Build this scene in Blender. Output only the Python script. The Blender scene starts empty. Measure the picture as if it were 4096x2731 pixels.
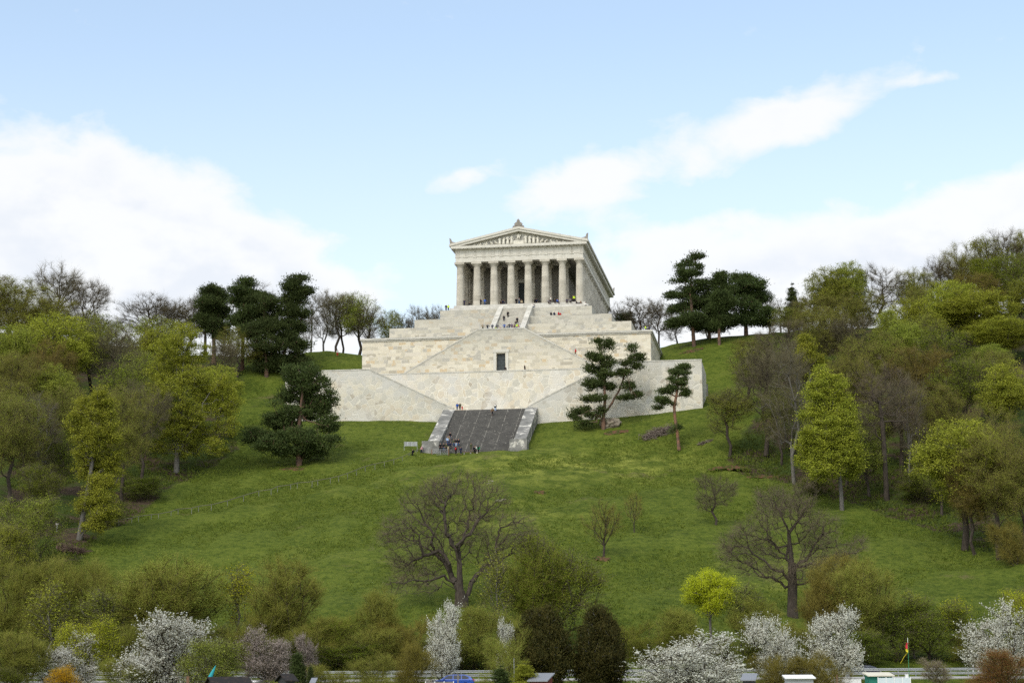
import bpy, bmesh, math, random
import numpy as np
from mathutils import Vector, Matrix
R_ = math.radians; random.seed(7)
sc = bpy.context.scene
# ---------------------------------------------------------------- camera
cam_d = bpy.data.cameras.new('camera'); cam = bpy.data.objects.new('camera', cam_d)
sc.collection.objects.link(cam); sc.camera = cam
cam_d.sensor_width = 36.0; cam_d.lens = 36.0*7560/4096
cam_d.clip_start = 0.5; cam_d.clip_end = 20000
PITCH = math.atan(1334.5/7560)
cam.matrix_world = Matrix.Rotation(R_(90)+PITCH, 4, 'X') @ Matrix.Rotation(R_(-0.3), 4, 'Z')
# ---------------------------------------------------------------- exposure
sc.view_settings.view_transform = 'Standard'; sc.view_settings.look = 'None'
sc.view_settings.exposure = 0.33; sc.view_settings.gamma = 1.0
sc.cycles.max_bounces = 5; sc.cycles.diffuse_bounces = 3; sc.cycles.transmission_bounces = 3
sc.cycles.transparent_max_bounces = 4; sc.cycles.use_denoising = False
# ---------------------------------------------------------------- sun and sky
SUN_EL, SUN_AZ = 47.0, -150.0          # azimuth from +Y towards +X: behind the viewer, to the left
sd = bpy.data.lights.new('sun', 'SUN'); sd.energy = 1.5; sd.angle = R_(22); sd.color = (1.0, .955, .88)
so = bpy.data.objects.new('sun', sd); sc.collection.objects.link(so)
sdir = Vector((math.sin(R_(SUN_AZ))*math.cos(R_(SUN_EL)), math.cos(R_(SUN_AZ))*math.cos(R_(SUN_EL)), math.sin(R_(SUN_EL))))
so.rotation_euler = sdir.to_track_quat('Z', 'Y').to_euler(); so.location = (-80, -60, 160)
world = bpy.data.worlds.new('World'); sc.world = world; world.use_nodes = True

class G:                                # small node-graph helper
    def __init__(s, nt): s.nt = nt; nt.nodes.clear()
    def n(s, t, **k):
        o = s.nt.nodes.new(t)
        for a, b in k.items(): setattr(o, a, b)
        return o
    def put(s, sock, v):
        if isinstance(v, bpy.types.NodeSocket): s.nt.links.new(v, sock)
        elif v is not None:
            if isinstance(v, (tuple, list)) and len(v) == 3 and sock.type == 'RGBA': v = (*v, 1)
            sock.default_value = v
    def m(s, op, a, b=None, c=None, clamp=False):
        o = s.n('ShaderNodeMath', operation=op, use_clamp=clamp)
        for i, v in enumerate((a, b, c)):
            if v is not None: s.put(o.inputs[i], v)
        return o.outputs[0]
    def vm(s, op, a, b=None):
        o = s.n('ShaderNodeVectorMath', operation=op); s.put(o.inputs[0], a)
        if b is not None: s.put(o.inputs[1], b)
        return o.outputs[0]
    def sep(s, v): o = s.n('ShaderNodeSeparateXYZ'); s.put(o.inputs[0], v); return o.outputs
    def comb(s, x=0, y=0, z=0):
        o = s.n('ShaderNodeCombineXYZ')
        for i, v in enumerate((x, y, z)): s.put(o.inputs[i], v)
        return o.outputs[0]
    def noise(s, vec, scale, detail=3, rough=.55, dist=0, out=0):
        o = s.n('ShaderNodeTexNoise'); s.put(o.inputs['Vector'], vec); o.inputs['Scale'].default_value = scale
        o.inputs['Detail'].default_value = detail; o.inputs['Roughness'].default_value = rough; o.inputs['Distortion'].default_value = dist
        return o.outputs[out]
    def ramp(s, f, stops, interp='LINEAR'):
        o = s.n('ShaderNodeValToRGB'); s.put(o.inputs[0], f); cr = o.color_ramp; cr.interpolation = interp
        while len(cr.elements) < len(stops): cr.elements.new(.5)
        for e, (p, c) in zip(cr.elements, stops): e.position = p; e.color = (*c, 1) if len(c) == 3 else c
        return o.outputs[0]
    def mix(s, f, a, b, mode='MIX'):
        o = s.n('ShaderNodeMix', data_type='RGBA', blend_type=mode)
        s.put(o.inputs[0], f); s.put(o.inputs[6], a); s.put(o.inputs[7], b); return o.outputs[2]
    def step(s, x, a, b):
        o = s.n('ShaderNodeMapRange', interpolation_type='SMOOTHSTEP'); s.put(o.inputs[0], x)
        o.inputs[1].default_value = a; o.inputs[2].default_value = b; return o.outputs[0]

def build_sky():
    g = G(world.node_tree)
    sky = g.n('ShaderNodeTexSky', sky_type='NISHITA', sun_disc=False, sun_elevation=R_(SUN_EL), sun_rotation=R_(SUN_AZ),
              altitude=300, air_density=1.0, dust_density=1.2, ozone_density=1.0)
    d = g.sep(g.n('ShaderNodeTexCoord').outputs['Generated'])
    az = g.m('MULTIPLY', g.m('ARCTAN2', d[0], d[1]), 57.2958)
    el = g.m('MULTIPLY', g.m('ARCSINE', d[2]), 57.2958)
    p = g.comb(az, el, 0)
    # cloud banks: centre azimuth, centre elevation, half-width, half-height (degrees), tilt (degrees), weight
    banks = [(-14.5,13.6,4.6,2.1,-4,1.45),(-10.6,12.6,4.0,2.1,-16,1.4),(-7.4,11.6,3.0,1.5,-22,1.2),(-13,10,8,2.4,0,1.1),
             (5.6,15.6,4.3,1.15,15,.85),(9.8,16.9,3.0,.75,15,.9),(2.0,14.6,1.9,1.0,8,.9),(-1.5,14.95,1.15,.5,8,.95),(13.0,17.4,1.1,.22,5,.5),
             (14.5,12.8,3.8,1.5,14,1.4),(10.5,11.9,5.0,1.5,8,1.1),(5.5,11.7,4.6,1.4,4,1.05),(12,10.4,8,1.8,0,1.1),(5.5,13.3,3.2,.5,6,.45)]
    tot = None
    for (a, e, w, h, t, k) in banks:
        c, s_ = math.cos(R_(t)), math.sin(R_(t))
        x = g.m('SUBTRACT', az, a); y = g.m('SUBTRACT', el, e)
        u = g.m('ADD', g.m('MULTIPLY', x, c/w), g.m('MULTIPLY', y, s_/w))
        v = g.m('ADD', g.m('MULTIPLY', x, -s_/h), g.m('MULTIPLY', y, c/h))
        r2 = g.m('ADD', g.m('MULTIPLY', u, u), g.m('MULTIPLY', v, v))
        b = g.m('MULTIPLY', g.m('POWER', 2.718, g.m('MULTIPLY', r2, -.9)), k)
        tot = b if tot is None else g.m('ADD', tot, b)
    q = g.vm('MULTIPLY', p, (1, 1.6, 1))
    n1 = g.noise(q, .42, 9, .56, .25)
    n2 = g.noise(g.vm('ADD', q, (37, 11, 5)), .16, 4, .5, .3)
    far = g.m('MULTIPLY', g.step(g.m('ABSOLUTE', az), 24, 45), g.m('ADD', g.m('MULTIPLY', g.noise(g.vm('MULTIPLY', g.comb(*d), (1, 1, 2.2)), 2.2, 5, .55, .4), 2.6), -.75))  # unseen clouds outside the view, added only for the light they give
    dens = g.m('ADD', g.m('ADD', tot, far), g.m('ADD', g.m('MULTIPLY', g.m('SUBTRACT', n1, .5), 1.9), g.m('MULTIPLY', g.m('SUBTRACT', n2, .5), .5)))
    mask = g.m('MULTIPLY', g.step(dens, .10, 1.10), .96)
    mask = g.m('MAXIMUM', mask, g.m('ADD', .16, g.m('MULTIPLY', g.step(el, 20.0, 9.0), .32)))
    core = g.step(dens, .9, 2.3)
    sh = g.noise(g.vm('ADD', q, (3, 7, 1)), .5, 5, .5)
    ccol = g.mix(g.m('MULTIPLY', core, g.step(sh, .38, .68)), (1.0, 1.0, 1.0), (.86, .89, .95))
    b1 = g.n('ShaderNodeBackground'); g.put(b1.inputs[0], g.mix(1.0, sky.outputs[0], (1.44, 1.40, 1.27), 'MULTIPLY')); b1.inputs[1].default_value = .15
    b2 = g.n('ShaderNodeBackground'); g.put(b2.inputs[0], ccol); g.put(b2.inputs[1], g.m('ADD', .80, g.m('MULTIPLY', g.step(g.m('ABSOLUTE', az), 24, 50), .75)))  # clouds out of view are brightened to add ambient light
    mx = g.n('ShaderNodeMixShader'); g.put(mx.inputs[0], g.m('MULTIPLY', mask, .97)); g.nt.links.new(b1.outputs[0], mx.inputs[1]); g.nt.links.new(b2.outputs[0], mx.inputs[2])
    o = g.n('ShaderNodeOutputWorld'); g.nt.links.new(mx.outputs[0], o.inputs[0])
build_sky()

# ================================================================ helpers
COL = sc.collection
def mat(name, build, rough=.85, spec=.3):
    m = bpy.data.materials.new(name); m.use_nodes = True
    g = G(m.node_tree); o = g.n('ShaderNodeOutputMaterial'); p = g.n('ShaderNodeBsdfPrincipled')
    p.inputs['Roughness'].default_value = rough; p.inputs['Specular IOR Level'].default_value = spec
    g.nt.links.new(p.outputs[0], o.inputs[0]); g.p = p; g.o = o
    c = build(g) if callable(build) else build
    if c is not None: g.put(p.inputs['Base Color'], c)
    return m
def bump(g, h, strength=.4, dist=.05):
    b = g.n('ShaderNodeBump'); b.inputs['Strength'].default_value = strength; b.inputs['Distance'].default_value = dist
    g.put(b.inputs['Height'], h); g.put(g.p.inputs['Normal'], b.outputs[0])
def obj_co(g): return g.n('ShaderNodeTexCoord').outputs['Object']
def pos(g): return g.n('ShaderNodeNewGeometry').outputs['Position']
def plain(name, c, rough=.6, spec=.4, metal=0, var=.12, scale=3):
    def b(g):
        g.p.inputs['Metallic'].default_value = metal
        n = g.noise(obj_co(g), scale, 3)
        return g.mix(n, tuple(x*(1-var) for x in c), tuple(min(1, x*(1+var)) for x in c))
    return mat(name, b, rough, spec)

def new_mesh(name, V, F, materials, parent=None, loc=(0,0,0), smooth=False, mi=None):
    me = bpy.data.meshes.new(name); me.from_pydata([tuple(v) for v in V], [], F)
    for m in (materials if isinstance(materials, (list, tuple)) else [materials]): me.materials.append(m)
    if mi is not None: me.polygons.foreach_set('material_index', mi)
    if smooth: me.polygons.foreach_set('use_smooth', [True]*len(me.polygons))
    me.update(); o = bpy.data.objects.new(name, me); COL.objects.link(o); o.location = loc
    if parent: o.parent = parent
    return o
def fast_mesh(name, V, F, material, smooth=False):
    """V (n,3) array, F (m,k) array with k = 3 or 4"""
    V = np.ascontiguousarray(V, dtype=np.float32); F = np.ascontiguousarray(F, dtype=np.int32); m, k = F.shape
    me = bpy.data.meshes.new(name); me.vertices.add(len(V)); me.vertices.foreach_set('co', V.ravel())
    me.loops.add(m*k); me.loops.foreach_set('vertex_index', F.ravel())
    me.polygons.add(m); me.polygons.foreach_set('loop_start', np.arange(0, m*k, k, dtype=np.int32)); me.polygons.foreach_set('loop_total', np.full(m, k, dtype=np.int32))
    me.materials.append(material); me.update(calc_edges=True)
    if smooth: me.polygons.foreach_set('use_smooth', np.ones(m, bool))
    return me
def link(name, me, parent=None, loc=(0,0,0), rz=0, scale=None):
    o = bpy.data.objects.new(name, me); COL.objects.link(o); o.location = loc; o.rotation_euler[2] = rz
    if scale: o.scale = scale
    if parent: o.parent = parent
    return o
def tag(o, label=None, cat=None, group=None, kind=None):
    if label: o['label'] = label
    if cat: o['category'] = cat
    if group: o['group'] = group
    if kind: o['kind'] = kind
    return o
def thing(name, label, cat, loc=(0,0,0), rz=0, group=None):
    o = bpy.data.objects.new(name, None); COL.objects.link(o); o.location = loc; o.rotation_euler[2] = rz; o.empty_display_size = .5
    return tag(o, label, cat, group)
def copy_tree(o, parent=None):
    c = o.copy(); COL.objects.link(c); c.parent = parent
    for ch in list(o.children): copy_tree(ch, c)
    return c

class MB:                                # collects boxes, prisms, tubes into one mesh
    def __init__(s, base=0): s.V = []; s.F = []; s.b = base
    def add(s, V, F):
        n = len(s.V); s.V += [(x, y, z-s.b) for x, y, z in V]; s.F += [tuple(i+n for i in f) for f in F]; return s
    def box(s, x0, x1, y0, y1, z0, z1):
        return s.add([(x0,y0,z0),(x1,y0,z0),(x1,y1,z0),(x0,y1,z0),(x0,y0,z1),(x1,y0,z1),(x1,y1,z1),(x0,y1,z1)],
                     [(0,3,2,1),(4,5,6,7),(0,1,5,4),(1,2,6,5),(2,3,7,6),(3,0,4,7)])
    def prism_y(s, poly, y0, y1):        # polygon in x,z counter-clockwise seen from -y, extruded along y
        n = len(poly)
        return s.add([(x, y0, z) for x, z in poly]+[(x, y1, z) for x, z in poly],
                     [tuple(range(n)), tuple(range(2*n-1, n-1, -1))]+[(i, i+n, (i+1) % n+n, (i+1) % n) for i in range(n)])
    def prism_x(s, poly, x0, x1):        # polygon in y,z extruded along x
        n = len(poly)
        return s.add([(x0, y, z) for y, z in poly]+[(x1, y, z) for y, z in poly],
                     [tuple(range(n-1, -1, -1)), tuple(range(n, 2*n))]+[(i, (i+1) % n, (i+1) % n+n, i+n) for i in range(n)])
    def tube(s, p0, p1, r0, r1=None, k=6):
        p0, p1 = Vector(p0), Vector(p1); r1 = r0 if r1 is None else r1
        d = (p1-p0); a = d.orthogonal().normalized(); b = d.normalized().cross(a)
        V = [p + (a*math.cos(2*math.pi*i/k)+b*math.sin(2*math.pi*i/k))*r for p, r in ((p0, r0), (p1, r1)) for i in range(k)]
        return s.add([tuple(v) for v in V], [(i, (i+1) % k, (i+1) % k+k, i+k) for i in range(k)]+[tuple(range(k-1, -1, -1)), tuple(range(k, 2*k))])
    def lathe(s, prof, k=24, c=(0,0,0)):
        V = [(c[0]+r*math.cos(2*math.pi*i/k), c[1]+r*math.sin(2*math.pi*i/k), c[2]+z) for r, z in prof for i in range(k)]
        F = [(j*k+i, j*k+(i+1) % k, (j+1)*k+(i+1) % k, (j+1)*k+i) for j in range(len(prof)-1) for i in range(k)]
        F += [tuple(range(k-1, -1, -1)), tuple(range((len(prof)-1)*k, len(prof)*k))]
        return s.add(V, F)
    def build(s, name, m, parent=None, loc=(0,0,0), smooth=False): return new_mesh(name, s.V, s.F, m, parent, loc, smooth)
def bevel(o, w=.02, seg=1):
    md = o.modifiers.new('bevel', 'BEVEL'); md.width = w; md.segments = seg; md.limit_method = 'ANGLE'; return o

# ================================================================ terrain
CP=[ # X,Y,z
(0,-60,-2.2),(0,60,-2),(0,150,-1.8),(0,200,-1.4),(0,219,-.45),(0,229,-.45),(0,236,.3),(0,245,2.6),(0,270,9.3),(0,300,18),(0,330,27.2),(0,360,36.8),(0,378,42.6),(0,388,45.6),(2,392,46),
(-12,393,45.6),(16,389,45.8),(-11,412,54.6),(11,410,54.8),(-25,414,55.2),(24,408,55.2),
(-48,419,56.3),(44,405,57),
(0,430,57),(0,440,61),(0,455,69),(0,475,77),(0,500,82),(0,540,84),(0,600,80),
(-49,440,64),(-36,436,62),(-40,455,73),(-45,466,79.6),(-45,490,82),(-45,540,82),(46,425,62),(52,425,63.5),(40,440,68),(45,450,75),(50,467,83.2),(60,470,84.3),(50,500,85),(50,560,84),
(-40,330,25.5),(-40,360,34.5),(-40,385,42.3),(-40,300,16.5),(-40,270,8.5),(-40,240,1.4),(-40,219,-.45),(-40,229,-.4),(-40,200,-1.4),
(40,330,26),(40,360,35.5),(40,385,45.5),(40,300,17),(40,270,9),(40,240,1.6),(40,219,-.45),(40,229,-.4),(40,200,-1.4),
(-62,400,47.5),(-62,430,60),(-62,455,73),(-62,470,79),(-75,300,17),(-75,340,28),(-75,260,6),(-75,236,.4),(-75,219,-.45),(-75,200,-1.4),(-75,380,41),(-75,420,57),(-80,450,72),(-80,475,80),(-80,520,84),
(-105,300,24),(-105,380,49),(-105,430,68),(-105,470,82),(-105,540,90),(-130,236,3),(-130,300,28),(-130,400,60),(-130,470,86),
(75,300,17),(75,340,28),(75,260,6),(75,236,.4),(75,219,-.45),(75,200,-1.4),(75,380,44),(75,420,62),(72,445,74),(72,468,84.6),(78,520,88),
(105,300,22),(105,380,50),(105,430,70),(105,470,86),(105,540,94),(130,236,3),(130,300,28),(130,400,62),(130,470,90),
(-200,236,8),(-200,350,48),(-200,450,82),(-200,600,95),(200,236,8),(200,350,48),(200,450,86),(200,600,98),(0,700,80),(-130,219,-.4),(130,219,-.4),(-200,210,-.6),(200,210,-.6),(-200,100,-2),(200,100,-2)]
_A=np.array(CP,float)
def _k(d2): return np.sqrt(d2+36.)
def _fit():
    P=_A[:,:2]; n=len(P); D=_k(((P[:,None]-P[None])**2).sum(-1))+np.eye(n)*-.8
    M=np.zeros((n+3,n+3)); M[:n,:n]=D; Q=np.c_[np.ones(n),P]; M[:n,n:]=Q; M[n:,:n]=Q.T
    return np.linalg.solve(M,np.r_[_A[:,2],0,0,0])
_W=_fit()
def hz(X,Y):
    X=np.asarray(X,float);Y=np.asarray(Y,float);n=len(_A)
    z=_W[n]+_W[n+1]*X+_W[n+2]*Y
    for i in range(n): z=z+_W[i]*_k((X-_A[i,0])**2+(Y-_A[i,1])**2)
    return z

def ground_z(x, y):
    if 130 < y < 205: return -2.6
    return -.62 if 211 <= y <= 231 else float(hz(np.array([x]), np.array([y]))[0])

WOOD_L = [(-190, 295.0), (-72.8, 305.0), (-73.6, 325.5), (-69.8, 355.0), (-68.5, 368.0), (-65.0, 387.0), (-60.9, 399.5), (-64.6, 415.5), (-66.6, 434.5), (-67.4, 450.5), (-73.3, 464.0), (-95, 480), (-95, 640), (-190, 640)]
WOOD_R = [(66, 640), (79.1, 459.5), (66.1, 436.0), (53.6, 397.0), (46.2, 380.5), (47.3, 369.5), (57.7, 361.5), (63.3, 353.0), (68.8, 343.5), (74.9, 332.5), (77.7, 317.5), (80.9, 299.5), (190, 290), (190, 640)]

def near_poly(poly, X, Y, soft):
    """1 inside the polygon, fading to 0 over `soft` metres outside"""
    P = np.array(poly, float); inside = np.zeros(X.shape, bool); dmin = np.full(X.shape, 1e9)
    for i in range(len(P)):
        (x0, y0), (x1, y1) = P[i], P[(i+1) % len(P)]
        c = ((y0 > Y) != (y1 > Y)); xi = (x1-x0)*(Y-y0)/((y1-y0) if y1 != y0 else 1e-9)+x0; inside ^= c & (X < xi)
        t = np.clip(((X-x0)*(x1-x0)+(Y-y0)*(y1-y0))/((x1-x0)**2+(y1-y0)**2), 0, 1)
        dmin = np.minimum(dmin, np.hypot(X-x0-t*(x1-x0), Y-y0-t*(y1-y0)))
    return np.where(inside, 1, np.clip(1-dmin/soft, 0, 1))
def in_woods(X, Y):
    return np.maximum(near_poly(WOOD_L, X, Y, 5), near_poly(WOOD_R, X, Y, 5))

def grass_material():
    def b(g):
        P = pos(g); lit = g.n('ShaderNodeAttribute', attribute_name='litter').outputs['Fac']
        yel = g.n('ShaderNodeAttribute', attribute_name='straw').outputs['Fac']
        fine = g.noise(g.vm('MULTIPLY', P, (1, .7, 1.6)), .95, 7, .78)
        mid = g.noise(g.vm('MULTIPLY', P, (.6, 1.0, 1.2)), .16, 5, .62, .6)
        big = g.noise(P, .022, 3, .5)
        c = g.ramp(g.m('ADD', g.m('MULTIPLY', mid, .65), g.m('MULTIPLY', big, .35)),
                   [(.30, (.042, .062, .0065)), (.45, (.064, .090, .010)), (.58, (.088, .116, .014)), (.74, (.130, .150, .027))])
        c = g.mix(g.m('MULTIPLY', g.step(fine, .46, .66), .65), c, (.120, .138, .020))
        c = g.mix(g.m('MULTIPLY', g.step(fine, .52, .34), .8), c, (.028, .046, .005))
        pale = g.m('MULTIPLY', yel, g.step(g.noise(g.vm('MULTIPLY', P, (.5, .3, 1)), .5, 7, .72), .42, .66))
        c = g.mix(g.m('MULTIPLY', pale, .8), c, (.28, .29, .055))
        bare = g.m('MULTIPLY', g.step(g.noise(g.vm('MULTIPLY', P, (1, .8, 1)), .09, 6, .7, .4), .60, .72), .6)
        c = g.mix(bare, c, (.13, .10, .05))
        lc = g.ramp(g.noise(P, .9, 6, .75), [(.3, (.026, .019, .012)), (.5, (.060, .042, .027)), (.7, (.11, .078, .052))])
        lc = g.mix(g.step(g.noise(P, .12, 4, .6), .42, .56), lc, (.045, .065, .012))
        lf = g.step(g.m('ADD', lit, g.m('MULTIPLY', g.m('SUBTRACT', g.noise(P, .3, 5, .65), .5), .9)), .35, .65)
        c = g.mix(lf, c, lc)
        bump(g, g.m('ADD', fine, g.m('MULTIPLY', g.noise(P, 3.5, 4, .7), .5)), .9, .35)
        return c
    return mat('grass_slope', b, .95, .1)
def build_ground():
    def ax(parts):
        out = []
        for a, b, s in parts: out += list(np.arange(a, b, s))
        return np.array(out+[parts[-1][1]])
    xs = ax([(-4000,-1000,600),(-1000,-200,80),(-200,-112,8),(-112,112,1.0),(112,200,8),(200,1000,80),(1000,4000,600)])
    ys = ax([(-400,120,40),(120,200,5),(200,500,1.0),(500,640,5),(640,1000,40),(1000,6000,500)])
    X, Y = np.meshgrid(xs, ys); Z = hz(np.clip(X, -220, 220), np.clip(Y, -80, 720))
    rng = np.random.default_rng(3); fine = (np.abs(X) < 112) & (Y > 232) & (Y < 500)
    k = sum(np.sin(X*a+Y*b+c)*w for a, b, c, w in [(rng.normal()*f, rng.normal()*f, rng.uniform(0, 6), .5/f**.75) for f in (.08,.12,.2,.3,.45,.7,1,1.4)])
    mon = near_poly([(-55,400),(50,390),(60,470),(-40,485)], X, Y, 6)
    Z = Z+np.where(fine, k*.10+rng.normal(0, .05, X.shape), 0)*(1-mon*.8)
    # the level strip that carries the roads
    Z = np.where((Y > 210.5) & (Y < 231), -.62, Z); Z = np.where((Y <= 210.5) & (Y > 205), -1.34, Z); Z = np.where((Y <= 205), -2.6, Z)
    n, m = X.shape; idx = np.arange(n*m).reshape(n, m)
    F = np.stack([idx[:-1,:-1], idx[:-1,1:], idx[1:,1:], idx[1:,:-1]], -1).reshape(-1, 4)
    me = fast_mesh('ground', np.stack([X, Y, Z], -1).reshape(-1, 3), F, grass_material(), True)
    a = me.attributes.new('litter', 'FLOAT', 'POINT'); a.data.foreach_set('value', in_woods(X, Y).ravel().astype(np.float32))
    st = np.exp(-(((X-12)/26)**2+((Y-375)/16)**2))+.6*np.exp(-(((X+2)/14)**2+((Y-330)/20)**2))+.5*np.exp(-(((X-45)/14)**2+((Y-290)/18)**2))+.25*np.exp(-(((X+38)/26)**2+((Y-360)/22)**2))
    a = me.attributes.new('straw', 'FLOAT', 'POINT'); a.data.foreach_set('value', np.clip(st, 0, 1).ravel().astype(np.float32))
    o = link('ground', me); tag(o, 'green grassy hillside with brown leaf litter under the trees', None, None, 'structure')
build_ground()

# ================================================================ the monument's own frame: x along its front, y into the hill
OX, OY, TH = 1.80, 457.0, R_(8.5)
def loc(u, v, z): return (OX+u*math.cos(TH)+v*math.sin(TH), OY-u*math.sin(TH)+v*math.cos(TH), z)
def mthing(name, label, cat, u, v, z, group=None): return thing(name, label, cat, loc(u, v, z), -TH, group)

def wall_co(g, keep=None):               # coordinates on walls: metres along the wall, metres up
    c = g.sep(pos(g)); a = g.m('ADD', g.m('MULTIPLY', c[0], math.cos(TH)), g.m('MULTIPLY', c[1], -math.sin(TH)))
    b = g.m('ADD', g.m('MULTIPLY', c[0], math.sin(TH)), g.m('MULTIPLY', c[1], math.cos(TH)))
    n = g.sep(g.n('ShaderNodeNewGeometry').outputs['Normal'])
    nu = g.m('ABSOLUTE', g.m('ADD', g.m('MULTIPLY', n[0], math.cos(TH)), g.m('MULTIPLY', n[1], -math.sin(TH))))
    side = g.m('GREATER_THAN', nu, .6)
    return g.m('ADD', g.m('MULTIPLY', a, g.m('SUBTRACT', 1, side)), g.m('MULTIPLY', b, side)), c[2], g.m('GREATER_THAN', n[2], .97)
STONE = [(0, (.53,.475,.35)), (.14, (.60,.54,.41)), (.28, (.45,.41,.31)), (.40, (.64,.59,.46)), (.52, (.50,.375,.21)), (.60, (.57,.52,.42)), (.72, (.36,.34,.285)), (.82, (.62,.56,.43)), (.92, (.33,.295,.22))]
A0 = OX*math.cos(TH)-OY*math.sin(TH)
def under_line(g, a, z, u0, z0, slope, zmax, depth):
    u = g.m('MAXIMUM', g.m('SUBTRACT', g.m('ABSOLUTE', g.m('SUBTRACT', a, A0)), u0), 0)
    zl = g.m('MULTIPLY_ADD', u, slope, z0); zl = g.m('MINIMUM', zl, zmax)
    d = g.m('ADD', g.m('SUBTRACT', zl, z), g.m('MULTIPLY', g.m('SUBTRACT', g.noise(g.comb(a, z, 0), .35, 5, .65), .5), depth*1.6))
    return g.m('MULTIPLY', g.step(d, depth, 0), g.m('GREATER_THAN', g.m('ADD', zl, .4), z))
def weather(g, a, z, c, grey_lo, grey_hi, amt=.7):
    P = g.comb(a, z, 0)
    w = g.step(g.m('ADD', g.m('ADD', g.m('MULTIPLY', z, 1.0), g.m('MULTIPLY', g.m('SUBTRACT', g.noise(P, .12, 5, .6), .5), 9)), 0), grey_lo, grey_hi)
    c = g.mix(g.m('MULTIPLY', w, amt), c, g.mix(g.noise(P, 1.1, 5, .7), (.20,.205,.185), (.47,.46,.41)))
    st = g.step(g.noise(g.comb(g.m('MULTIPLY', a, 1.6), g.m('MULTIPLY', z, .22), 0), 1.0, 5, .7), .56, .75)
    c = g.mix(g.m('MULTIPLY', st, .40), c, (.26,.25,.21))
    return g.mix(g.m('MULTIPLY', g.step(g.noise(P, 2.2, 6, .75), .35, .75), .18), c, (.62,.58,.48))
def ashlar(name, grey_lo=80, grey_hi=92, bw=1.9, bh=.82, stops=STONE, amt=.6, line=None):
    def b(g):
        a, z, top = wall_co(g)
        aw = g.m('ADD', a, g.m('MULTIPLY', g.noise(g.comb(a, z, 0), .3, 1), .5))
        def br(w, h, off, sq):
            o = g.n('ShaderNodeTexBrick', offset=off, squash=sq, squash_frequency=3); g.put(o.inputs[0], g.comb(aw, z, 0))
            o.inputs['Color1'].default_value = (0,0,0,1); o.inputs['Color2'].default_value = (1,1,1,1); o.inputs['Mortar'].default_value = (.5,.5,.5,1)
            o.inputs['Scale'].default_value = 1; o.inputs['Mortar Size'].default_value = .028; o.inputs['Brick Width'].default_value = w; o.inputs['Row Height'].default_value = h
            return o
        b1, b2 = br(bw, bh, .37, 1.6), br(bw*.56, bh, .61, 1.4)
        sel = g.step(g.noise(g.comb(g.m('MULTIPLY', a, .6), z, 0), .35, 2), .5, .502)
        f = g.mix(sel, b1.outputs[0], b2.outputs[0]); mo = g.mix(sel, b1.outputs[1], b2.outputs[1])
        c = g.mix(.15, g.ramp(f, stops, 'CONSTANT'), (.55,.515,.43))
        n = g.noise(g.comb(a, z, 0), 1.3, 6, .7)
        c = g.mix(g.m('MULTIPLY', g.step(n, .3, .7), .22), c, g.mix(g.noise(g.comb(a, z, 3), .5, 4), (.36,.34,.29), (.66,.58,.42)))
        c = g.mix(g.m('MULTIPLY', mo, .55), c, (.68,.64,.54))
        c = weather(g, a, z, c, grey_lo, grey_hi, amt)
        if line:
            st = under_line(g, a, z, *line); c = g.mix(g.m('MULTIPLY', st, .36), c, g.mix(g.noise(g.comb(a, z, 0), 1.1, 5, .7), (.22,.22,.19), (.44,.43,.37)))
        c = g.mix(top, c, (.27,.265,.24))
        bump(g, g.m('SUBTRACT', g.m('MULTIPLY', n, .4), mo), .5, .05)
        return c
    return mat(name, b, .9, .2)
def polygonal():
    def b(g):
        a, z, top = wall_co(g)
        P = g.comb(g.m('ADD', a, g.m('MULTIPLY', g.noise(g.comb(a, z, 0), .25, 2), 1.5)), z, 0)
        v = g.n('ShaderNodeTexVoronoi', feature='F1'); g.put(v.inputs['Vector'], P); v.inputs['Scale'].default_value = .74; v.inputs['Randomness'].default_value = .82
        e = g.n('ShaderNodeTexVoronoi', feature='DISTANCE_TO_EDGE'); g.put(e.inputs['Vector'], P); e.inputs['Scale'].default_value = .74; e.inputs['Randomness'].default_value = .82
        f = g.sep(v.outputs['Color'])[0]
        c = g.ramp(f, [(0, (.55,.50,.385)), (.16, (.47,.445,.365)), (.3, (.59,.535,.41)), (.44, (.44,.42,.35)), (.56, (.60,.55,.44)), (.68, (.49,.465,.40)), (.80, (.53,.455,.33)), (.90, (.37,.32,.235)), (.95, (.31,.26,.185))], 'CONSTANT'); c = g.mix(.15, c, (.53,.505,.44))
        n = g.noise(P, 1.4, 6, .7)
        c = g.mix(g.m('MULTIPLY', g.step(n, .3, .75), .3), c, (.58,.54,.43))
        edge = g.step(e.outputs['Distance'], .055, .02)
        jn = g.m('MULTIPLY', edge, g.step(g.noise(g.comb(a, z, 4), .12, 4, .6), .30, .52))
        c = g.mix(g.m('MULTIPLY', jn, .75), c, (.69,.655,.55))
        c = weather(g, a, z, c, 64, 80, .25)
        vv = g.m('ADD', g.m('MULTIPLY', g.sep(pos(g))[0], math.sin(TH)), g.m('MULTIPLY', g.sep(pos(g))[1], math.cos(TH))); V0 = OX*math.sin(TH)+OY*math.cos(TH)
        wing = g.m('LESS_THAN', vv, V0-42)
        c = g.mix(g.m('MULTIPLY', wing, .12), c, (.50,.485,.42))
        st = g.m('MULTIPLY', under_line(g, a, z, 8.2, 57.9, .4844, 67.2, 3.2), wing)
        c = g.mix(g.m('MULTIPLY', st, .42), c, g.mix(g.noise(P, 1.1, 5, .7), (.24,.24,.22), (.46,.45,.40)))
        c = g.mix(g.m('MULTIPLY', g.step(g.noise(g.comb(a, z, 9), .11, 3), .47, .6), .45), c, (.56,.55,.51))
        c = g.mix(top, c, (.27,.265,.24))
        bump(g, g.m('SUBTRACT', g.m('MULTIPLY', n, .4), edge), .5, .05)
        return c
    return mat('polygonal_stone', b, .9, .2)
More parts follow.
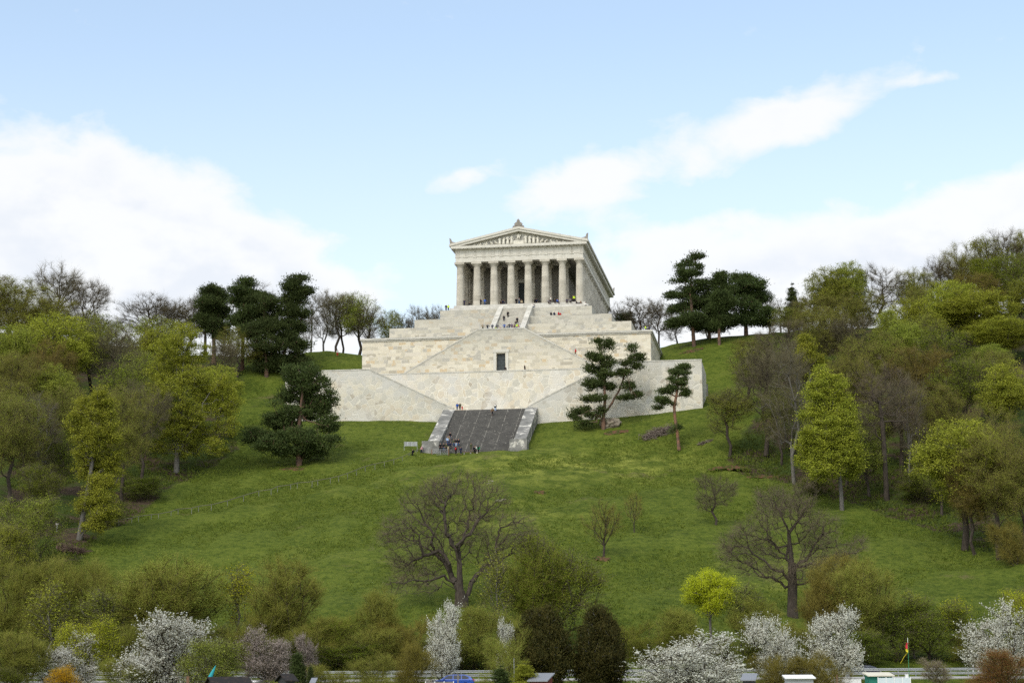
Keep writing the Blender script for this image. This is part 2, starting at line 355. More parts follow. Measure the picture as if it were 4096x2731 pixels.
def marble(name, lo, hi, band=True):
    def b(g):
        P = obj_co(g); W = pos(g); z = g.sep(W)[2]
        f = g.noise(W, .8, 6, .65)
        c = g.mix(g.step(f, .25, .75), lo, hi)
        if band:
            info = g.n('ShaderNodeObjectInfo').outputs['Random']
            s = g.m('ADD', g.m('MULTIPLY', z, .75), g.m('MULTIPLY', info, 37.0))
            wn = g.n('ShaderNodeTexWhiteNoise', noise_dimensions='2D'); g.put(wn.inputs['Vector'], g.comb(g.m('FLOOR', s), g.m('FLOOR', g.m('MULTIPLY', info, 91)), 0))
            c = g.mix(g.m('MULTIPLY', g.step(wn.outputs[0], .35, 1.0), .55), c, (.60,.56,.47))
            c = g.mix(g.m('MULTIPLY', g.step(wn.outputs[0], .35, 0), .40), c, (.33,.30,.24))
            c = g.mix(g.m('MULTIPLY', g.step(g.m('FRACT', s), .05, .0), .4), c, (.2,.19,.16))
        st = g.step(g.noise(g.vm('MULTIPLY', W, (3.2, 3.2, .25)), 1.0, 5, .7), .5, .72)
        c = g.mix(g.m('MULTIPLY', st, .42), c, (.28,.25,.20))
        bump(g, f, .25, .04); return c
    return mat(name, b, .85, .25)
M = {}
M['ashlar'] = ashlar('ashlar_limestone', 76.5, 84, amt=.5)
M['ashlar_low'] = ashlar('weathered_ashlar_limestone', 70, 79, 1.8, .8, amt=.5, line=(5.4, 78.3, -.5625, 78.3, 3.0))
M['ustair'] = ashlar('upper_stair_stone', 70, 90, 1.6, .30, [(0,(.36,.335,.28)),(.3,(.43,.40,.335)),(.6,(.31,.285,.235)),(.85,(.47,.44,.375))], .25)
M['poly'] = polygonal()
M['column'] = marble('column_marble', (.37,.34,.275), (.50,.465,.385))
M['trim'] = marble('pale_marble', (.50,.475,.405), (.60,.575,.50), False)
M['step'] = marble('step_marble', (.40,.385,.34), (.58,.56,.50), False)
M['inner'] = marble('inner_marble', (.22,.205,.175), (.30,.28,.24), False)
M['relief'] = marble('relief_marble', (.58,.55,.46), (.66,.63,.53), False)
M['lead'] = plain('weathered_acroterion_stone', (.26,.235,.20), .8, .2, 0, .4, 2)
M['roof'] = plain('roof_slabs', (.34,.35,.35), .6, .3)
M['bronze'] = plain('dark_bronze', (.035,.042,.042), .5, .5, .4, .3)
M['cop'] = ashlar('coping_stone', 40, 60, 2.4, 1.2, [(0,(.52,.50,.44)),(.3,(.62,.60,.53)),(.5,(.40,.385,.33)),(.7,(.66,.63,.56)),(.85,(.34,.325,.28))], .35)
def stair_stone(g):
    a, z, top = wall_co(g); P = pos(g); v = g.sep(P)
    c = g.ramp(g.noise(P, .6, 5, .65), [(.3, (.055,.053,.050)), (.55, (.082,.079,.073)), (.75, (.125,.118,.106))])
    sp = g.step(g.noise(P, 2.4, 5, .8), .60, .66); c = g.mix(g.m('MULTIPLY', sp, .6), c, (.46,.44,.38))
    streak = g.m('MULTIPLY', g.step(g.noise(g.comb(g.m('MULTIPLY', a, .35), g.m('MULTIPLY', z, 2.2), 0), 1.3, 5, .75), .60, .70), .45)
    c = g.mix(g.m('MULTIPLY', streak, .7), c, (.34,.32,.27))
    jt = g.m('ABSOLUTE', g.m('SUBTRACT', g.m('FRACT', g.m('DIVIDE', g.m('ADD', a, 2.3), 3.05)), .5))
    c = g.mix(g.m('MULTIPLY', g.step(jt, .022, .010), g.m('MULTIPLY', g.step(g.noise(P, 1.2, 3), .40, .55), .75)), c, (.40,.38,.33))
    ed = g.step(g.m('FRACT', g.m('DIVIDE', g.m('SUBTRACT', z, 46.1), .3026)), .80, .97)  # paler line at each step edge: light on the treads, put into the colour
    return g.mix(g.m('MULTIPLY', ed, .6), c, (.24,.23,.205))
M['dark_stair'] = mat('dark_weathered_stair', stair_stone, .9, .15)
def parapet_stone(g):
    P = pos(g); n = g.noise(P, .55, 5, .6, .5)
    c = g.ramp(n, [(.3, (.12,.12,.11)), (.5, (.20,.197,.18)), (.57, (.27,.262,.24)), (.61, (.56,.54,.47)), (.68, (.50,.48,.42)), (.72, (.24,.235,.215))])
    st = g.step(g.noise(g.vm('MULTIPLY', P, (2.5, 2.5, .3)), 1.0, 5, .7), .5, .7)
    return g.mix(g.m('MULTIPLY', st, .45), c, (.14,.13,.11))
M['parapet'] = mat('stained_parapet_stone', parapet_stone, .9, .2)

# ---------------------------------------------------------------- lower retaining wall
def build_lower_wall():
    B = 44.0; T = mthing('retaining_wall', 'long pale retaining wall of polygonal stones with two sloping stair parapets', 'retaining wall', 0, -45, B)
    off = -45.0
    def part(name, mb, m, par=T): mb.V = [(x, y-off, z) for x, y, z in mb.V]; return mb.build(name, m, par)
    WT, PL = 67.2, 57.65
    for s in (-1, 1):
        poly = [(s*10.55, B), (s*46.6, B), (s*46.6, WT), (s*27.4, WT), (s*8.2, 57.9), (s*8.2, PL-.9), (s*10.55, 54.2)]
        if s < 0: poly = poly[::-1]
        part('wing_wall', MB(B).prism_y(poly, -45, -43.9), M['poly'])
        # coping, 3 cm proud of the face
        for (x0, z0, x1, z1) in ((8.25, 57.93, 27.4, 67.22), (27.42, 67.22, 46.63, 67.22)):
            q = [(s*x0, z0), (s*x1, z1), (s*x1, z1+.28), (s*x0, z0+.28)]
            if s < 0: q = q[::-1]
            part('coping', MB(B).prism_y(q, -45.06, -43.84), M['cop'])
        part('side_wall', MB(B).box(*sorted((s*45.5, s*46.58)), -43.88, -25, B, WT), M['poly'])
        part('buttress', MB(B).box(*sorted((s*45.2, s*46.9)), -24.98, -24.2, B, WT-2.2), M['inner'])
        # hidden flight that climbs outwards behind the parapet
        st = MB(B); n = 32
        for i in range(n):
            x0 = 8.2+i*(19.2/n); z1 = PL+(i+1)*(WT-.2-PL)/n
            st.box(*sorted((s*x0, s*(x0+19.2/n))), -43.86, -38.04, B, z1)
        part('side_stairs', st, M['step'])
        part('terrace_floor', MB(B).box(*sorted((s*27.42, s*45.48)), -43.86, -38.04, 60, WT-.2), M['cop'])
        part('terrace_floor', MB(B).box(*sorted((s*27.42, s*45.48)), -38.02, -25, 60, WT-.21), M['cop'])
    part('centre_wall', MB(B).box(-27.38, 27.38, -38, -29.6, 50, 67.12), M['poly'])
    part('coping', MB(B).box(-27.36, 27.36, -38.05, -37.2, 67.13, 67.42), M['cop'])
    part('landing', MB(B).box(-8.15, 8.15, -44.98, -38.04, 50, PL), M['step'])
build_lower_wall()

def build_grand_stair():
    B = 44.0; T = mthing('grand_staircase', 'wide dark weathered stone staircase between two sloping parapets', 'staircase', 0, -65, B)
    off = -65.0
    def part(name, mb, m, par=T): mb.V = [(x, y-off, z) for x, y, z in mb.V]; return mb.build(name, m, par)
    n = 38; prof = [(-45.02, B), (-65, B)]
    for i in range(n):
        y0 = -65+i*(19.98/n); z1 = 46.1+(i+1)*(57.6-46.1)/n
        prof += [(y0, z1), (y0+19.98/n, z1)]
    prof = [p for p in prof]
    part('stair_flight', MB(B).prism_x(prof[::-1], -7.85, 7.85), M['dark_stair'])
    for s in (-1, 1):
        q = [(-45.03, B), (-63.6, B), (-63.6, 48.35), (-45.03, 57.85)][::-1]
        part('parapet', MB(B).prism_x(q, *sorted((s*7.9, s*10.5))), M['parapet'])
        part('pedestal', MB(B).box(*sorted((s*7.45, s*11.1)), -66.3, -63.62, B, 48.35), M['parapet'])
build_grand_stair()

# ---------------------------------------------------------------- stepped terraces under the temple
def build_terraces():
    B = 60.0; T = mthing('stepped_terrace', 'stepped pale limestone base of stacked terraces carrying the temple', 'stone terrace', 0, -29.5, B)
    off = -29.5
    def part(name, mb, m, par=T): mb.V = [(x, y-off, z) for x, y, z in mb.V]; return mb.build(name, m, par)
    A = part('terrace_wall', MB(B).box(-34.0, 34.0, -23.5, 62, B, 77.45), M['ashlar'])
    part('cornice', MB(B).box(-34.45, 34.45, -23.95, 62.4, 77.78, 78.2), M['cop'], A)
    part('cornice', MB(B).box(-34.2, 34.2, -23.7, 62.2, 77.46, 77.77), M['trim'], A)
    for w, v0, z0, z1 in ((29.0, -16.5, 78.21, 81.8), (23.9, -11.5, 79, 84.7), (18.65, -6, 80, 87.8)):
        y1 = 56-(29-w)*.3
        part('terrace_wall', MB(B).box(-w, w, v0, y1, z0 if w > 28 else 78.21, z1), M['ashlar'])
    # plinth blocks at the foot of the third tier
    # the block with the bronze door and the two flights that climb to its landing
    blk = MB(B); P = [(-5.4, 78.3), (-24.6, 67.5), (-24.6, B), (-1.12, B), (-1.0, 72.75), (1.0, 72.75), (1.12, B), (24.6, B), (24.6, 67.5), (5.4, 78.3)]
    blk.prism_y(P, -29.5, -28.4)
    part('stair_block', blk, M['ashlar_low'])
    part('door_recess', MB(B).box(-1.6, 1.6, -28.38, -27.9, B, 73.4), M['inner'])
    part('landing', MB(B).box(-6.2, 6.2, -27.88, -23.98, B, 78.22), M['step'])
    for s in (-1, 1):
        q = [(s*5.4, 78.31), (s*5.4, 78.62), (s*24.9, 67.65), (s*24.9, 67.34)]
        if s > 0: q = q[::-1]
        part('coping', MB(B).prism_y(q, -29.56, -28.3), M['cop'])
        st = MB(B); n = 40
        for i in range(n):
            x0 = 6.22+i*(18.4/n); st.box(*sorted((s*x0, s*(x0+18.4/n))), -28.36, -23.98, B, 78.2-(i+1)*(10.9/n))
        part('side_stairs', st, M['step'])
    part('coping', MB(B).box(-5.38, 5.38, -29.58, -28.3, 78.31, 78.66), M['cop'])
    D = MB(B).box(-1.0, 1.0, -28.75, -28.5, 67.2, 72.7); d = part('bronze_door', D, M['bronze'])
    fr = MB(B)
    for x in (-.52, .52):
        for k in range(4): fr.box(x-.36, x+.36, -28.82, -28.76, 67.5+k*1.3, 68.5+k*1.3)
    part('door_panels', fr, M['bronze'], d)
    jb = MB(B); jb.box(-1.75, -1.12, -29.62, -29.51, 67.15, 73.0); jb.box(1.12, 1.75, -29.62, -29.51, 67.15, 73.0); jb.box(-1.9, 1.9, -29.68, -29.51, 73.01, 73.7)
    part('door_surround', jb, M['trim'])
    # upper flight
    n = 32; prof = [(-6.02, 78.22), (-21.5, 78.22)]
    for i in range(n):
        y0 = -21.5+i*(15.48/n); z1 = 78.3+(i+1)*(87.8-78.3)/n; prof += [(y0, z1), (y0+15.48/n, z1)]
    part('stair_flight', MB(B).prism_x(prof[::-1], -3.0, 3.0), M['ustair'])
    for s in (-1, 1):
        q = [(-6.02, 78.22), (-23.4, 78.22), (-23.4, 78.9), (-22.2, 79.2), (-6.02, 88.35)][::-1]
        part('parapet', MB(B).prism_x(q, *sorted((s*3.02, s*4.25))), M['cop'])
build_terraces()

# ---------------------------------------------------------------- the temple
def build_temple():
    B = 87.8; T = mthing('temple', 'Greek temple of pale marble with eight fluted front columns and a sculpted pediment', 'temple', 0, 0, B)
    def part(name, mb, m, par=T, loc_=(0,0,0)): return mb.build(name, m, par, loc_)
    L = 67.0
    for w, v0, z0, z1 in ((18.1, -2.1, 87.8, 88.6), (17.2, -1.1, 88.61, 89.35), (16.35, -.1, 89.36, 90.1)):
        part('step', MB(B).box(-w, w, v0, L-.0+(w-16), z0, z1), M['step'])
    part('entrance_steps', MB(B).box(-2.9, 2.9, -3.1, -2.12, 87.81, 88.3).box(-1.15, 1.15, -1.5, -1.12, 88.62, 89.0).box(-1.15, 1.15, -1.09, -.12, 89.37, 89.75), M['trim'])
    # fluted column with entasis, shared mesh
    k = 120; V = []; F = []; H = 9.75
    hs = [0, .25, .45, .62, .78, .9, 1.0]
    for j, h in enumerate(hs):
        r = .99-.20*h**1.35
        for i in range(k):
            a = 2*math.pi*i/k; fl = abs(math.sin(a*10)); rr = r*(1-.062*(fl**.7))
            V.append((rr*math.cos(a), rr*math.sin(a), h*H))
    for j in range(len(hs)-1):
        for i in range(k): F.append((j*k+i, j*k+(i+1) % k, (j+1)*k+(i+1) % k, (j+1)*k+i))
    cm = bpy.data.meshes.new('column'); cm.from_pydata(V, [], F); cm.materials.append(M['column'])
    cap = MB().lathe([(.79,9.75),(.80,9.86),(.86,9.9),(.86,9.96),(1.0,10.15),(1.14,10.33),(1.19,10.45)], 32).box(-1.24, 1.24, -1.24, 1.24, 10.46, 11.0)
    c0 = new_mesh('capital', cap.V, cap.F, M['column']); capm = c0.data; bpy.data.objects.remove(c0)
    def column(u, v, sc_=1):
        o = link('column', cm, T, (u, v, 90.1-B)); link('capital', capm, o); o.rotation_euler[2] = random.choice((0, math.pi/2, math.pi)); return o
    us = [-14.95+i*29.9/7 for i in range(8)]; vs = [1.15+i*(L-2.4)/16 for i in range(17)]
    for u in us: column(u, vs[0])
    for v in vs[1:]:
        column(us[0], v); column(us[-1], v)
    for u in us[1:-1]: column(u, vs[-1])
    for u in us[1:-1]: column(u, 7.0)
    # entablature
    zA, zF, zC = 101.1, 102.5, 104.25
    def ring(x, y0, y1, z0, z1, t=1.9):
        return MB(B).box(-x, x, y0, y0+t, z0, z1).box(-x, x, y1-t, y1, z0, z1).box(-x, -x+t, y0+t, y1-t, z0, z1).box(x-t, x, y0+t, y1-t, z0, z1)
    part('architrave', ring(15.95, .2, L-.2, zA, zF-.12), M['trim'])
    part('taenia', ring(16.05, .1, L-.1, zF-.118, zF, 2.1), M['trim'])
    fz = part('frieze', ring(15.92, .23, L-.23, zF+.002, zC-.002), M['trim'])
    # triglyphs and regulae: one mesh each side of the frieze pattern
    tg = MB(B); rg = MB(B)
    def tri(cx, y, ax):
        for q in (-.30, 0, .30):
            if ax == 'y': tg.box(cx+q-.1, cx+q+.1, y-.11, y, zF+.02, zC-.16)
            else: tg.box(y, y+.11*(1 if y > 0 else -1), cx+q-.1, cx+q+.1, zF+.02, zC-.16) if y > 0 else tg.box(y-.11, y, cx+q-.1, cx+q+.1, zF+.02, zC-.16)
        if ax == 'y': rg.box(cx-.45, cx+.45, y-.16, y-.02, zF-.26, zF-.12); tg.box(cx-.43, cx+.43, y-.14, y, zC-.158, zC-.01)
        else:
            s = 1 if y > 0 else -1; rg.box(*sorted((y+s*.02, y+s*.16)), cx-.45, cx+.45, zF-.26, zF-.12); tg.box(*sorted((y, y+s*.14)), cx-.43, cx+.43, zC-.158, zC-.01)
    for i in range(15): tri(-15.45+i*30.9/14, .23, 'y')
    for i in range(33):
        for s in (-1, 1): tri(.7+i*(L-1.4)/32, s*15.92, 'x')
    part('frieze_ornament', tg, M['trim'], fz); part('frieze_ornament', rg, M['trim'], fz)
    mu = MB(B)
    for i in range(29): mu.box(-15.45+i*30.9/28-.42, -15.45+i*30.9/28+.42, -.75, .2, zC+.04, zC+.16)
    for i in range(65):
        y = .7+i*(L-1.4)/64
        for s in (-1, 1): mu.box(*sorted((s*15.95, s*16.9)), y-.38, y+.38, zC+.04, zC+.16)
    cn = part('cornice', ring(17.0, -.85, L+.85, zC+.17, zC+.78, 3.0), M['trim'])
    part('mutules', mu, M['trim'], cn)
    part('bed_moulding', ring(16.2, .0, L, zC, zC+.168, 2.2), M['trim'], cn)
    # pediment
    zp = zC+.8; ap = 109.15; hw = 17.25
    def rake(y0, y1, m=M['trim'], d0=0, d1=.85, lift=0):
        for s in (-1, 1):
            q = [(0, ap-d1+lift), (0, ap-d0+lift), (s*hw, zp+.30-d0+lift), (s*hw, zp+.02+lift if d1 > .5 else zp+.30-d1+lift), (s*(hw-2.6), zp+.02)] if d1 > .5 else [(0, ap-d1+lift), (0, ap-d0+lift), (s*hw, zp+.30-d0+lift), (s*hw, zp+.30-d1+lift)]
            if s > 0: q = q[::-1]
            part('raking_cornice', MB(B).prism_y(q[::-1], y0, y1), m)
    part('tympanum', MB(B).prism_y([(-15.5, zp), (15.5, zp), (0, ap-.75)], .55, 1.5), M['step'])
    rake(-.75, 1.4)
    rake(-.95, -.76, M['trim'], -.28, .30)
    part('rear_pediment', MB(B).prism_y([(-hw, zp), (hw, zp), (0, ap-.1)], L-1, L+.5), M['trim'])
    for s in (-1, 1):
        q = [(0, ap+.02), (s*17.35, zp+.32), (s*17.35, zp+.6), (0, ap+.3)]
        if s < 0: q = q[::-1]
        part('roof', MB(B).prism_y(q, -.74, L+.7), M['roof'])
        part('gutter', MB(B).box(*sorted((s*17.02, s*17.42)), -.85, L+.85, zC+.80, zC+1.12), M['trim'])
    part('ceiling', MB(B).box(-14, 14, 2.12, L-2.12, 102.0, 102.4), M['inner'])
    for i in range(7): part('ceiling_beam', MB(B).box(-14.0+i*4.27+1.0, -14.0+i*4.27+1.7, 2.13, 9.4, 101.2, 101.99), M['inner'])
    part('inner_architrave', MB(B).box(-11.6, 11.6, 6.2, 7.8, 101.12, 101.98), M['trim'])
    # cella
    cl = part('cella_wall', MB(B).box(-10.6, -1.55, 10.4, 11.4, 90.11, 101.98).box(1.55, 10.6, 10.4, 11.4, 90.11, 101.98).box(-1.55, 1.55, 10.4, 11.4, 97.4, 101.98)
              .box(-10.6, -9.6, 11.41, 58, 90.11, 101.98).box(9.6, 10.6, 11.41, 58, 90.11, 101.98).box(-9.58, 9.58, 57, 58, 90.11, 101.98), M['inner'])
    part('door_surround', MB(B).box(-2.15, -1.56, 10.2, 10.39, 90.11, 97.5).box(1.56, 2.15, 10.2, 10.39, 90.11, 97.5).box(-2.3, 2.3, 10.1, 10.39, 97.51, 98.3), M['trim'])
    dd = part('temple_door', MB(B).box(-1.53, 1.53, 10.7, 10.9, 90.11, 97.38), M['bronze'])
    pn = MB(B)
    for x in (-.78, .78):
        for q in range(4): pn.box(x-.5, x+.5, 10.6, 10.69, 90.5+q*1.7, 91.8+q*1.7)
    part('door_panels', pn, M['bronze'], dd)
    # roof ornaments
    def scroll_leaf(mb, cx, cy, z, s, flip=1):
        pts = [(-1.9,0),(1.9,0),(1.75,.5),(1.2,.65),(1.35,1.15),(.9,1.6),(.55,1.75),(.45,2.3),(0,2.85),(-.45,2.3),(-.55,1.75),(-.9,1.6),(-1.35,1.15),(-1.2,.65),(-1.75,.5)]
        mb.prism_y([(cx+x*s, z+q*s) for x, q in pts], cy-.18, cy+.18)
        for x in (-.75, .75): mb.add(*disc(cx+x*s, cy-.26, z+.85*s, .42*s)); mb.add(*disc(cx+x*s, cy-.32, z+.85*s, .2*s))
        mb.box(cx-.14*s, cx+.14*s, cy-.3, cy-.19, z+.3*s, z+2.4*s)
    def disc(cx, cy, cz, r):
        n = 14; return [(cx+r*math.cos(2*math.pi*i/n), cy, cz+r*math.sin(2*math.pi*i/n)) for i in range(n)]+[(cx+r*math.cos(2*math.pi*i/n), cy+.1, cz+r*math.sin(2*math.pi*i/n)) for i in range(n)], [tuple(range(n-1,-1,-1)), tuple(range(n, 2*n))]+[(i, (i+1) % n, (i+1) % n+n, i+n) for i in range(n)]
    a = MB(B); scroll_leaf(a, 0, -.5, ap+.1, .78); part('acroterion', a, M['lead'])
    for s in (-1, 1):
        for y in (-.45, L+.3):
            q = [(s*17.2, zp+.35), (s*17.35, zp+2.1), (s*17.0, zp+1.95), (s*16.7, zp+1.2), (s*16.2, zp+.95), (s*15.6, zp+.65), (s*15.3, zp+.75)]
            if s > 0: q = q[::-1]
            part('acroterion', MB(B).prism_y(q[::-1], y-.3, y+.3), M['lead'])
    # slender bronze lamp stand by the door
    part('pilaster', MB(B).box(4.0, 4.5, 9.9, 10.39, 90.11, 97.6), M['trim'])
    return T, B, zp
TEMPLE, TB, PED_Z = build_temple()

# ================================================================ vegetation
def leaf_material(name, c1, c2, c3=None, trans=.35, scale=.45):
    def b(g):
        P = pos(g); oi = g.n('ShaderNodeObjectInfo').outputs['Random']
        n = g.noise(P, scale, 4, .7); f = g.noise(P, 6.0, 2, .6)
        c = g.mix(g.step(n, .32, .68), c1, c2)
        if c3: c = g.mix(g.m('MULTIPLY', g.step(f, .45, .7), .6), c, c3)
        h = g.n('ShaderNodeHueSaturation'); g.put(h.inputs['Hue'], g.m('ADD', .49, g.m('MULTIPLY', oi, .02)))
        g.put(h.inputs['Value'], g.m('ADD', .85, g.m('MULTIPLY', oi, .3))); g.put(h.inputs['Color'], c); c = h.outputs[0]
        if trans:
            t = g.n('ShaderNodeBsdfTranslucent'); g.put(t.inputs[0], c)
            mx = g.n('ShaderNodeMixShader'); mx.inputs[0].default_value = trans
            g.nt.links.new(g.p.outputs[0], mx.inputs[1]); g.nt.links.new(t.outputs[0], mx.inputs[2]); g.nt.links.new(mx.outputs[0], g.o.inputs[0])
        return c
    return mat(name, b, .75, .15)
def bark_material(name, c1, c2):
    return mat(name, lambda g: g.mix(g.step(g.noise(g.vm('MULTIPLY', pos(g), (3, 3, .8)), 1.5, 5, .7), .3, .7), c1, c2), .95, .1)
LM = {
 'maple': leaf_material('maple_leaves', (0.209,0.242,0.024), (0.327,0.343,0.035), (0.418,0.424,0.061)),
 'lime': leaf_material('fresh_leaves', (0.163,0.202,0.023), (0.268,0.291,0.039), (0.354,0.360,0.064)),
 'yellow': leaf_material('yellow_leaves', (.34,.37,.015), (.46,.48,.02), (.56,.56,.05)),
 'olive': leaf_material('olive_buds', (0.169,0.193,0.027), (0.260,0.276,0.041), (0.336,0.343,0.074)),
 'green': leaf_material('young_green_leaves', (0.115,0.147,0.010), (0.178,0.218,0.017), (0.241,0.273,0.028)),
 'pale': leaf_material('pale_green_leaves', (0.187,0.220,0.033), (0.286,0.319,0.050), (0.374,0.407,0.079)),
 'russet': leaf_material('russet_buds', (0.145,0.114,0.020), (0.213,0.169,0.030), (0.261,0.213,0.041)),
 'red': leaf_material('reddish_leaves', (.16,.055,.025), (.24,.085,.035), (.28,.12,.05)),
 'orange': leaf_material('forsythia_petals', (.50,.27,.008), (.62,.36,.012), (.66,.42,.02)),
 'blossom': leaf_material('white_blossom', (.66,.66,.55), (.84,.83,.73), (.88,.87,.78), .45),
 'pink': leaf_material('pinkish_blossom', (0.277,0.221,0.195), (0.388,0.314,0.277), (0.536,0.462,0.426), .35),
 'pine': leaf_material('pine_needles', (0.026,0.040,0.011), (0.052,0.074,0.018), (0.100,0.125,0.032), .1),  # third colour paints lit needles into the green
 'pinelight': leaf_material('pine_needles_bluish', (0.032,0.050,0.014), (0.066,0.092,0.024), (0.125,0.155,0.041), .1),  # lightest tone again stands for lit needles
 'thuja': leaf_material('thuja_foliage', (0.026,0.032,0.007), (0.057,0.054,0.011), (0.123,0.092,0.017), .1, .8),
 'twig_oak': leaf_material('oak_twigs', (0.104,0.081,0.052), (0.153,0.122,0.083), None, 0),
 'twig': leaf_material('grey_brown_twigs', (0.084,0.072,0.038), (0.129,0.110,0.062), None, 0),
 'twig_r': leaf_material('red_brown_twigs', (0.095,0.070,0.028), (0.140,0.105,0.043), None, 0),
 'twig_o': leaf_material('olive_twigs', (0.142,0.126,0.026), (0.200,0.176,0.039), None, 0),
}
BK = {
 'grey': bark_material('grey_bark', (.085,.078,.066), (.16,.15,.13)),
 'dark': bark_material('dark_bark', (.035,.028,.022), (.075,.062,.048)),
 'pine': mat('pine_bark', lambda g: g.mix(g.step(g.noise(pos(g), 1.2, 4, .6), .35, .65), (.09,.065,.05), (.17,.10,.065)), .95, .1),
 'red': mat('reddish_pine_bark', lambda g: g.mix(g.step(g.noise(pos(g), 1.2, 4, .6), .35, .65), (.13,.085,.06), (.24,.125,.075)), .95, .1),
}
def unit(a): return a/np.maximum(np.linalg.norm(a, axis=-1, keepdims=True), 1e-9)
def tubes(P0, P1, r0, r1, k):
    n = len(P0); d = unit(P1-P0); h = np.where(np.abs(d[:, 2:3]) < .9, [[0, 0, 1.]], [[1., 0, 0]]); a = unit(np.cross(d, h)); b = np.cross(d, a)
    t = np.arange(k)*2*np.pi/k; ring = a[:, None]*np.cos(t)[None, :, None]+b[:, None]*np.sin(t)[None, :, None]
    V = np.concatenate([P0[:, None]+ring*r0[:, None, None], P1[:, None]+ring*r1[:, None, None]], 1).reshape(-1, 3)
    i = np.arange(k); j = (i+1) % k; f = np.stack([i, j, j+k, i+k], -1)
    return V, (np.arange(n)[:, None, None]*2*k+f[None]).reshape(-1, 4)
def needles_quads(C, D, L, w, rng):       # thin quads centred along direction D
    s = unit(np.cross(D, rng.normal(size=D.shape)))*w[:, None]
    a = D*L[:, None]; V = np.stack([C-s, C+s, C+s*.35+a, C-s*.35+a], 1).reshape(-1, 3)
    return V, np.arange(len(C)*4).reshape(-1, 4)
def leaf_quads(C, size, rng, flat=.0):
    n = len(C); N = rng.normal(size=(n, 3)); N[:, 2] = np.abs(N[:, 2])+flat; N = unit(N)
    a = unit(np.cross(N, rng.normal(size=(n, 3)))); b = np.cross(N, a); s = (size*rng.uniform(.6, 1.3, n))[:, None]
    V = np.stack([C-a*s, C-b*s*.7, C+a*s, C+b*s*.7], 1).reshape(-1, 3)
    return V, np.arange(n*4).reshape(-1, 4)
def merge(parts):
    V, F, o = [], [], 0
    for v, f in parts: V.append(v); F.append(f+o); o += len(v)
    return np.concatenate(V), np.concatenate(F)
def in_blobs(rng, blobs, n, edge=.45):
    B = np.array(blobs, float); w = (B[:, 3]*B[:, 4]*B[:, 5])**.75; idx = rng.choice(len(B), n, p=w/w.sum())
    u = unit(rng.normal(size=(n, 3)))*(rng.uniform(0, 1, (n, 1))**edge); return B[idx, :3]+u*B[idx, 3:6]
def grow(rng, tips, trunk, alpha=.3, step=1.0, gnarl=.18, up=.35, limbs=()):
    """branches: every tip joins the nearest grown node, through jittered in-between nodes"""
    N = np.zeros((len(trunk)+len(tips)*14+sum(len(l)*6 for l in limbs)+9, 3)); par = np.zeros(len(N), int); L = np.zeros(len(N)); n = len(trunk)
    N[:n] = trunk; par[:n] = np.arange(n)-1
    for i in range(1, n): L[i] = L[i-1]+np.linalg.norm(N[i]-N[i-1])
    for l in limbs:                      # main limbs drawn as polylines; each starts on what has grown already
        l = np.array(l, float); last = int(np.argmin(np.linalg.norm(N[:n]-l[0], axis=1)))
        for a, b in zip(l, l[1:]):
            for q in (1/3, 2/3, 1): N[n] = a+(b-a)*q+rng.normal(size=3)*gnarl*.35; par[n] = last; L[n] = L[last]+np.linalg.norm(N[n]-N[last]); last = n; n += 1
    axis = np.array(N[:n]); d0 = np.min(np.linalg.norm(tips[:, None]-axis[None], axis=2), 1)
    ends = []
    for t in tips[np.argsort(d0)]:
        v = t-N[:n]; d = np.linalg.norm(v, axis=1); cost = d+alpha*L[:n]+up*np.maximum(0, -v[:, 2])*1.5
        j = int(np.argmin(cost)); dist = d[j]; m = max(1, min(12, int(dist/step))); p0 = N[j].copy(); last = j
        bend = np.array([0, 0, 1.])*dist*up*.25+rng.normal(size=3)*dist*gnarl*.35
        for q in range(1, m+1):
            s = q/m; p = p0+(t-p0)*s+bend*math.sin(math.pi*s)
            if q < m: p = p+rng.normal(size=3)*gnarl*min(step, dist/m)
            N[n] = p; par[n] = last; L[n] = L[last]+np.linalg.norm(p-N[last]); last = n; n += 1
        ends.append(last)
    N, par = N[:n], par[:n]; w = np.zeros(n); w[ends] = 1
    for i in range(n-1, 0, -1): w[par[i]] += w[i]
    return N, par, w, np.array(ends)
def radii(w, r0, rt, nt, e=.6):
    return rt+(r0-rt)*(w/w.max())**e
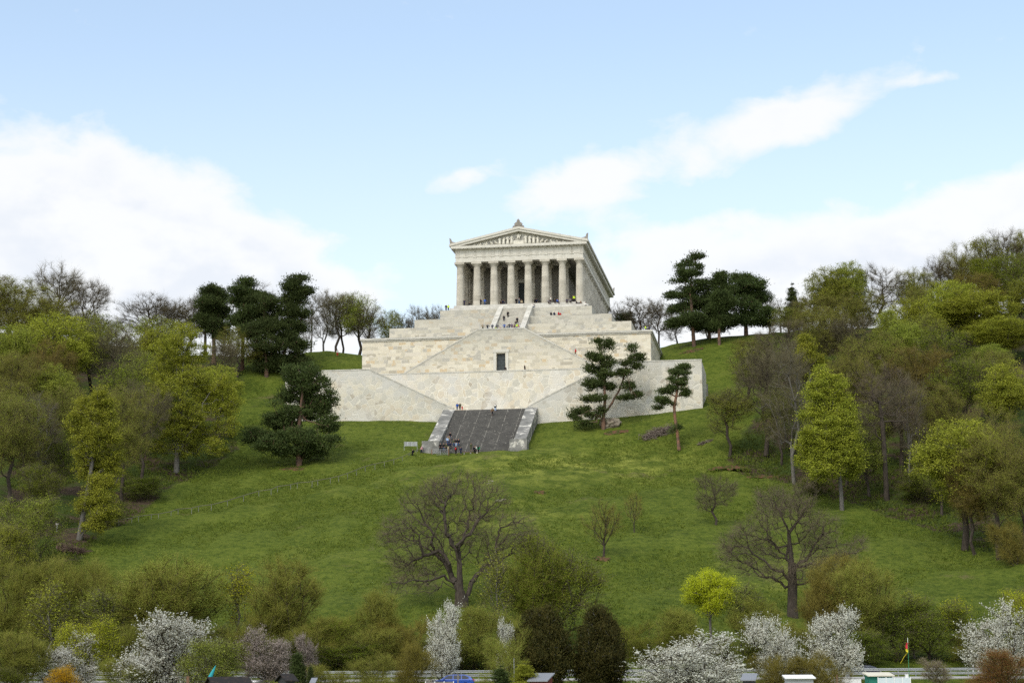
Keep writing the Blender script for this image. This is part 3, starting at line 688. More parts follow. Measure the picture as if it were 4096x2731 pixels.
def tree_meshes(name, rng, blobs, trunk, r0, leafm, barkm, ntips=240, foliage='leaves', nleaf=60, leaf=.3, spread=(.9, .5),
                twigs=0, twig_len=1.4, twig_r=.016, rt=.025, gnarl=.18, alpha=.3, buds=0, bud=.1, up=.35, step=1.0, edge=.45, twigm=None, flare=1.25, limbs=(), spikes=0, e=.6):
    tips = in_blobs(rng, blobs, ntips, edge); trunk = np.array(trunk, float)
    N, par, w, ends = grow(rng, tips, trunk, alpha, step, gnarl, up, limbs); r = radii(w, r0, rt, len(trunk), e); r[0] *= flare
    i = np.arange(1, len(N)); thick = r[i] > rt*1.9; parts = []
    P0, P1 = N[par[i]], N[i]; ext = (P1-P0)*.04
    ra, rb = np.minimum(r[par[i]], r[i]*1.25), r[i]
    ra[par[i] == 0] = r[0]
    if thick.any(): parts.append(tubes((P0-ext)[thick], (P1+ext)[thick], ra[thick], rb[thick], 6))
    if (~thick).any(): parts.append(tubes(P0[~thick], P1[~thick], ra[~thick], rb[~thick]*.8, 4))
    V, F = merge(parts); tm = fast_mesh(name+'_trunk', V, F, BK[barkm], True)
    E = N[ends]; D = unit(E-N[par[ends]]); ctr = np.array([np.average([b[k] for b in blobs]) for k in range(3)])
    cp = []; tw = []
    if twigs:
        mid = np.where(r < rt*3.2)[0]; src = np.concatenate([ends, mid[rng.integers(0, len(mid), len(ends)//2)]]) if len(mid) else ends
        k = np.repeat(src, twigs); base = N[par[k]]+(N[k]-N[par[k]])*rng.uniform(0, 1, (len(k), 1))
        d = unit(unit(N[k]-N[par[k]])*.55+rng.normal(size=(len(k), 3))*.55+unit(base-ctr)*.35+np.array([0, 0, .35]))
        L = twig_len*rng.uniform(.4, 1.2, len(k)); tw.append(needles_quads(base, d, L, np.full(len(k), twig_r), rng))
        b2 = base+d*(L*rng.uniform(.3, .8, len(k)))[:, None]; d2 = unit(d+rng.normal(size=d.shape)*.6); tw.append(needles_quads(b2, d2, L*.6, np.full(len(k), twig_r*.7), rng))
        if buds:
            q = np.repeat(np.arange(len(k)), buds); c = base[q]+d[q]*(L[q]*rng.uniform(.2, 1.1, len(q)))[:, None]+rng.normal(size=(len(q), 3))*.08
            cp.append(leaf_quads(c, bud, rng))
    if spikes:                           # long blossoming shoots standing out of the crown
        k = rng.choice(ends, spikes); d = unit(unit(N[k]-ctr)*.8+np.array([0, 0, .7])+rng.normal(size=(spikes, 3))*.25); L = rng.uniform(.9, 2.0, spikes)
        tw.append(needles_quads(N[k], d, L, np.full(spikes, twig_r), rng)); q = np.repeat(np.arange(spikes), 26)
        cp.append(leaf_quads(N[k][q]+d[q]*(L[q]*rng.uniform(0, 1, len(q)))[:, None]+rng.normal(size=(len(q), 3))*.05, bud, rng))
    if foliage == 'leaves' and nleaf:
        k = np.repeat(np.arange(len(E)), nleaf); sz = rng.uniform(.6, 1.3, len(E))
        o = rng.normal(size=(len(k), 3)); o[:, :2] *= spread[0]; o[:, 2] *= spread[1]; cp.append(leaf_quads(E[k]+o*sz[k][:, None], leaf, rng, .4))
    if foliage == 'pads':
        k = np.repeat(np.arange(len(E)), nleaf); sz = rng.uniform(.6, 1.3, len(E))
        o = rng.normal(size=(len(k), 3)); o[:, :2] *= spread[0]; o[:, 2] *= spread[1]; c = E[k]+o*sz[k][:, None]
        d = unit(unit(o)*.7+np.array([0, 0, .7])+rng.normal(size=o.shape)*.4); cp.append(needles_quads(c, d, np.full(len(k), leaf)*rng.uniform(.6, 1.2, len(k)), np.full(len(k), leaf*.2), rng))
    out = []
    if cp: V, F = merge(cp); out.append(('crown', fast_mesh(name+'_crown', V, F, LM[leafm])))
    if tw: V, F = merge(tw); out.append(('twigs' if cp else 'crown', fast_mesh(name+'_twigs', V, F, LM[twigm or 'twig'])))
    return tm, out
def put_tree(kind, meshes, x, y, label, cat='tree', group=None, rz=0, scale=(1,1,1), leafm=None, z=None, dz=-.15):
    T = thing(kind, label, cat, (x, y, (ground_z(x, y) if z is None else z)+dz), rz, group); T.scale = scale
    tm, crowns = meshes; link('trunk', tm, T)
    for nm, me in crowns:
        o = link(nm, me, T)
        if leafm and nm == 'crown' and '_crown' in me.name:
            o.material_slots[0].link = 'OBJECT'; o.material_slots[0].material = LM[leafm]
    return T

# ---- prototypes, 10 m tall and unit-wide, scaled for each tree
def crown_blobs(rng, kind):
    if kind == 'round':  return [(0,0,6.4,3.2,3.2,3.2)]+[(rng.uniform(-2.4,2.4), rng.uniform(-2.4,2.4), rng.uniform(4,8.6), 1.4, 1.4, 1.1) for _ in range(9)]
    if kind == 'tall':   return [(0,0,6,2.2,2.2,3.6)]+[(rng.uniform(-1.9,1.9), rng.uniform(-1.9,1.9), rng.uniform(2.6,9), 1.2, 1.2, .9) for _ in range(10)]
    if kind == 'fan':    return [(0,0,6.8,3.0,3.0,3.0),(1.5,0,5,2,2,2),(-1.6,0,5,2,2,2)]
    if kind == 'slim':   return [(0,0,6.2,1.5,1.5,3.6),(.5,.3,7.8,1.2,1.2,1.8)]
    if kind == 'mound':  return [(0,0,4.4,3.6,3.6,3.9)]+[(rng.uniform(-2.6,2.6), rng.uniform(-2.6,2.6), rng.uniform(3,8.2), 1.3, 1.3, 1.2) for _ in range(11)]
    if kind == 'bush':   return [(0,0,4.4,3.6,3.6,4.0)]+[(rng.uniform(-3.6,3.6), rng.uniform(-3,3), rng.uniform(2,8.6), 1.6, 1.6, 1.6) for _ in range(9)]
PROTO = {}
def proto(kind, i):
    key = (kind, i)
    if key in PROTO: return PROTO[key]
    rng = np.random.default_rng(abs(hash(kind)) % 1 + 100*i+sum(map(ord, kind)))
    tr = lambda h, w=.25, n=5: [(0, 0, 0)]+[(rng.normal()*w, rng.normal()*w, h*(k+1)/n) for k in range(n)]
    f = dict(
     maple=lambda: tree_meshes(kind, rng, crown_blobs(rng, 'round'), tr(7.5), .2, 'maple', 'dark', 620, 'leaves', 82, .062, (.30,.17), 3, .6, .006, rt=.016, step=.6),
     tallmaple=lambda: tree_meshes(kind, rng, crown_blobs(rng, 'tall'), tr(8.5), .2, 'maple', 'grey', 400, 'leaves', 80, .07, (.33,.18), 0, rt=.018, step=.6),
     sparse=lambda: tree_meshes(kind, rng, crown_blobs(rng, 'round'), tr(7), .2, 'lime', 'dark', 380, 'leaves', 36, .062, (.34,.22), 9, .7, .006, rt=.010, step=.6),
     bare=lambda: tree_meshes(kind, rng, crown_blobs(rng, 'round'), tr(7.5, .2), .2, 'twig', 'dark', 460, None, 0, .1, twigs=12, twig_len=.8, twig_r=.0055, rt=.009, step=.5, gnarl=.2),
     baretall=lambda: tree_meshes(kind, rng, crown_blobs(rng, 'tall'), tr(9, .2), .15, 'twig', 'grey', 380, None, 0, .1, twigs=12, twig_len=.7, twig_r=.005, rt=.008, step=.5, gnarl=.2),
     budding=lambda: tree_meshes(kind, rng, crown_blobs(rng, 'fan'), tr(6, .2), .17, 'russet', 'dark', 420, None, 0, .1, twigs=12, twig_len=.8, twig_r=.006, rt=.010, buds=8, bud=.030, step=.5, twigm='twig_r'),
     vase=lambda: tree_meshes(kind, rng, [(0,0,6.8,2.9,2.9,3.2),(0,0,4,1.7,1.7,2.2)], tr(2.0, .1, 3), .17, 'olive', 'dark', 300, None, 0, .1, twigs=11, twig_len=1.1, twig_r=.010, rt=.014, buds=12, bud=.034, up=.05, alpha=.75, gnarl=.08, twigm='twig_o'),
     thin=lambda: tree_meshes(kind, rng, [(0,0,6.4,2.9,2.9,3.4)], tr(3.0, .1, 3), .15, 'olive', 'dark', 170, None, 0, .1, twigs=8, twig_len=1.0, twig_r=.009, rt=.018, buds=1, bud=.04, up=.05, alpha=.75, gnarl=.1, twigm='twig_o'),
     bush=lambda: tree_meshes(kind, rng, crown_blobs(rng, 'bush'), [(0,0,0),(0,0,.7),(.1,.1,1.4)], .14, 'olive', 'dark', 300, None, 0, .1, twigs=10, twig_len=1.5, twig_r=.010, rt=.018, buds=13, bud=.036, up=.05, alpha=.7, gnarl=.1, twigm='twig_o'),
     leafbush=lambda: tree_meshes(kind, rng, crown_blobs(rng, 'mound'), [(0,0,0),(0,0,.9),(.1,.1,1.6)], .16, 'green', 'dark', 420, 'leaves', 60, .062, (.42,.30), 5, 1.2, .010, rt=.02, up=.1, alpha=.6),
     sapling=lambda: tree_meshes(kind, rng, crown_blobs(rng, 'slim'), tr(9, .15, 6), .09, 'lime', 'grey', 220, 'leaves', 15, .07, (.30,.3), 4, .7, .008, rt=.010, alpha=.5, step=.6),
     blossom=lambda: tree_meshes(kind, rng, crown_blobs(rng, 'bush'), [(0,0,0),(0.1,0,1.2),(.2,.1,2.2)], .2, 'blossom', 'dark', 330, 'sprays', 0, .1, twigs=6, twig_len=1.5, twig_r=.016, rt=.035, buds=6, bud=.08, up=.1, alpha=.5, spikes=70),
     pinewood=lambda: tree_meshes(kind, rng, [(rng.uniform(-1.5,1.5), rng.uniform(-1.5,1.5), z, 1.9-.12*abs(z-6), 1.9-.12*abs(z-6), .55) for z in (4,5,5.8,6.6,7.4,8.2,9.0,9.5)], tr(9.3, .15, 6), .17, 'pine', 'pine', 170, 'pads', 110, .20, (.42,.15), 0, rt=.03, gnarl=.25, up=.1),
     spruce=lambda: tree_meshes(kind, rng, [(0,0,z,(10-z)*.26+.1,(10-z)*.26+.1,.5) for z in (1.5,2.5,3.5,4.5,5.5,6.5,7.5,8.5,9.4)], tr(10, 0, 6), .15, 'pine', 'dark', 260, 'pads', 60, .24, (.25,.15), 0, rt=.02, up=-.1),
     cypress=lambda: tree_meshes(kind, rng, [(0,0,z,(1.5-.11*z)+.2,(1.5-.11*z)+.2,1.0) for z in (1,2.5,4,5.5,7,8.6)], tr(9.5, .05, 6), .12, 'pine', 'dark', 300, 'pads', 80, .3, (.22,.35), 0, rt=.02),
     thuja=lambda: tree_meshes(kind, rng, [(-1.2,0,4.6,2.3,2.4,3.4),(1.3,0,4.8,2.3,2.4,3.3),(0,0,3.6,3.0,2.9,2.8),(-.9,0,7.6,1.2,1.2,1.6),(1.0,0,7.8,1.3,1.3,1.6)], tr(6, .05, 4), .2, 'thuja', 'grey', 700, 'pads', 70, .24, (.26,.34), 0, rt=.02, edge=.33),
    )[kind]
    PROTO[key] = f(); return PROTO[key]
def size_of(m):
    key = m[0].name
    if key not in SZ:
        C = []
        for me in [m[0]]+[c[1] for c in m[1]]:
            a = np.empty(len(me.vertices)*3, np.float32); me.vertices.foreach_get('co', a); C.append(a.reshape(-1, 3))
        C = np.concatenate(C); lo, hi = np.percentile(C[:, :2], 1.5, axis=0), np.percentile(C[:, :2], 98.5, axis=0); SZ[key] = (float((hi-lo).mean()), float(np.percentile(C[:, 2], 99.7)))
    return SZ[key]
SZ = {}

TREES = [
 ('bare', 0, -111.0, 452.0, 22.6, 13.8, None, 'bare_tree', 'tree', 'tall round bare tree crowning the far left skyline', 'trees along the skyline'),
 ('bare', 1, -103.2, 448.0, 21.0, 11.3, None, 'bare_tree', 'tree', 'round bare tree leaning on the tallest left skyline tree', 'trees along the skyline'),
 ('budding', 0, -118.3, 440.0, 19.2, 17.5, 'olive', 'budding_tree', 'tree', 'budding tree in the upper left corner of the wood', 'trees along the skyline'),
 ('budding', 1, -110.6, 436.0, 17.9, 16.1, 'olive', 'budding_tree', 'tree', 'budding tree below the tall bare skyline tree', 'trees along the skyline'),
 ('budding', 2, -126.9, 445.0, 18.8, 15.3, 'russet', 'budding_tree', 'tree', 'budding tree cut by the left edge of the picture on the skyline', 'trees along the skyline'),
 ('bare', 2, -91.2, 468.0, 16.2, 13.6, None, 'bare_tree', 'tree', 'pale grey fan-shaped bare tree alone in the skyline gap', 'trees along the skyline'),
 ('bare', 0, -86.9, 474.0, 14.6, 9.4, None, 'bare_tree', 'tree', 'small bare tree behind the fan-shaped one on the skyline', 'trees along the skyline'),
 ('bare', 1, -81.7, 470.0, 15.9, 10.6, None, 'bare_tree', 'tree', 'bare tree just left of the left pine group', 'trees along the skyline'),
 ('sparse', 0, -101.0, 455.0, 10.7, 10.2, 'lime', 'leafing_tree', 'tree', 'thin leafing tree under the tall bare skyline trees', 'trees along the skyline'),
 ('bare', 2, -79.3, 482.0, 17.5, 10.2, None, 'bare_tree', 'tree', 'bare tree showing behind the first dark pine', 'trees along the skyline'),
 ('bare', 0, -66.1, 485.0, 20.0, 11.5, None, 'bare_tree', 'tree', 'bare tree showing between the dark left pines', 'trees along the skyline'),
 ('baretall', 0, -52.1, 483.0, 17.2, 7.0, None, 'bare_tree', 'tree', 'slim bare tree right beside the dark left pines', 'trees along the skyline'),
 ('baretall', 1, -49.1, 486.0, 18.0, 7.7, None, 'bare_tree', 'tree', 'slim bare tree second from the left pines on the grass crest', 'trees along the skyline'),
 ('bare', 1, -45.7, 484.0, 17.1, 9.0, None, 'bare_tree', 'tree', 'bare tree with many stems in the middle of the crest row', 'trees along the skyline'),
 ('sparse', 1, -44.3, 487.0, 17.2, 7.7, 'olive', 'leafing_tree', 'tree', 'olive budding tree in the crest row left of the monument', 'trees along the skyline'),
 ('sparse', 2, -39.8, 484.0, 17.2, 9.6, 'lime', 'leafing_tree', 'tree', 'yellow-green leafing tree tallest of the crest row left of the monument', 'trees along the skyline'),
 ('bare', 2, -37.0, 482.0, 13.7, 7.7, None, 'bare_tree', 'tree', 'low bare tree touching the left end of the great cornice wall', 'trees along the skyline'),
 ('sparse', 0, -32.9, 500.0, 15.1, 6.6, 'lime', 'leafing_tree', 'tree', 'small pale leafing tree behind the lowest left terrace', 'trees along the skyline'),
 ('bare', 0, -29.8, 505.0, 15.0, 6.0, None, 'bare_tree', 'tree', 'small bare tree behind the second left terrace', 'trees along the skyline'),
 ('bare', 1, -25.1, 505.0, 17.4, 7.3, None, 'bare_tree', 'tree', 'bare tree with fine twigs behind the left terraces', 'trees along the skyline'),
 ('bare', 2, -20.8, 507.0, 17.5, 6.7, None, 'bare_tree', 'tree', 'bare tree closest to the temple on its left side', 'trees along the skyline'),
 ('bare', 0, 28.7, 500.0, 15.7, 6.0, None, 'bare_tree', 'tree', 'bare tree closest to the temple on its right side', 'trees along the skyline'),
 ('bare', 1, 33.8, 490.0, 15.5, 9.7, None, 'bare_tree', 'tree', 'wide bare tree behind the right terraces', 'trees along the skyline'),
 ('bare', 2, 38.4, 486.0, 13.3, 7.7, None, 'bare_tree', 'tree', 'bare tree between the right terraces and the right pines', 'trees along the skyline'),
 ('pinewood', 1, 30.4, 495.0, 11.8, 5.9, None, 'conifer', 'tree', 'small dark conifer behind the right terrace end', 'trees along the skyline'),
 ('baretall', 0, 43.2, 492.0, 11.2, 7.2, None, 'bare_tree', 'tree', 'thin bare tree left of the leaning right pine', 'trees along the skyline'),
 ('baretall', 1, 52.0, 494.0, 11.4, 6.5, None, 'bare_tree', 'tree', 'thin bare tree seen through the right pine group', 'trees along the skyline'),
 ('baretall', 0, 66.9, 486.0, 10.9, 7.1, None, 'bare_tree', 'tree', 'thin bare tree right of the round pine', 'trees along the skyline'),
 ('baretall', 1, 69.9, 484.0, 9.7, 6.4, None, 'bare_tree', 'tree', 'thin bare tree left of the little spruce', 'trees along the skyline'),
 ('spruce', 0, 72.3, 478.0, 12.7, 4.4, None, 'spruce', 'tree', 'small dark pointed spruce on the right skyline', 'trees along the skyline'),
 ('bare', 0, 74.5, 474.0, 9.0, 6.9, None, 'bare_tree', 'tree', 'bare tree right of the pointed spruce', 'trees along the skyline'),
 ('sparse', 1, 68.6, 462.0, 7.6, 8.6, 'olive', 'leafing_tree', 'tree', 'greenish budding tree in front of the pointed spruce', 'trees along the skyline'),
 ('maple', 0, 78.1, 458.0, 18.2, 9.1, 'lime', 'leafing_maple', 'tree', 'bright leafing tree highest at the left end of the right wood', 'trees of the right wood'),
 ('maple', 1, 84.0, 460.0, 19.2, 7.9, 'lime', 'leafing_maple', 'tree', 'bright leafing tree second from the left end of the right wood top', 'trees of the right wood'),
 ('budding', 0, 74.5, 452.0, 13.3, 11.4, 'olive', 'budding_tree', 'tree', 'budding tree under the bright left end of the right wood', 'trees of the right wood'),
 ('budding', 1, 83.3, 450.0, 14.8, 13.7, 'olive', 'budding_tree', 'tree', 'budding tree with dense twigs below the two bright skyline trees', 'trees of the right wood'),
 ('bare', 1, 92.5, 462.0, 18.1, 12.2, None, 'bare_tree', 'tree', 'grey bare tree on the right skyline after the bright trees', 'trees of the right wood'),
 ('budding', 2, 100.4, 464.0, 15.9, 10.4, 'olive', 'budding_tree', 'tree', 'grey budding tree in the dip of the right skyline', 'trees of the right wood'),
 ('bare', 0, 107.3, 466.0, 18.5, 10.5, None, 'bare_tree', 'tree', 'grey bare tree rising right of the skyline dip', 'trees of the right wood'),
 ('budding', 1, 114.2, 468.0, 20.5, 11.8, 'olive', 'budding_tree', 'tree', 'tall grey budding tree on the upper right skyline', 'trees of the right wood'),
 ('sparse', 0, 120.3, 468.0, 21.2, 10.5, 'lime', 'leafing_tree', 'tree', 'thinly leafing tree on the upper right skyline', 'trees of the right wood'),
 ('bare', 2, 126.3, 470.0, 22.4, 11.8, None, 'bare_tree', 'tree', 'highest bare tree at the right end of the skyline', 'trees of the right wood'),
 ('budding', 0, 131.4, 468.0, 21.0, 10.5, 'olive', 'budding_tree', 'tree', 'bare skyline tree cut by the right edge of the picture', 'trees of the right wood'),
 ('sparse', 1, 122.4, 452.0, 18.9, 10.8, 'green', 'leafing_tree', 'tree', 'green leafing tree under the highest right skyline trees', 'trees of the right wood'),
 ('budding', 2, 112.6, 450.0, 15.7, 11.9, 'russet', 'budding_tree', 'tree', 'budding tree in the upper right wood', 'trees of the right wood'),
 ('budding', 0, 101.1, 448.0, 15.2, 11.9, 'olive', 'budding_tree', 'tree', 'budding tree below the skyline dip', 'trees of the right wood'),
 ('maple', 2, 103.0, 438.0, 17.7, 11.0, 'maple', 'maple_tree', 'tree', 'pointed yellow-green maple high in the right wood', 'trees of the right wood'),
 ('maple', 0, 92.4, 428.0, 17.3, 11.9, 'maple', 'maple_tree', 'tree', 'yellow-green maple left of the pointed one', 'trees of the right wood'),
 ('maple', 1, 107.8, 434.0, 16.1, 14.9, 'maple', 'maple_tree', 'tree', 'broad yellow-green maple high in the right wood', 'trees of the right wood'),
 ('maple', 2, 85.2, 420.0, 17.3, 7.2, 'lime', 'maple_tree', 'tree', 'narrow bright maple at the left of the upper maples', 'trees of the right wood'),
 ('maple', 0, 86.6, 412.0, 17.0, 8.2, 'lime', 'maple_tree', 'tree', 'small bright maple under the upper maples', 'trees of the right wood'),
 ('maple', 1, 111.9, 424.0, 11.2, 14.6, 'maple', 'maple_tree', 'tree', 'broad maple at the right edge below the upper maples', 'trees of the right wood'),
 ('maple', 2, 122.0, 446.0, 13.4, 6.5, 'lime', 'maple_tree', 'tree', 'small bright maple near the right edge under the skyline', 'trees of the right wood'),
 ('bare', 1, 62.7, 425.0, 15.5, 11.2, None, 'bare_tree', 'tree', 'bare tree above the tall slim maple on the hill flank', 'trees of the right wood'),
 ('budding', 2, 71.3, 428.5, 17.5, 11.9, 'olive', 'budding_tree', 'tree', 'dark budding tree behind the tall slim maple', 'trees of the right wood'),
 ('bare', 0, 76.8, 424.5, 16.6, 12.4, None, 'bare_tree', 'tree', 'bare tree in the middle of the right wood, upper row', 'trees of the right wood'),
 ('budding', 1, 77.0, 397.5, 19.4, 13.7, 'olive', 'budding_tree', 'tree', 'wide budding tree in the centre of the right wood', 'trees of the right wood'),
 ('budding', 2, 85.2, 391.5, 16.8, 13.5, 'russet', 'budding_tree', 'tree', 'wide budding tree right of the wood centre', 'trees of the right wood'),
 ('sparse', 2, 93.0, 402.0, 16.8, 11.7, 'green', 'leafing_tree', 'tree', 'greenish tree under the broad maple', 'trees of the right wood'),
 ('sparse', 0, 91.2, 378.0, 16.8, 12.0, 'green', 'leafing_tree', 'tree', 'greenish tree in the shade right of the wood centre', 'trees of the right wood'),
 ('budding', 0, 97.8, 383.5, 15.5, 11.7, 'olive', 'budding_tree', 'tree', 'budding tree below the right edge maple', 'trees of the right wood'),
 ('maple', 0, 96.5, 366.0, 17.5, 9.2, 'maple', 'maple_tree', 'tree', 'upright yellow-green maple at the right edge, half way up', 'trees of the right wood'),
 ('budding', 1, 70.5, 385.5, 19.2, 11.2, 'olive', 'budding_tree', 'tree', 'budding tree right behind the tall bright maple', 'trees of the right wood'),
 ('bare', 2, 76.4, 370.0, 18.8, 11.3, None, 'bare_tree', 'tree', 'bare tree above the large forked trunk', 'trees of the right wood'),
 ('budding', 0, 80.9, 360.0, 17.7, 12.4, 'olive', 'budding_tree', 'tree', 'dark budding tree with a broken top in the right wood', 'trees of the right wood'),
 ('sparse', 1, 83.8, 414.5, 15.1, 9.9, 'green', 'leafing_tree', 'tree', 'thin greenish tree deep in the right wood', 'trees of the right wood'),
 ('baretall', 0, 74.5, 352.5, 21.4, 7.0, None, 'bare_tree', 'tree', 'slim pale-stemmed bare tree right of the large bare trunk', 'trees of the right wood'),
 ('baretall', 1, 54.0, 362.0, 28.0, 10.1, None, 'bare_tree', 'tree', 'tall dark bare tree left of the bright maple', 'trees of the right wood'),
 ('bare', 0, 51.2, 380.0, 23.5, 13.1, None, 'bare_tree', 'tree', 'crooked bare tree at the edge of the right meadow', 'trees of the right wood'),
 ('sparse', 1, 43.9, 380.0, 13.9, 8.5, 'olive', 'budding_tree', 'tree', 'small thin olive tree right of the broken thin pine', 'trees of the right wood'),
 ('budding', 2, 56.5, 438.0, 8.2, 9.3, 'olive', 'budding_tree', 'tree', 'low olive bushy tree on the slope below the right pines', 'trees of the right wood'),
 ('sparse', 2, 51.6, 405.5, 13.2, 9.1, 'olive', 'leafing_tree', 'tree', 'thin olive tree on the open slope right of the walls', 'trees of the right wood'),
 ('baretall', 0, 55.1, 385.5, 20.7, 8.7, None, 'bare_tree', 'tree', 'thin bare tree behind the crooked one', 'trees of the right wood'),
 ('maple', 1, 73.9, 310.5, 21.2, 13.6, 'maple', 'maple_tree', 'tree', 'large yellow-green maple over the forked trunks by the right meadow', 'trees of the right wood'),
 ('budding', 0, 77.3, 302.5, 20.5, 11.6, 'olive', 'budding_tree', 'tree', 'budding tree with a pale leaning trunk at the meadow corner', 'trees of the right wood'),
 ('budding', 1, 74.6, 307.0, 16.4, 8.1, 'russet', 'budding_tree', 'tree', 'budding tree in front of the large right maple', 'trees of the right wood'),
 ('budding', 2, 81.6, 303.0, 19.2, 8.8, 'olive', 'budding_tree', 'tree', 'budding tree cut by the right edge above the meadow', 'trees of the right wood'),
 ('bush', 0, 78.4, 295.5, 7.8, 6.3, 'russet', 'brown_bush', 'bush', 'low brown bush under the right edge trees', 'trees of the right wood'),
 ('budding', 1, 84.2, 332.5, 19.5, 10.1, 'olive', 'budding_tree', 'tree', 'dark budding tree between the right edge maples', 'trees of the right wood'),
 ('sparse', 0, 63.6, 359.5, 15.3, 8.1, 'green', 'leafing_tree', 'tree', 'dull green young tree behind the trunk of the bright maple', 'trees of the right wood'),
 ('sparse', 1, 76.7, 338.5, 13.4, 6.7, 'green', 'leafing_tree', 'tree', 'dull green young tree left of the large right maple', 'trees of the right wood'),
 ('sparse', 1, 53.4, 374.0, 15.5, 7.4, 'green', 'leafing_tree', 'tree', 'young green tree at the right meadow edge beside the tall dark bare tree', 'trees of the right wood'),
 ('sparse', 2, 66.6, 353.0, 13.1, 7.0, 'lime', 'leafing_tree', 'tree', 'young green tree left of the thick forked trunk foot', 'trees of the right wood'),
 ('leafbush', 0, 76.0, 347.0, 5.9, 9.2, 'green', 'green_bush', 'bush', 'green bush on the wood floor right of the thick forked trunk', 'trees of the right wood'),
 ('leafbush', 1, 56.6, 354.5, 4.1, 6.1, 'green', 'green_bush', 'bush', 'green bush on the wood floor behind the brightest maple trunk', 'trees of the right wood'),
 ('leafbush', 2, -69.8, 355.0, 4.6, 7.5, 'green', 'green_bush', 'bush', 'green bush at the wood edge left of the biggest maple trunk', 'trees of the left wood'),
 ('leafbush', 0, -71.6, 334.0, 4.8, 6.6, 'lime', 'green_bush', 'bush', 'fresh green bush right of the lowest left maple', 'trees of the left wood'),
 ('sparse', 0, -81.5, 326.0, 11.2, 7.3, 'green', 'leafing_tree', 'tree', 'young green tree above the rounded yellow-green bush', 'trees of the left wood'),
 ('sparse', 2, 67.9, 391.0, 14.2, 10.3, 'lime', 'leafing_tree', 'tree', 'leafing tree in the shade right of the brightest maple top', 'trees of the right wood'),
 ('sparse', 0, 70.2, 368.5, 13.7, 8.8, 'olive', 'leafing_tree', 'tree', 'olive leafing tree left of the thick forked trunk', 'trees of the right wood'),
 ('maple', 0, 103.3, 404.0, 10.9, 9.1, 'lime', 'leafing_maple', 'tree', 'fresh green tree between the right edge maples', 'trees of the right wood'),
 ('sparse', 1, 92.5, 418.5, 15.9, 11.1, 'lime', 'leafing_tree', 'tree', 'fresh leafing tree under the two left upper maples', 'trees of the right wood'),
 ('maple', 2, 119.1, 456.0, 17.4, 9.0, 'green', 'leafing_maple', 'tree', 'darker green round tree below the highest skyline trees', 'trees of the right wood'),
 ('sparse', 1, -83.9, 368.5, 13.7, 8.3, 'lime', 'leafing_tree', 'tree', 'leafing tree just above the front left maple', 'trees of the left wood'),
 ('maple', 1, -106.8, 414.5, 12.8, 9.3, 'lime', 'leafing_maple', 'tree', 'fresh green tree at the left of the broad left maple', 'trees of the left wood'),
 ('sparse', 0, -97.9, 365.5, 15.7, 9.2, 'lime', 'leafing_tree', 'tree', 'leafing tree at the left edge below the bright maple', 'trees of the left wood'),
 ('sparse', 2, -80.1, 404.5, 18.5, 9.6, 'lime', 'leafing_tree', 'tree', 'leafing tree between the broad left maple and the biggest maple', 'trees of the left wood'),
 ('maple', 0, -81.7, 423.0, 18.3, 8.4, 'maple', 'maple_tree', 'tree', 'yellow-green tree at the left shoulder of the biggest maple', 'trees of the left wood'),
 ('sparse', 1, -96.0, 440.5, 10.7, 8.7, 'olive', 'leafing_tree', 'tree', 'olive leafing tree right under the tall bare skyline trees', 'trees of the left wood'),
 ('maple', 2, -100.1, 407.0, 21.0, 16.2, 'maple', 'maple_tree', 'tree', 'broad yellow-green maple high in the left wood', 'trees of the left wood'),
 ('maple', 0, -106.2, 396.5, 19.0, 10.5, 'lime', 'maple_tree', 'tree', 'bright maple at the upper left edge', 'trees of the left wood'),
 ('maple', 1, -92.8, 377.0, 17.7, 9.0, 'lime', 'maple_tree', 'tree', 'bright small maple below the broad left maple', 'trees of the left wood'),
 ('sparse', 2, -94.4, 416.5, 21.1, 9.4, 'lime', 'leafing_tree', 'tree', 'leafing tree right of the broad left maple', 'trees of the left wood'),
 ('sparse', 0, -83.2, 427.5, 19.7, 11.9, 'lime', 'leafing_tree', 'tree', 'leafing tree below the skyline gap', 'trees of the left wood'),
 ('sparse', 1, -78.4, 432.5, 18.4, 8.6, 'lime', 'leafing_tree', 'tree', 'thin leafing tree behind the big left maple top', 'trees of the left wood'),
 ('bare', 2, -88.2, 414.0, 19.6, 10.4, None, 'bare_tree', 'tree', 'bare tree in the gap between the left maples', 'trees of the left wood'),
 ('budding', 0, -99.2, 375.5, 18.8, 11.9, 'olive', 'budding_tree', 'tree', 'budding tree under the bright upper left maple', 'trees of the left wood'),
 ('budding', 1, -97.4, 391.5, 19.1, 11.4, 'russet', 'budding_tree', 'tree', 'budding tree in the heart of the left wood', 'trees of the left wood'),
 ('sparse', 2, -80.9, 388.5, 18.7, 10.3, 'green', 'leafing_tree', 'tree', 'dull green tree left of the big left maple', 'trees of the left wood'),
 ('budding', 2, -90.0, 337.5, 19.9, 10.7, 'olive', 'budding_tree', 'tree', 'budding tree with forked limbs near the left edge', 'trees of the left wood'),
 ('baretall', 0, -87.2, 344.0, 20.4, 9.1, None, 'bare_tree', 'tree', 'slim bare tree with a curved pale trunk in the left wood', 'trees of the left wood'),
 ('budding', 0, -73.2, 353.5, 21.7, 9.8, 'olive', 'budding_tree', 'tree', 'grey budding tree between the two large left maples', 'trees of the left wood'),
 ('sparse', 0, -93.1, 359.0, 15.3, 9.5, 'green', 'leafing_tree', 'tree', 'dull green tree low in the left wood', 'trees of the left wood'),
 ('sparse', 1, -83.7, 348.5, 12.9, 6.9, 'green', 'leafing_tree', 'tree', 'shaded green tree behind the front left maple', 'trees of the left wood'),
 ('bare', 1, -73.3, 372.0, 20.2, 8.4, None, 'bare_tree', 'tree', 'bare tree with twin leaning stems left of the big maple trunk', 'trees of the left wood'),
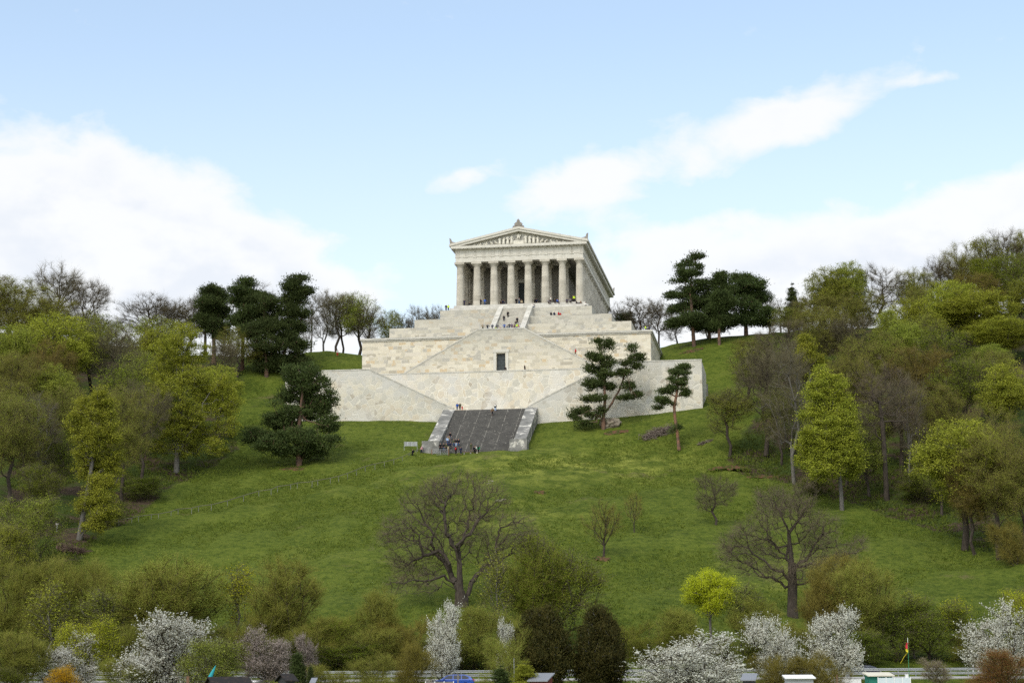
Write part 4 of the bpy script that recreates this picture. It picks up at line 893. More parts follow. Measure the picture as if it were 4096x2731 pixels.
 ('budding', 0, -87.8, 368.5, 16.7, 9.3, 'olive', 'budding_tree', 'tree', 'budding tree above the front left maple', 'trees of the left wood'),
 ('budding', 2, -66.3, 451.0, 12.2, 10.1, 'olive', 'budding_tree', 'tree', 'grey leafless thicket tree at the foot of the left pines', 'trees of the left wood'),
 ('bare', 0, -68.6, 440.0, 13.1, 8.7, None, 'bare_tree', 'tree', 'low bare tree behind the right shoulder of the big left maple', 'trees of the left wood'),
 ('maple', 2, -63.3, 404.5, 16.9, 9.1, 'maple', 'maple_tree', 'tree', 'drooping yellow-green tree at the meadow edge right of the big maple', 'trees of the left wood'),
 ('leafbush', 0, -77.2, 300.5, 11.1, 10.3, 'lime', 'yellow_green_bush', 'bush', 'rounded yellow-green bushy tree at the left edge of the slope', 'trees of the left wood'),
 ('leafbush', 1, -77.1, 290.0, 9.0, 7.7, 'maple', 'yellow_green_bush', 'bush', 'ochre-green bush under the rounded one at the left edge', 'trees of the left wood'),
 ('thin', 0, 14.4, 302.0, 9.6, 6.0, 'olive', 'young_tree', 'tree', 'young greenish tree with a red-soil ring alone on the slope', None),
 ('thin', 1, 20.5, 320.5, 6.9, 3.2, 'russet', 'young_tree', 'tree', 'small reddish young tree right of the greenish one on the slope', None),
 ('bare', 1, 34.8, 325.5, 9.4, 6.5, None, 'young_tree', 'tree', 'slender multi-stemmed bare tree on the slope above the right oak', None),
 ('bush', 0, -65.4, 250.0, 13.7, 10.9, 'olive', 'brown_bush', 'bush', 'large brown-olive bush at the lower left, topmost', 'shrubs and trees along the road'),
 ('bush', 1, -58.1, 246.0, 13.0, 8.5, 'olive', 'brown_bush', 'bush', 'brownish bush right of the large lower left one', 'shrubs and trees along the road'),
 ('bush', 2, -52.2, 244.0, 12.9, 7.7, 'olive', 'olive_bush', 'bush', 'olive brown bush below the tree stump pile', 'shrubs and trees along the road'),
 ('sapling', 0, -58.5, 240.0, 11.2, 5.4, 'maple', 'speckled_sapling', 'tree', 'sapling speckled with yellow leaves at the lower left', 'shrubs and trees along the road'),
 ('sapling', 1, -51.0, 238.0, 10.2, 6.0, 'lime', 'speckled_sapling', 'tree', 'sapling speckled with fresh green leaves left of the willow', 'shrubs and trees along the road'),
 ('vase', 2, -43.1, 242.0, 13.6, 12.8, 'pale', 'willow_bush', 'bush', 'broad olive-green willow bush in the lower left', 'shrubs and trees along the road'),
 ('vase', 0, -43.9, 238.0, 12.4, 9.4, 'olive', 'willow_bush', 'bush', 'olive willow bush overlapping the broad one on its left', 'shrubs and trees along the road'),
 ('sapling', 2, -35.4, 244.0, 12.3, 4.8, 'yellow', 'speckled_sapling', 'tree', 'thin birch speckled with yellow leaves right of the willow', 'shrubs and trees along the road'),
 ('vase', 1, -28.7, 240.0, 13.4, 8.3, 'olive', 'upright_bush', 'bush', 'tall vase-shaped olive tree with many upright stems', 'shrubs and trees along the road'),
 ('bush', 0, -33.5, 238.0, 8.0, 8.2, 'olive', 'olive_bush', 'bush', 'olive bush below the yellow speckled birch', 'shrubs and trees along the road'),
 ('bush', 1, -22.2, 238.0, 6.6, 8.2, 'green', 'green_bush', 'bush', 'low green bush right of the vase-shaped tree', 'shrubs and trees along the road'),
 ('bush', 2, -24.8, 236.0, 6.6, 6.2, 'olive', 'olive_bush', 'bush', 'low olive bush at the foot of the vase-shaped tree', 'shrubs and trees along the road'),
 ('vase', 2, -17.1, 240.0, 9.5, 4.8, 'pale', 'slender_bush', 'bush', 'slender pale-budded bush left of the great bare oak foot', 'shrubs and trees along the road'),
 ('bush', 1, -17.7, 236.0, 5.7, 7.5, 'olive', 'olive_bush', 'bush', 'olive bush at the foot of the slender pale-budded one', 'shrubs and trees along the road'),
 ('bush', 0, -12.4, 236.0, 6.8, 7.2, 'russet', 'brown_bush', 'bush', 'rusty brown bush left of the upright white blossom tree', 'shrubs and trees along the road'),
 ('bush', 2, -5.0, 237.0, 7.9, 8.2, 'olive', 'olive_bush', 'bush', 'thin brownish bush hiding the foot of the great bare oak', 'shrubs and trees along the road'),
 ('sapling', 0, -2.2, 242.0, 14.2, 4.8, 'lime', 'speckled_sapling', 'tree', 'small thin green-leafed tree under the right limb of the great oak', 'shrubs and trees along the road'),
 ('bush', 1, 0.5, 236.0, 7.5, 7.5, 'olive', 'brown_bush', 'bush', 'brown bush in front of the hornbeam', 'shrubs and trees along the road'),
 ('leafbush', 2, 5.4, 246.0, 15.1, 10.7, 'green', 'hornbeam_tree', 'tree', 'big dark green hornbeam right of the great bare oak', None),
 ('vase', 0, 2.8, 243.0, 13.7, 7.4, 'green', 'hornbeam_tree', 'tree', 'twiggy green tree at the left side of the hornbeam', 'shrubs and trees along the road'),
 ('bush', 0, 14.4, 240.0, 5.3, 5.4, 'green', 'green_bush', 'bush', 'green bush right of the two dark rounded evergreens', 'shrubs and trees along the road'),
 ('bush', 2, 18.6, 238.0, 4.3, 8.2, 'green', 'green_bush', 'bush', 'green bush behind the round white blossom bush', 'shrubs and trees along the road'),
 ('sapling', 1, 29.2, 242.0, 9.6, 4.8, 'olive', 'thin_birch', 'tree', 'thin birch right of the bright yellow maple', 'shrubs and trees along the road'),
 ('vase', 1, 30.5, 240.0, 7.8, 6.0, 'olive', 'olive_bush', 'bush', 'olive bush right of the thin birch', 'shrubs and trees along the road'),
 ('vase', 2, 20.4, 240.0, 6.8, 4.8, 'olive', 'olive_bush', 'bush', 'thin olive bush left of the bright yellow maple trunk', 'shrubs and trees along the road'),
 ('bush', 1, 35.8, 236.0, 5.7, 7.2, 'olive', 'olive_bush', 'bush', 'dark olive bush between the two blossom trees on the right', 'shrubs and trees along the road'),
 ('vase', 0, 41.5, 244.0, 12.8, 7.1, 'russet', 'rusty_tree', 'tree', 'rust-budding tree right of the second oak', 'shrubs and trees along the road'),
 ('vase', 1, 39.3, 240.0, 10.1, 5.7, 'russet', 'rusty_tree', 'tree', 'rust-brown bushy tree in front of the other rusty one', 'shrubs and trees along the road'),
 ('vase', 2, 43.9, 239.0, 13.0, 7.3, 'olive', 'olive_tree', 'tree', 'tall olive-green tree overlapping the rust-brown one', 'shrubs and trees along the road'),
 ('leafbush', 0, 48.1, 240.0, 8.1, 7.9, 'green', 'green_bush', 'bush', 'dark green thicket left of the garden flagpole', 'shrubs and trees along the road'),
 ('leafbush', 1, 52.1, 240.0, 7.2, 7.3, 'green', 'green_bush', 'bush', 'dark green thicket right of the garden flagpole', 'shrubs and trees along the road'),
 ('sapling', 2, 50.5, 241.0, 9.0, 3.8, 'maple', 'speckled_sapling', 'tree', 'yellow speckled sapling above the garden flagpole', 'shrubs and trees along the road'),
 ('sapling', 0, 55.6, 240.0, 8.2, 4.1, 'yellow', 'speckled_sapling', 'tree', 'yellow speckled sapling standing free at the right', 'shrubs and trees along the road'),
 ('bush', 2, 57.5, 238.0, 4.5, 6.9, 'green', 'green_bush', 'bush', 'low green bush at the foot of the ochre sapling', 'shrubs and trees along the road'),
 ('bush', 0, 62.2, 238.0, 4.9, 6.9, 'green', 'green_bush', 'bush', 'green bush behind the far right blossom tree', 'shrubs and trees along the road'),
 ('leafbush', 2, 65.0, 243.0, 8.9, 6.1, 'yellow', 'yellow_maple', 'tree', 'yellow maple cut by the right edge above the blossom', 'shrubs and trees along the road'),
 ('leafbush', 0, -51.6, 236.0, 5.1, 7.5, 'green', 'green_bush', 'bush', 'dark green bush right of the orange forsythia', 'shrubs and trees along the road'),
 ('leafbush', 1, -37.8, 236.0, 5.8, 6.2, 'green', 'green_bush', 'bush', 'green bush behind the big left blossom tree', 'shrubs and trees along the road'),
 ('leafbush', 2, -19.7, 235.0, 3.4, 6.8, 'green', 'green_bush', 'bush', 'low dark green bush along the guardrail, left of the blue car', 'shrubs and trees along the road'),
 ('leafbush', 0, -8.0, 235.0, 4.3, 7.5, 'green', 'green_bush', 'bush', 'dark green bush behind the blue car', 'shrubs and trees along the road'),
 ('leafbush', 1, -46.5, 206.0, 7.7, 5.4, 'yellow', 'yellow_bush', 'bush', 'bright yellow-green bush top above the left blossom branches', 'shrubs and trees along the road'),
 ('bush', 1, -45.6, 235.0, 6.0, 7.5, 'olive', 'olive_bush', 'bush', 'olive bush between the yellow-green top and the big left blossom', 'shrubs and trees along the road'),
 ('leafbush', 2, -28.3, 235.0, 4.0, 8.1, 'green', 'green_bush', 'bush', 'dark green bush behind the pinkish blossom bush', 'shrubs and trees along the road'),
 ('leafbush', 1, 42.4, 235.0, 5.1, 6.8, 'green', 'green_bush', 'bush', 'dark green bush behind the passing dark car', 'shrubs and trees along the road'),
 ('leafbush', 2, 0.6, 235.0, 4.0, 8.1, 'green', 'green_bush', 'bush', 'dark green bush behind the small board shed', 'shrubs and trees along the road'),
 ('leafbush', 0, 31.3, 235.0, 4.3, 7.1, 'green', 'green_bush', 'bush', 'dark green bush behind the left one of the right blossom pair', 'shrubs and trees along the road'),
 ('blossom', 0, -35.4, 203.0, 9.4, 9.9, 'blossom', 'blossom_tree', 'tree', 'big white blossom tree in the left garden', 'garden shrubs'),
 ('leafbush', 0, -31.4, 199.0, 6.8, 6.1, 'pale', 'pale_green_bush', 'bush', 'pale green rounded bush right of the big left blossom tree', 'garden shrubs'),
 ('blossom', 1, -26.4, 205.0, 6.6, 5.4, 'pink', 'blossom_tree', 'tree', 'greyish pink blossom tree left of the small cypress', 'garden shrubs'),
 ('blossom', 2, -22.8, 212.0, 5.4, 2.5, 'pink', 'blossom_tree', 'tree', 'small purplish blossom tree above the small cypress', 'garden shrubs'),
 ('blossom', 1, -47.7, 204.0, 7.3, 6.7, 'blossom', 'blossom_tree', 'tree', 'straggly white blossom tree above the orange forsythia', 'garden shrubs'),
 ('vase', 0, -51.9, 200.0, 7.5, 6.1, 'olive', 'weeping_birch', 'tree', 'weeping olive birch with white stems at the lower left corner', 'garden shrubs'),
 ('leafbush', 1, -44.8, 191.0, 4.0, 3.5, 'orange', 'forsythia_bush', 'bush', 'orange-yellow forsythia bush in the lower left', 'garden shrubs'),
 ('leafbush', 1, -41.6, 190.0, 2.3, 4.5, 'pale', 'pale_green_bush', 'bush', 'low grey-green shrub in front of the forsythia', 'garden shrubs'),
 ('blossom', 2, -7.9, 211.0, 8.8, 3.6, 'blossom', 'blossom_tree', 'tree', 'upright white blossom tree left of the picture middle', 'garden shrubs'),
 ('bush', 2, -10.4, 204.0, 6.2, 4.9, 'russet', 'brown_bush', 'bush', 'ochre-brown bush left of the blue car', 'garden shrubs'),
 ('blossom', 0, -0.6, 208.0, 7.2, 1.9, 'blossom', 'blossom_tree', 'tree', 'small white-tipped blossom shrub left of the dark evergreens', 'garden shrubs'),
 ('bush', 0, -0.6, 200.0, 7.5, 4.8, 'pale', 'grey_bush', 'bush', 'grey-green twiggy bush left of the dark evergreens', 'garden shrubs'),
 ('spruce', 0, 1.1, 186.0, 4.0, 3.0, 'maple', 'golden_conifer', 'bush', 'low golden-green conifer left of the small board shed', 'garden shrubs'),
 ('spruce', 0, -1.3, 188.0, 3.6, 2.7, 'pine', 'conifer', 'bush', 'low dark green conifer right of the blue car', 'garden shrubs'),
 ('thuja', 0, 2.9, 203.0, 9.7, 5.5, None, 'thuja', 'tree', 'dark rounded evergreen with two tips, left of the pair', 'garden shrubs'),
 ('thuja', 1, 9.2, 204.0, 9.8, 5.4, None, 'thuja', 'tree', 'dark rounded evergreen on a bare trunk, right of the pair', 'garden shrubs'),
 ('blossom', 1, 17.8, 198.0, 7.0, 11.3, 'blossom', 'blossom_bush', 'bush', 'wide round bush white all over with blossom, largest on the right', 'garden shrubs'),
 ('blossom', 2, 28.7, 206.0, 7.5, 5.2, 'blossom', 'blossom_tree', 'tree', 'white blossom tree above the white garden hut', 'garden shrubs'),
 ('blossom', 0, 34.0, 205.0, 8.3, 5.2, 'blossom', 'blossom_tree', 'tree', 'white blossom tree left of the dark car', 'garden shrubs'),
 ('blossom', 1, 53.1, 206.0, 8.8, 7.1, 'blossom', 'blossom_tree', 'tree', 'spreading white blossom tree at the right edge', 'garden shrubs'),
 ('bush', 2, 50.1, 194.0, 5.1, 7.7, 'red', 'red_bush', 'bush', 'reddish-brown bush in the lower right corner', 'garden shrubs'),
 ('bush', 0, 45.8, 206.0, 2.9, 3.0, 'pink', 'pink_bush', 'bush', 'small pinkish bush right of the garden flagpole', 'garden shrubs'),
 ('cypress', 0, -21.4, 190.0, 4.9, 1.8, None, 'cypress', 'tree', 'small dark pointed cypress in the left garden', 'garden shrubs'),
 ('cypress', 0, -20.0, 189.0, 3.6, 0.8, None, 'cypress', 'tree', 'thin dark side cypress leaning right of the small cypress', 'garden shrubs'),
 ('leafbush', 2, -23.0, 188.0, 2.4, 5.0, 'lime', 'hedge_bush', 'bush', 'clipped bright green bush left of the small cypress', 'garden shrubs'),
 ('bush', 1, -14.7, 200.0, 5.1, 5.3, 'pale', 'grey_bush', 'bush', 'grey-green stalky bush left of the brown bush', 'garden shrubs'),
 ('bush', 2, -19.1, 200.0, 4.0, 4.5, 'olive', 'olive_bush', 'bush', 'olive stalky bush right of the small cypress', 'garden shrubs'),
 ('bush', 0, 32.5, 198.0, 5.1, 5.5, 'russet', 'brown_bush', 'bush', 'brown twiggy bush under the blossom tree left of the dark car', 'garden shrubs'),
 ('bush', 1, 27.4, 200.0, 4.8, 4.8, 'russet', 'brown_bush', 'bush', 'brown twiggy bush left of the white garden hut', 'garden shrubs'),
 ('leafbush', 1, -51.4, 196.0, 4.1, 4.1, 'green', 'green_bush', 'bush', 'green undergrowth bush at the lower left corner', 'garden shrubs'),
 ('bush', 2, -40.0, 199.0, 4.7, 5.0, 'olive', 'olive_bush', 'bush', 'olive bush left of the big left blossom tree', 'garden shrubs'),
 ('leafbush', 0, -38.4, 206.0, 8.1, 2.5, 'pine', 'conifer', 'bush', 'dark green conifer behind the big left blossom tree', 'garden shrubs'),
 ('leafbush', 2, 22.4, 207.0, 5.2, 4.1, 'green', 'green_bush', 'bush', 'green bush under the bright yellow maple', 'garden shrubs'),
]
HEROES = [
 (-43.8, 386.0, {'name': 'pine_tree', 'cat': 'tree', 'label': 'big dark spreading pine in front of the left end of the retaining wall', 'blobs': [(0.3, -0.3, 19.5, 3.8, 2.8, 1.5), (1.1, 0.1, 17.1, 4.9, 2.8, 1.7), (-0.8, 3.0, 14.9, 4.3, 2.8, 1.7), (3.8, 2.1, 13.5, 3.6, 2.8, 1.6), (2.2, 2.5, 11.4, 4.3, 2.8, 1.6), (-1.9, 0.1, 11.0, 3.6, 2.8, 1.5), (5.3, 1.3, 8.6, 2.8, 2.5, 1.3), (-4.1, 2.2, 9.2, 3.8, 2.8, 1.4), (-8.1, 1.2, 6.8, 3.3, 2.8, 1.2), (-0.5, -1.7, 6.2, 4.1, 2.8, 1.6), (4.2, -2.5, 4.8, 3.8, 2.8, 1.6), (-5.5, -2.6, 4.2, 4.1, 2.8, 1.3), (-9.9, 1.2, 5.5, 1.9, 1.7, 0.6), (-1.1, -0.3, 2.8, 4.3, 2.8, 1.3), (2.3, 1.8, 3.0, 3.1, 2.8, 1.1), (6.3, -0.1, 15.2, 1.3, 1.2, 0.5), (7.4, 0.4, 10.1, 1.4, 1.3, 0.5), (7.3, -0.2, 5.6, 1.3, 1.2, 0.5), (-4.9, -0.7, 13.0, 1.3, 1.2, 0.5), (-5.8, 0.4, 10.5, 1.3, 1.2, 0.5)], 'trunk': [(0, 0, 0), (-0.24, 0.0, 3.79), (-0.14, 0.0, 7.93), (0.17, 0.0, 12.09), (0.58, 0.0, 16.26), (0.5, 0.0, 19.4)], 'r0': 0.55, 'ntips': 680, 'leafm': 'pinelight', 'barkm': 'pine', 'foliage': 'pads', 'edge': 0.33, 'nleaf': 90, 'leaf': 0.42, 'spread': (0.62, 0.32), 'rt': 0.05, 'gnarl': 0.3, 'up': 0.1, 'alpha': 0.25, 'limbs': [[(-0.2, 0.0, 8.4), (-4.4, 0.8, 7.2), (-8.1, 1.5, 6.2), (-11.0, 2.3, 5.4)], [(-0.2, -0.0, 5.8), (-3.7, -0.8, 4.4), (-7.1, -1.7, 3.0)], [(-0.1, -0.0, 10.5), (2.9, -0.7, 8.9), (6.1, -1.4, 7.7)]]}),
 (19.5, 401.0, {'name': 'pine_tree', 'cat': 'tree', 'label': 'forked pine in front of the right part of the retaining wall', 'blobs': [(-1.1, -0.3, 18.3, 1.2, 1.1, 1.2), (1.5, -0.7, 18.5, 1.1, 1.0, 1.3), (-1.4, -0.7, 15.8, 1.9, 1.7, 1.1), (1.1, -0.3, 14.5, 1.7, 1.5, 1.2), (-2.0, 1.1, 13.2, 1.7, 1.5, 1.1), (0.5, -0.5, 11.8, 2.1, 1.9, 1.0), (-1.9, 0.4, 10.0, 2.1, 1.9, 1.0), (-3.2, 0.4, 9.2, 1.1, 1.0, 0.8), (1.2, 0.9, 9.5, 1.3, 1.1, 0.9), (-0.9, -1.1, 6.8, 1.6, 1.4, 0.8), (6.3, -0.1, 17.6, 1.1, 1.0, 0.9), (7.6, -0.3, 15.6, 1.5, 1.3, 0.8), (5.7, 0.8, 14.6, 1.4, 1.2, 0.7), (7.2, 0.1, 13.6, 1.2, 1.1, 0.6), (4.4, -0.1, 12.4, 1.8, 1.6, 0.8), (5.7, 0.9, 9.6, 1.8, 1.6, 0.7), (6.9, 0.7, 7.4, 1.5, 1.3, 0.8), (4.2, -0.9, 6.9, 1.4, 1.2, 0.7), (-3.3, -0.9, 6.3, 1.6, 1.4, 0.8), (-4.6, 1.4, 4.4, 2.0, 1.8, 0.8), (-5.9, 0.8, 2.6, 1.4, 1.2, 0.7), (-2.1, 0.1, 3.1, 1.9, 1.7, 0.8), (-4.1, -0.2, 1.3, 1.6, 1.4, 0.6), (-0.9, -0.3, 4.2, 1.0, 0.9, 0.6)], 'trunk': [(0, 0, 0), (-0.06, 0.0, 1.57), (0.06, 0.0, 3.73), (0.39, 0.0, 6.43), (0.24, 0.0, 9.68), (-0.02, 0.0, 12.94), (-0.55, 0.0, 16.21), (-0.81, 0.0, 18.12)], 'r0': 0.46, 'ntips': 300, 'leafm': 'pinelight', 'barkm': 'pine', 'foliage': 'pads', 'edge': 0.33, 'nleaf': 85, 'leaf': 0.42, 'spread': (0.5, 0.26), 'rt': 0.05, 'gnarl': 0.4, 'up': 0.1, 'alpha': 0.25, 'limbs': [[(0.1, 0.0, 3.7), (2.1, 0.8, 5.9), (3.8, 1.5, 8.9), (4.8, 2.3, 12.2), (5.4, 3.1, 15.1), (6.6, 3.8, 18.0)], [(0.1, -0.0, 3.5), (-2.0, -0.8, 4.1), (-4.1, -1.7, 3.5), (-5.5, -2.5, 2.2)], [(4.8, -0.0, 12.4), (5.6, -0.7, 9.3), (6.8, -1.4, 7.1)]]}),
 (34.1, 385.0, {'name': 'pine_tree', 'cat': 'tree', 'label': 'thin storm-broken pine with a reddish trunk at the right end of the wall', 'blobs': [(1.2, 0.7, 17.3, 1.3, 1.2, 0.5), (-0.4, 0.7, 16.2, 1.3, 1.2, 0.7), (1.5, -0.3, 15.7, 1.0, 0.9, 0.7), (-1.0, -0.5, 14.6, 0.9, 0.8, 0.6), (0.4, -0.3, 14.1, 1.5, 1.4, 0.7), (-2.3, 0.2, 12.2, 1.3, 1.2, 0.6), (-1.0, -0.0, 13.0, 1.1, 1.0, 0.5), (1.4, -0.5, 12.2, 1.0, 0.9, 0.7), (-3.2, -0.9, 10.1, 1.4, 1.3, 0.7), (-4.0, 0.1, 8.8, 0.9, 0.8, 0.4), (-1.0, 0.5, 9.5, 0.8, 0.7, 0.4), (1.6, -0.4, 11.4, 0.8, 0.7, 0.4), (-0.2, 0.2, 4.7, 0.9, 0.8, 0.5), (-1.1, 0.2, 4.0, 0.7, 0.6, 0.4)], 'trunk': [(0, 0, 0), (-0.17, 0.0, 2.21), (-0.45, 0.0, 4.79), (-0.74, 0.0, 6.86), (-0.82, 0.0, 8.93), (-0.39, 0.0, 11.01), (0.04, 0.0, 13.35), (0.16, 0.0, 15.18), (0.18, 0.0, 16.48)], 'r0': 0.34, 'ntips': 200, 'leafm': 'pinelight', 'barkm': 'red', 'foliage': 'pads', 'edge': 0.33, 'nleaf': 75, 'leaf': 0.34, 'spread': (0.4, 0.22), 'rt': 0.05, 'gnarl': 0.35, 'up': 0.1, 'alpha': 0.25}),
 (45.0, 460.5, {'name': 'pine_tree', 'cat': 'tree', 'label': 'tallest pine with a leaning top right of the monument', 'blobs': [(1.2, 0.3, 22.9, 1.6, 1.4, 0.6), (-0.4, 0.4, 21.5, 2.1, 1.9, 0.6), (1.3, -0.9, 19.9, 1.7, 1.5, 0.5), (-2.4, -0.6, 20.2, 1.9, 1.8, 0.5), (-0.8, -0.7, 18.4, 3.0, 2.7, 0.8), (-3.2, 0.8, 16.8, 2.1, 1.9, 0.5), (1.0, -0.8, 15.8, 1.6, 1.4, 0.6), (-4.2, 0.5, 13.0, 2.6, 2.3, 0.8), (-0.4, 0.7, 14.5, 3.0, 2.7, 1.3), (1.0, 2.5, 11.7, 3.7, 3.3, 1.8), (-3.2, 1.7, 9.9, 2.7, 2.4, 1.0), (-1.1, -2.5, 6.6, 3.8, 3.3, 1.5), (-4.1, -1.0, 5.7, 2.4, 2.2, 0.9), (1.7, 1.5, 5.5, 2.4, 2.2, 1.2)], 'trunk': [(0, 0, 0), (-0.18, 0.0, 4.59), (-0.37, 0.0, 9.63), (-0.69, 0.0, 14.06), (-0.15, 0.0, 18.51), (0.83, 0.0, 22.02)], 'r0': 0.45, 'ntips': 330, 'leafm': 'pine', 'barkm': 'pine', 'foliage': 'pads', 'edge': 0.33, 'nleaf': 95, 'leaf': 0.45, 'spread': (0.7, 0.34), 'rt': 0.05, 'gnarl': 0.3, 'up': 0.1, 'alpha': 0.25}),
 (49.5, 466.5, {'name': 'pine_tree', 'cat': 'tree', 'label': 'dark pine just behind the tallest one right of the monument', 'blobs': [(0.1, 0.8, 13.8, 2.8, 2.5, 1.4), (1.6, 0.7, 11.2, 3.1, 2.8, 1.7), (-0.6, 1.1, 9.0, 3.1, 2.8, 1.8), (1.0, 1.2, 6.1, 3.4, 3.1, 1.7), (-1.1, -0.2, 3.3, 3.1, 2.8, 1.4), (2.1, 0.4, 2.8, 2.5, 2.2, 1.0)], 'trunk': [(0, 0, 0), (-0.13, 0.0, 3.98), (0.24, 0.0, 8.46), (0.18, 0.0, 12.95)], 'r0': 0.4, 'ntips': 260, 'leafm': 'pine', 'barkm': 'pine', 'foliage': 'pads', 'edge': 0.33, 'nleaf': 95, 'leaf': 0.45, 'spread': (0.7, 0.34), 'rt': 0.05, 'gnarl': 0.3, 'up': 0.1, 'alpha': 0.25}),
 (51.0, 458.0, {'name': 'pine_tree', 'cat': 'tree', 'label': 'slim pine in the middle of the group right of the monument', 'blobs': [(1.0, -0.3, 17.3, 1.6, 1.4, 0.9), (0.5, 0.8, 15.8, 2.1, 1.9, 0.9), (2.0, 0.9, 14.2, 1.8, 1.6, 0.8), (0.5, -1.3, 11.8, 2.4, 2.2, 1.3), (2.4, -1.0, 10.4, 2.2, 2.0, 0.9), (-0.2, 0.6, 9.4, 2.4, 2.2, 1.1), (1.6, 0.7, 6.9, 2.5, 2.3, 1.3), (-0.9, 0.5, 5.0, 1.8, 1.6, 0.8)], 'trunk': [(0, 0, 0), (-0.01, 0.0, 4.89), (0.31, 0.0, 9.91), (0.75, 0.0, 14.95), (0.9, 0.0, 17.17)], 'r0': 0.36, 'ntips': 240, 'leafm': 'pine', 'barkm': 'pine', 'foliage': 'pads', 'edge': 0.33, 'nleaf': 95, 'leaf': 0.45, 'spread': (0.7, 0.34), 'rt': 0.05, 'gnarl': 0.3, 'up': 0.1, 'alpha': 0.25}),
 (58.9, 468.0, {'name': 'pine_tree', 'cat': 'tree', 'label': 'broad round-topped pine at the right end of its group', 'blobs': [(-0.4, 2.1, 15.0, 3.1, 2.8, 1.3), (1.7, -0.8, 12.8, 3.7, 3.3, 1.6), (-1.8, 1.3, 11.9, 3.4, 3.1, 1.6), (2.7, 2.3, 10.2, 4.3, 3.3, 2.0), (-1.6, -1.5, 7.5, 4.6, 3.3, 2.2), (4.0, -2.0, 6.2, 3.1, 2.8, 1.6), (0.3, -1.1, 4.1, 5.0, 3.3, 1.7), (5.0, 1.7, 3.7, 2.5, 2.2, 1.0), (-3.6, -2.0, 3.6, 3.1, 2.8, 1.3)], 'trunk': [(0, 0, 0), (0.01, 0.0, 3.31), (-0.05, 0.0, 7.16), (0.2, 0.0, 11.02)], 'r0': 0.5, 'ntips': 380, 'leafm': 'pine', 'barkm': 'pine', 'foliage': 'pads', 'edge': 0.33, 'nleaf': 95, 'leaf': 0.45, 'spread': (0.7, 0.34), 'rt': 0.05, 'gnarl': 0.3, 'up': 0.1, 'alpha': 0.25}),
 (-74.2, 464.0, {'name': 'pine_tree', 'cat': 'tree', 'label': 'left pine of the dark group left of the monument', 'blobs': [(-0.7, -1.0, 18.2, 2.9, 2.7, 1.4), (1.1, 1.7, 17.2, 2.8, 2.5, 1.3), (-1.1, -1.8, 14.9, 3.7, 3.3, 1.7), (0.3, 1.2, 12.9, 3.7, 3.3, 1.8), (-2.6, -1.5, 10.8, 2.8, 2.5, 1.3), (0.2, -1.2, 9.3, 3.7, 3.3, 1.8), (2.0, 0.1, 7.0, 2.5, 2.2, 1.4)], 'trunk': [(0, 0, 0), (-0.05, 0.0, 3.79), (-0.28, 0.0, 8.86), (-0.25, 0.0, 13.95), (-0.57, 0.0, 17.77)], 'r0': 0.5, 'ntips': 330, 'leafm': 'pine', 'barkm': 'pine', 'foliage': 'pads', 'edge': 0.33, 'nleaf': 95, 'leaf': 0.45, 'spread': (0.7, 0.34), 'rt': 0.05, 'gnarl': 0.3, 'up': 0.1, 'alpha': 0.25}),
 (-65.8, 455.0, {'name': 'pine_tree', 'cat': 'tree', 'label': 'tall pointed pine second from the left in the dark group', 'blobs': [(0.2, 1.0, 22.5, 2.3, 2.1, 1.1), (-1.0, -0.7, 20.2, 2.4, 2.2, 1.1), (1.2, 1.7, 19.8, 2.4, 2.2, 1.1), (-0.9, 1.6, 17.9, 3.1, 2.8, 1.4), (1.8, -1.9, 14.7, 3.0, 2.7, 1.6), (-1.1, 1.4, 13.2, 2.7, 2.4, 1.4), (1.1, -0.4, 10.3, 3.0, 2.7, 1.5)], 'trunk': [(0, 0, 0), (-0.01, 0.0, 4.83), (0.05, 0.0, 11.04), (0.11, 0.0, 17.28), (0.28, 0.0, 21.98)], 'r0': 0.45, 'ntips': 280, 'leafm': 'pine', 'barkm': 'pine', 'foliage': 'pads', 'edge': 0.33, 'nleaf': 95, 'leaf': 0.45, 'spread': (0.7, 0.34), 'rt': 0.05, 'gnarl': 0.3, 'up': 0.1, 'alpha': 0.25}),
 (-59.4, 451.5, {'name': 'pine_tree', 'cat': 'tree', 'label': 'dense dark pine in the middle of the left group, needles to the ground', 'blobs': [(-2.3, 1.6, 20.1, 3.0, 2.7, 1.6), (0.6, -1.4, 18.5, 2.7, 2.4, 1.5), (-1.6, 1.9, 16.4, 4.2, 3.2, 2.1), (1.0, -0.7, 12.8, 3.6, 3.2, 2.1), (-2.2, -1.5, 11.4, 3.6, 3.2, 2.1), (0.1, -2.7, 8.1, 4.5, 3.2, 2.3), (0.1, 2.6, 6.0, 4.2, 3.2, 2.1), (2.6, 0.4, 3.8, 3.0, 2.7, 1.6), (-0.5, 1.3, 3.0, 3.0, 2.7, 1.4)], 'trunk': [(0, 0, 0), (-0.14, 0.0, 3.7), (-0.55, 0.0, 9.85), (-0.85, 0.0, 16.03), (-1.13, 0.0, 19.75)], 'r0': 0.45, 'ntips': 420, 'leafm': 'pine', 'barkm': 'pine', 'foliage': 'pads', 'edge': 0.33, 'nleaf': 95, 'leaf': 0.45, 'spread': (0.7, 0.34), 'rt': 0.05, 'gnarl': 0.3, 'up': 0.1, 'alpha': 0.25}),
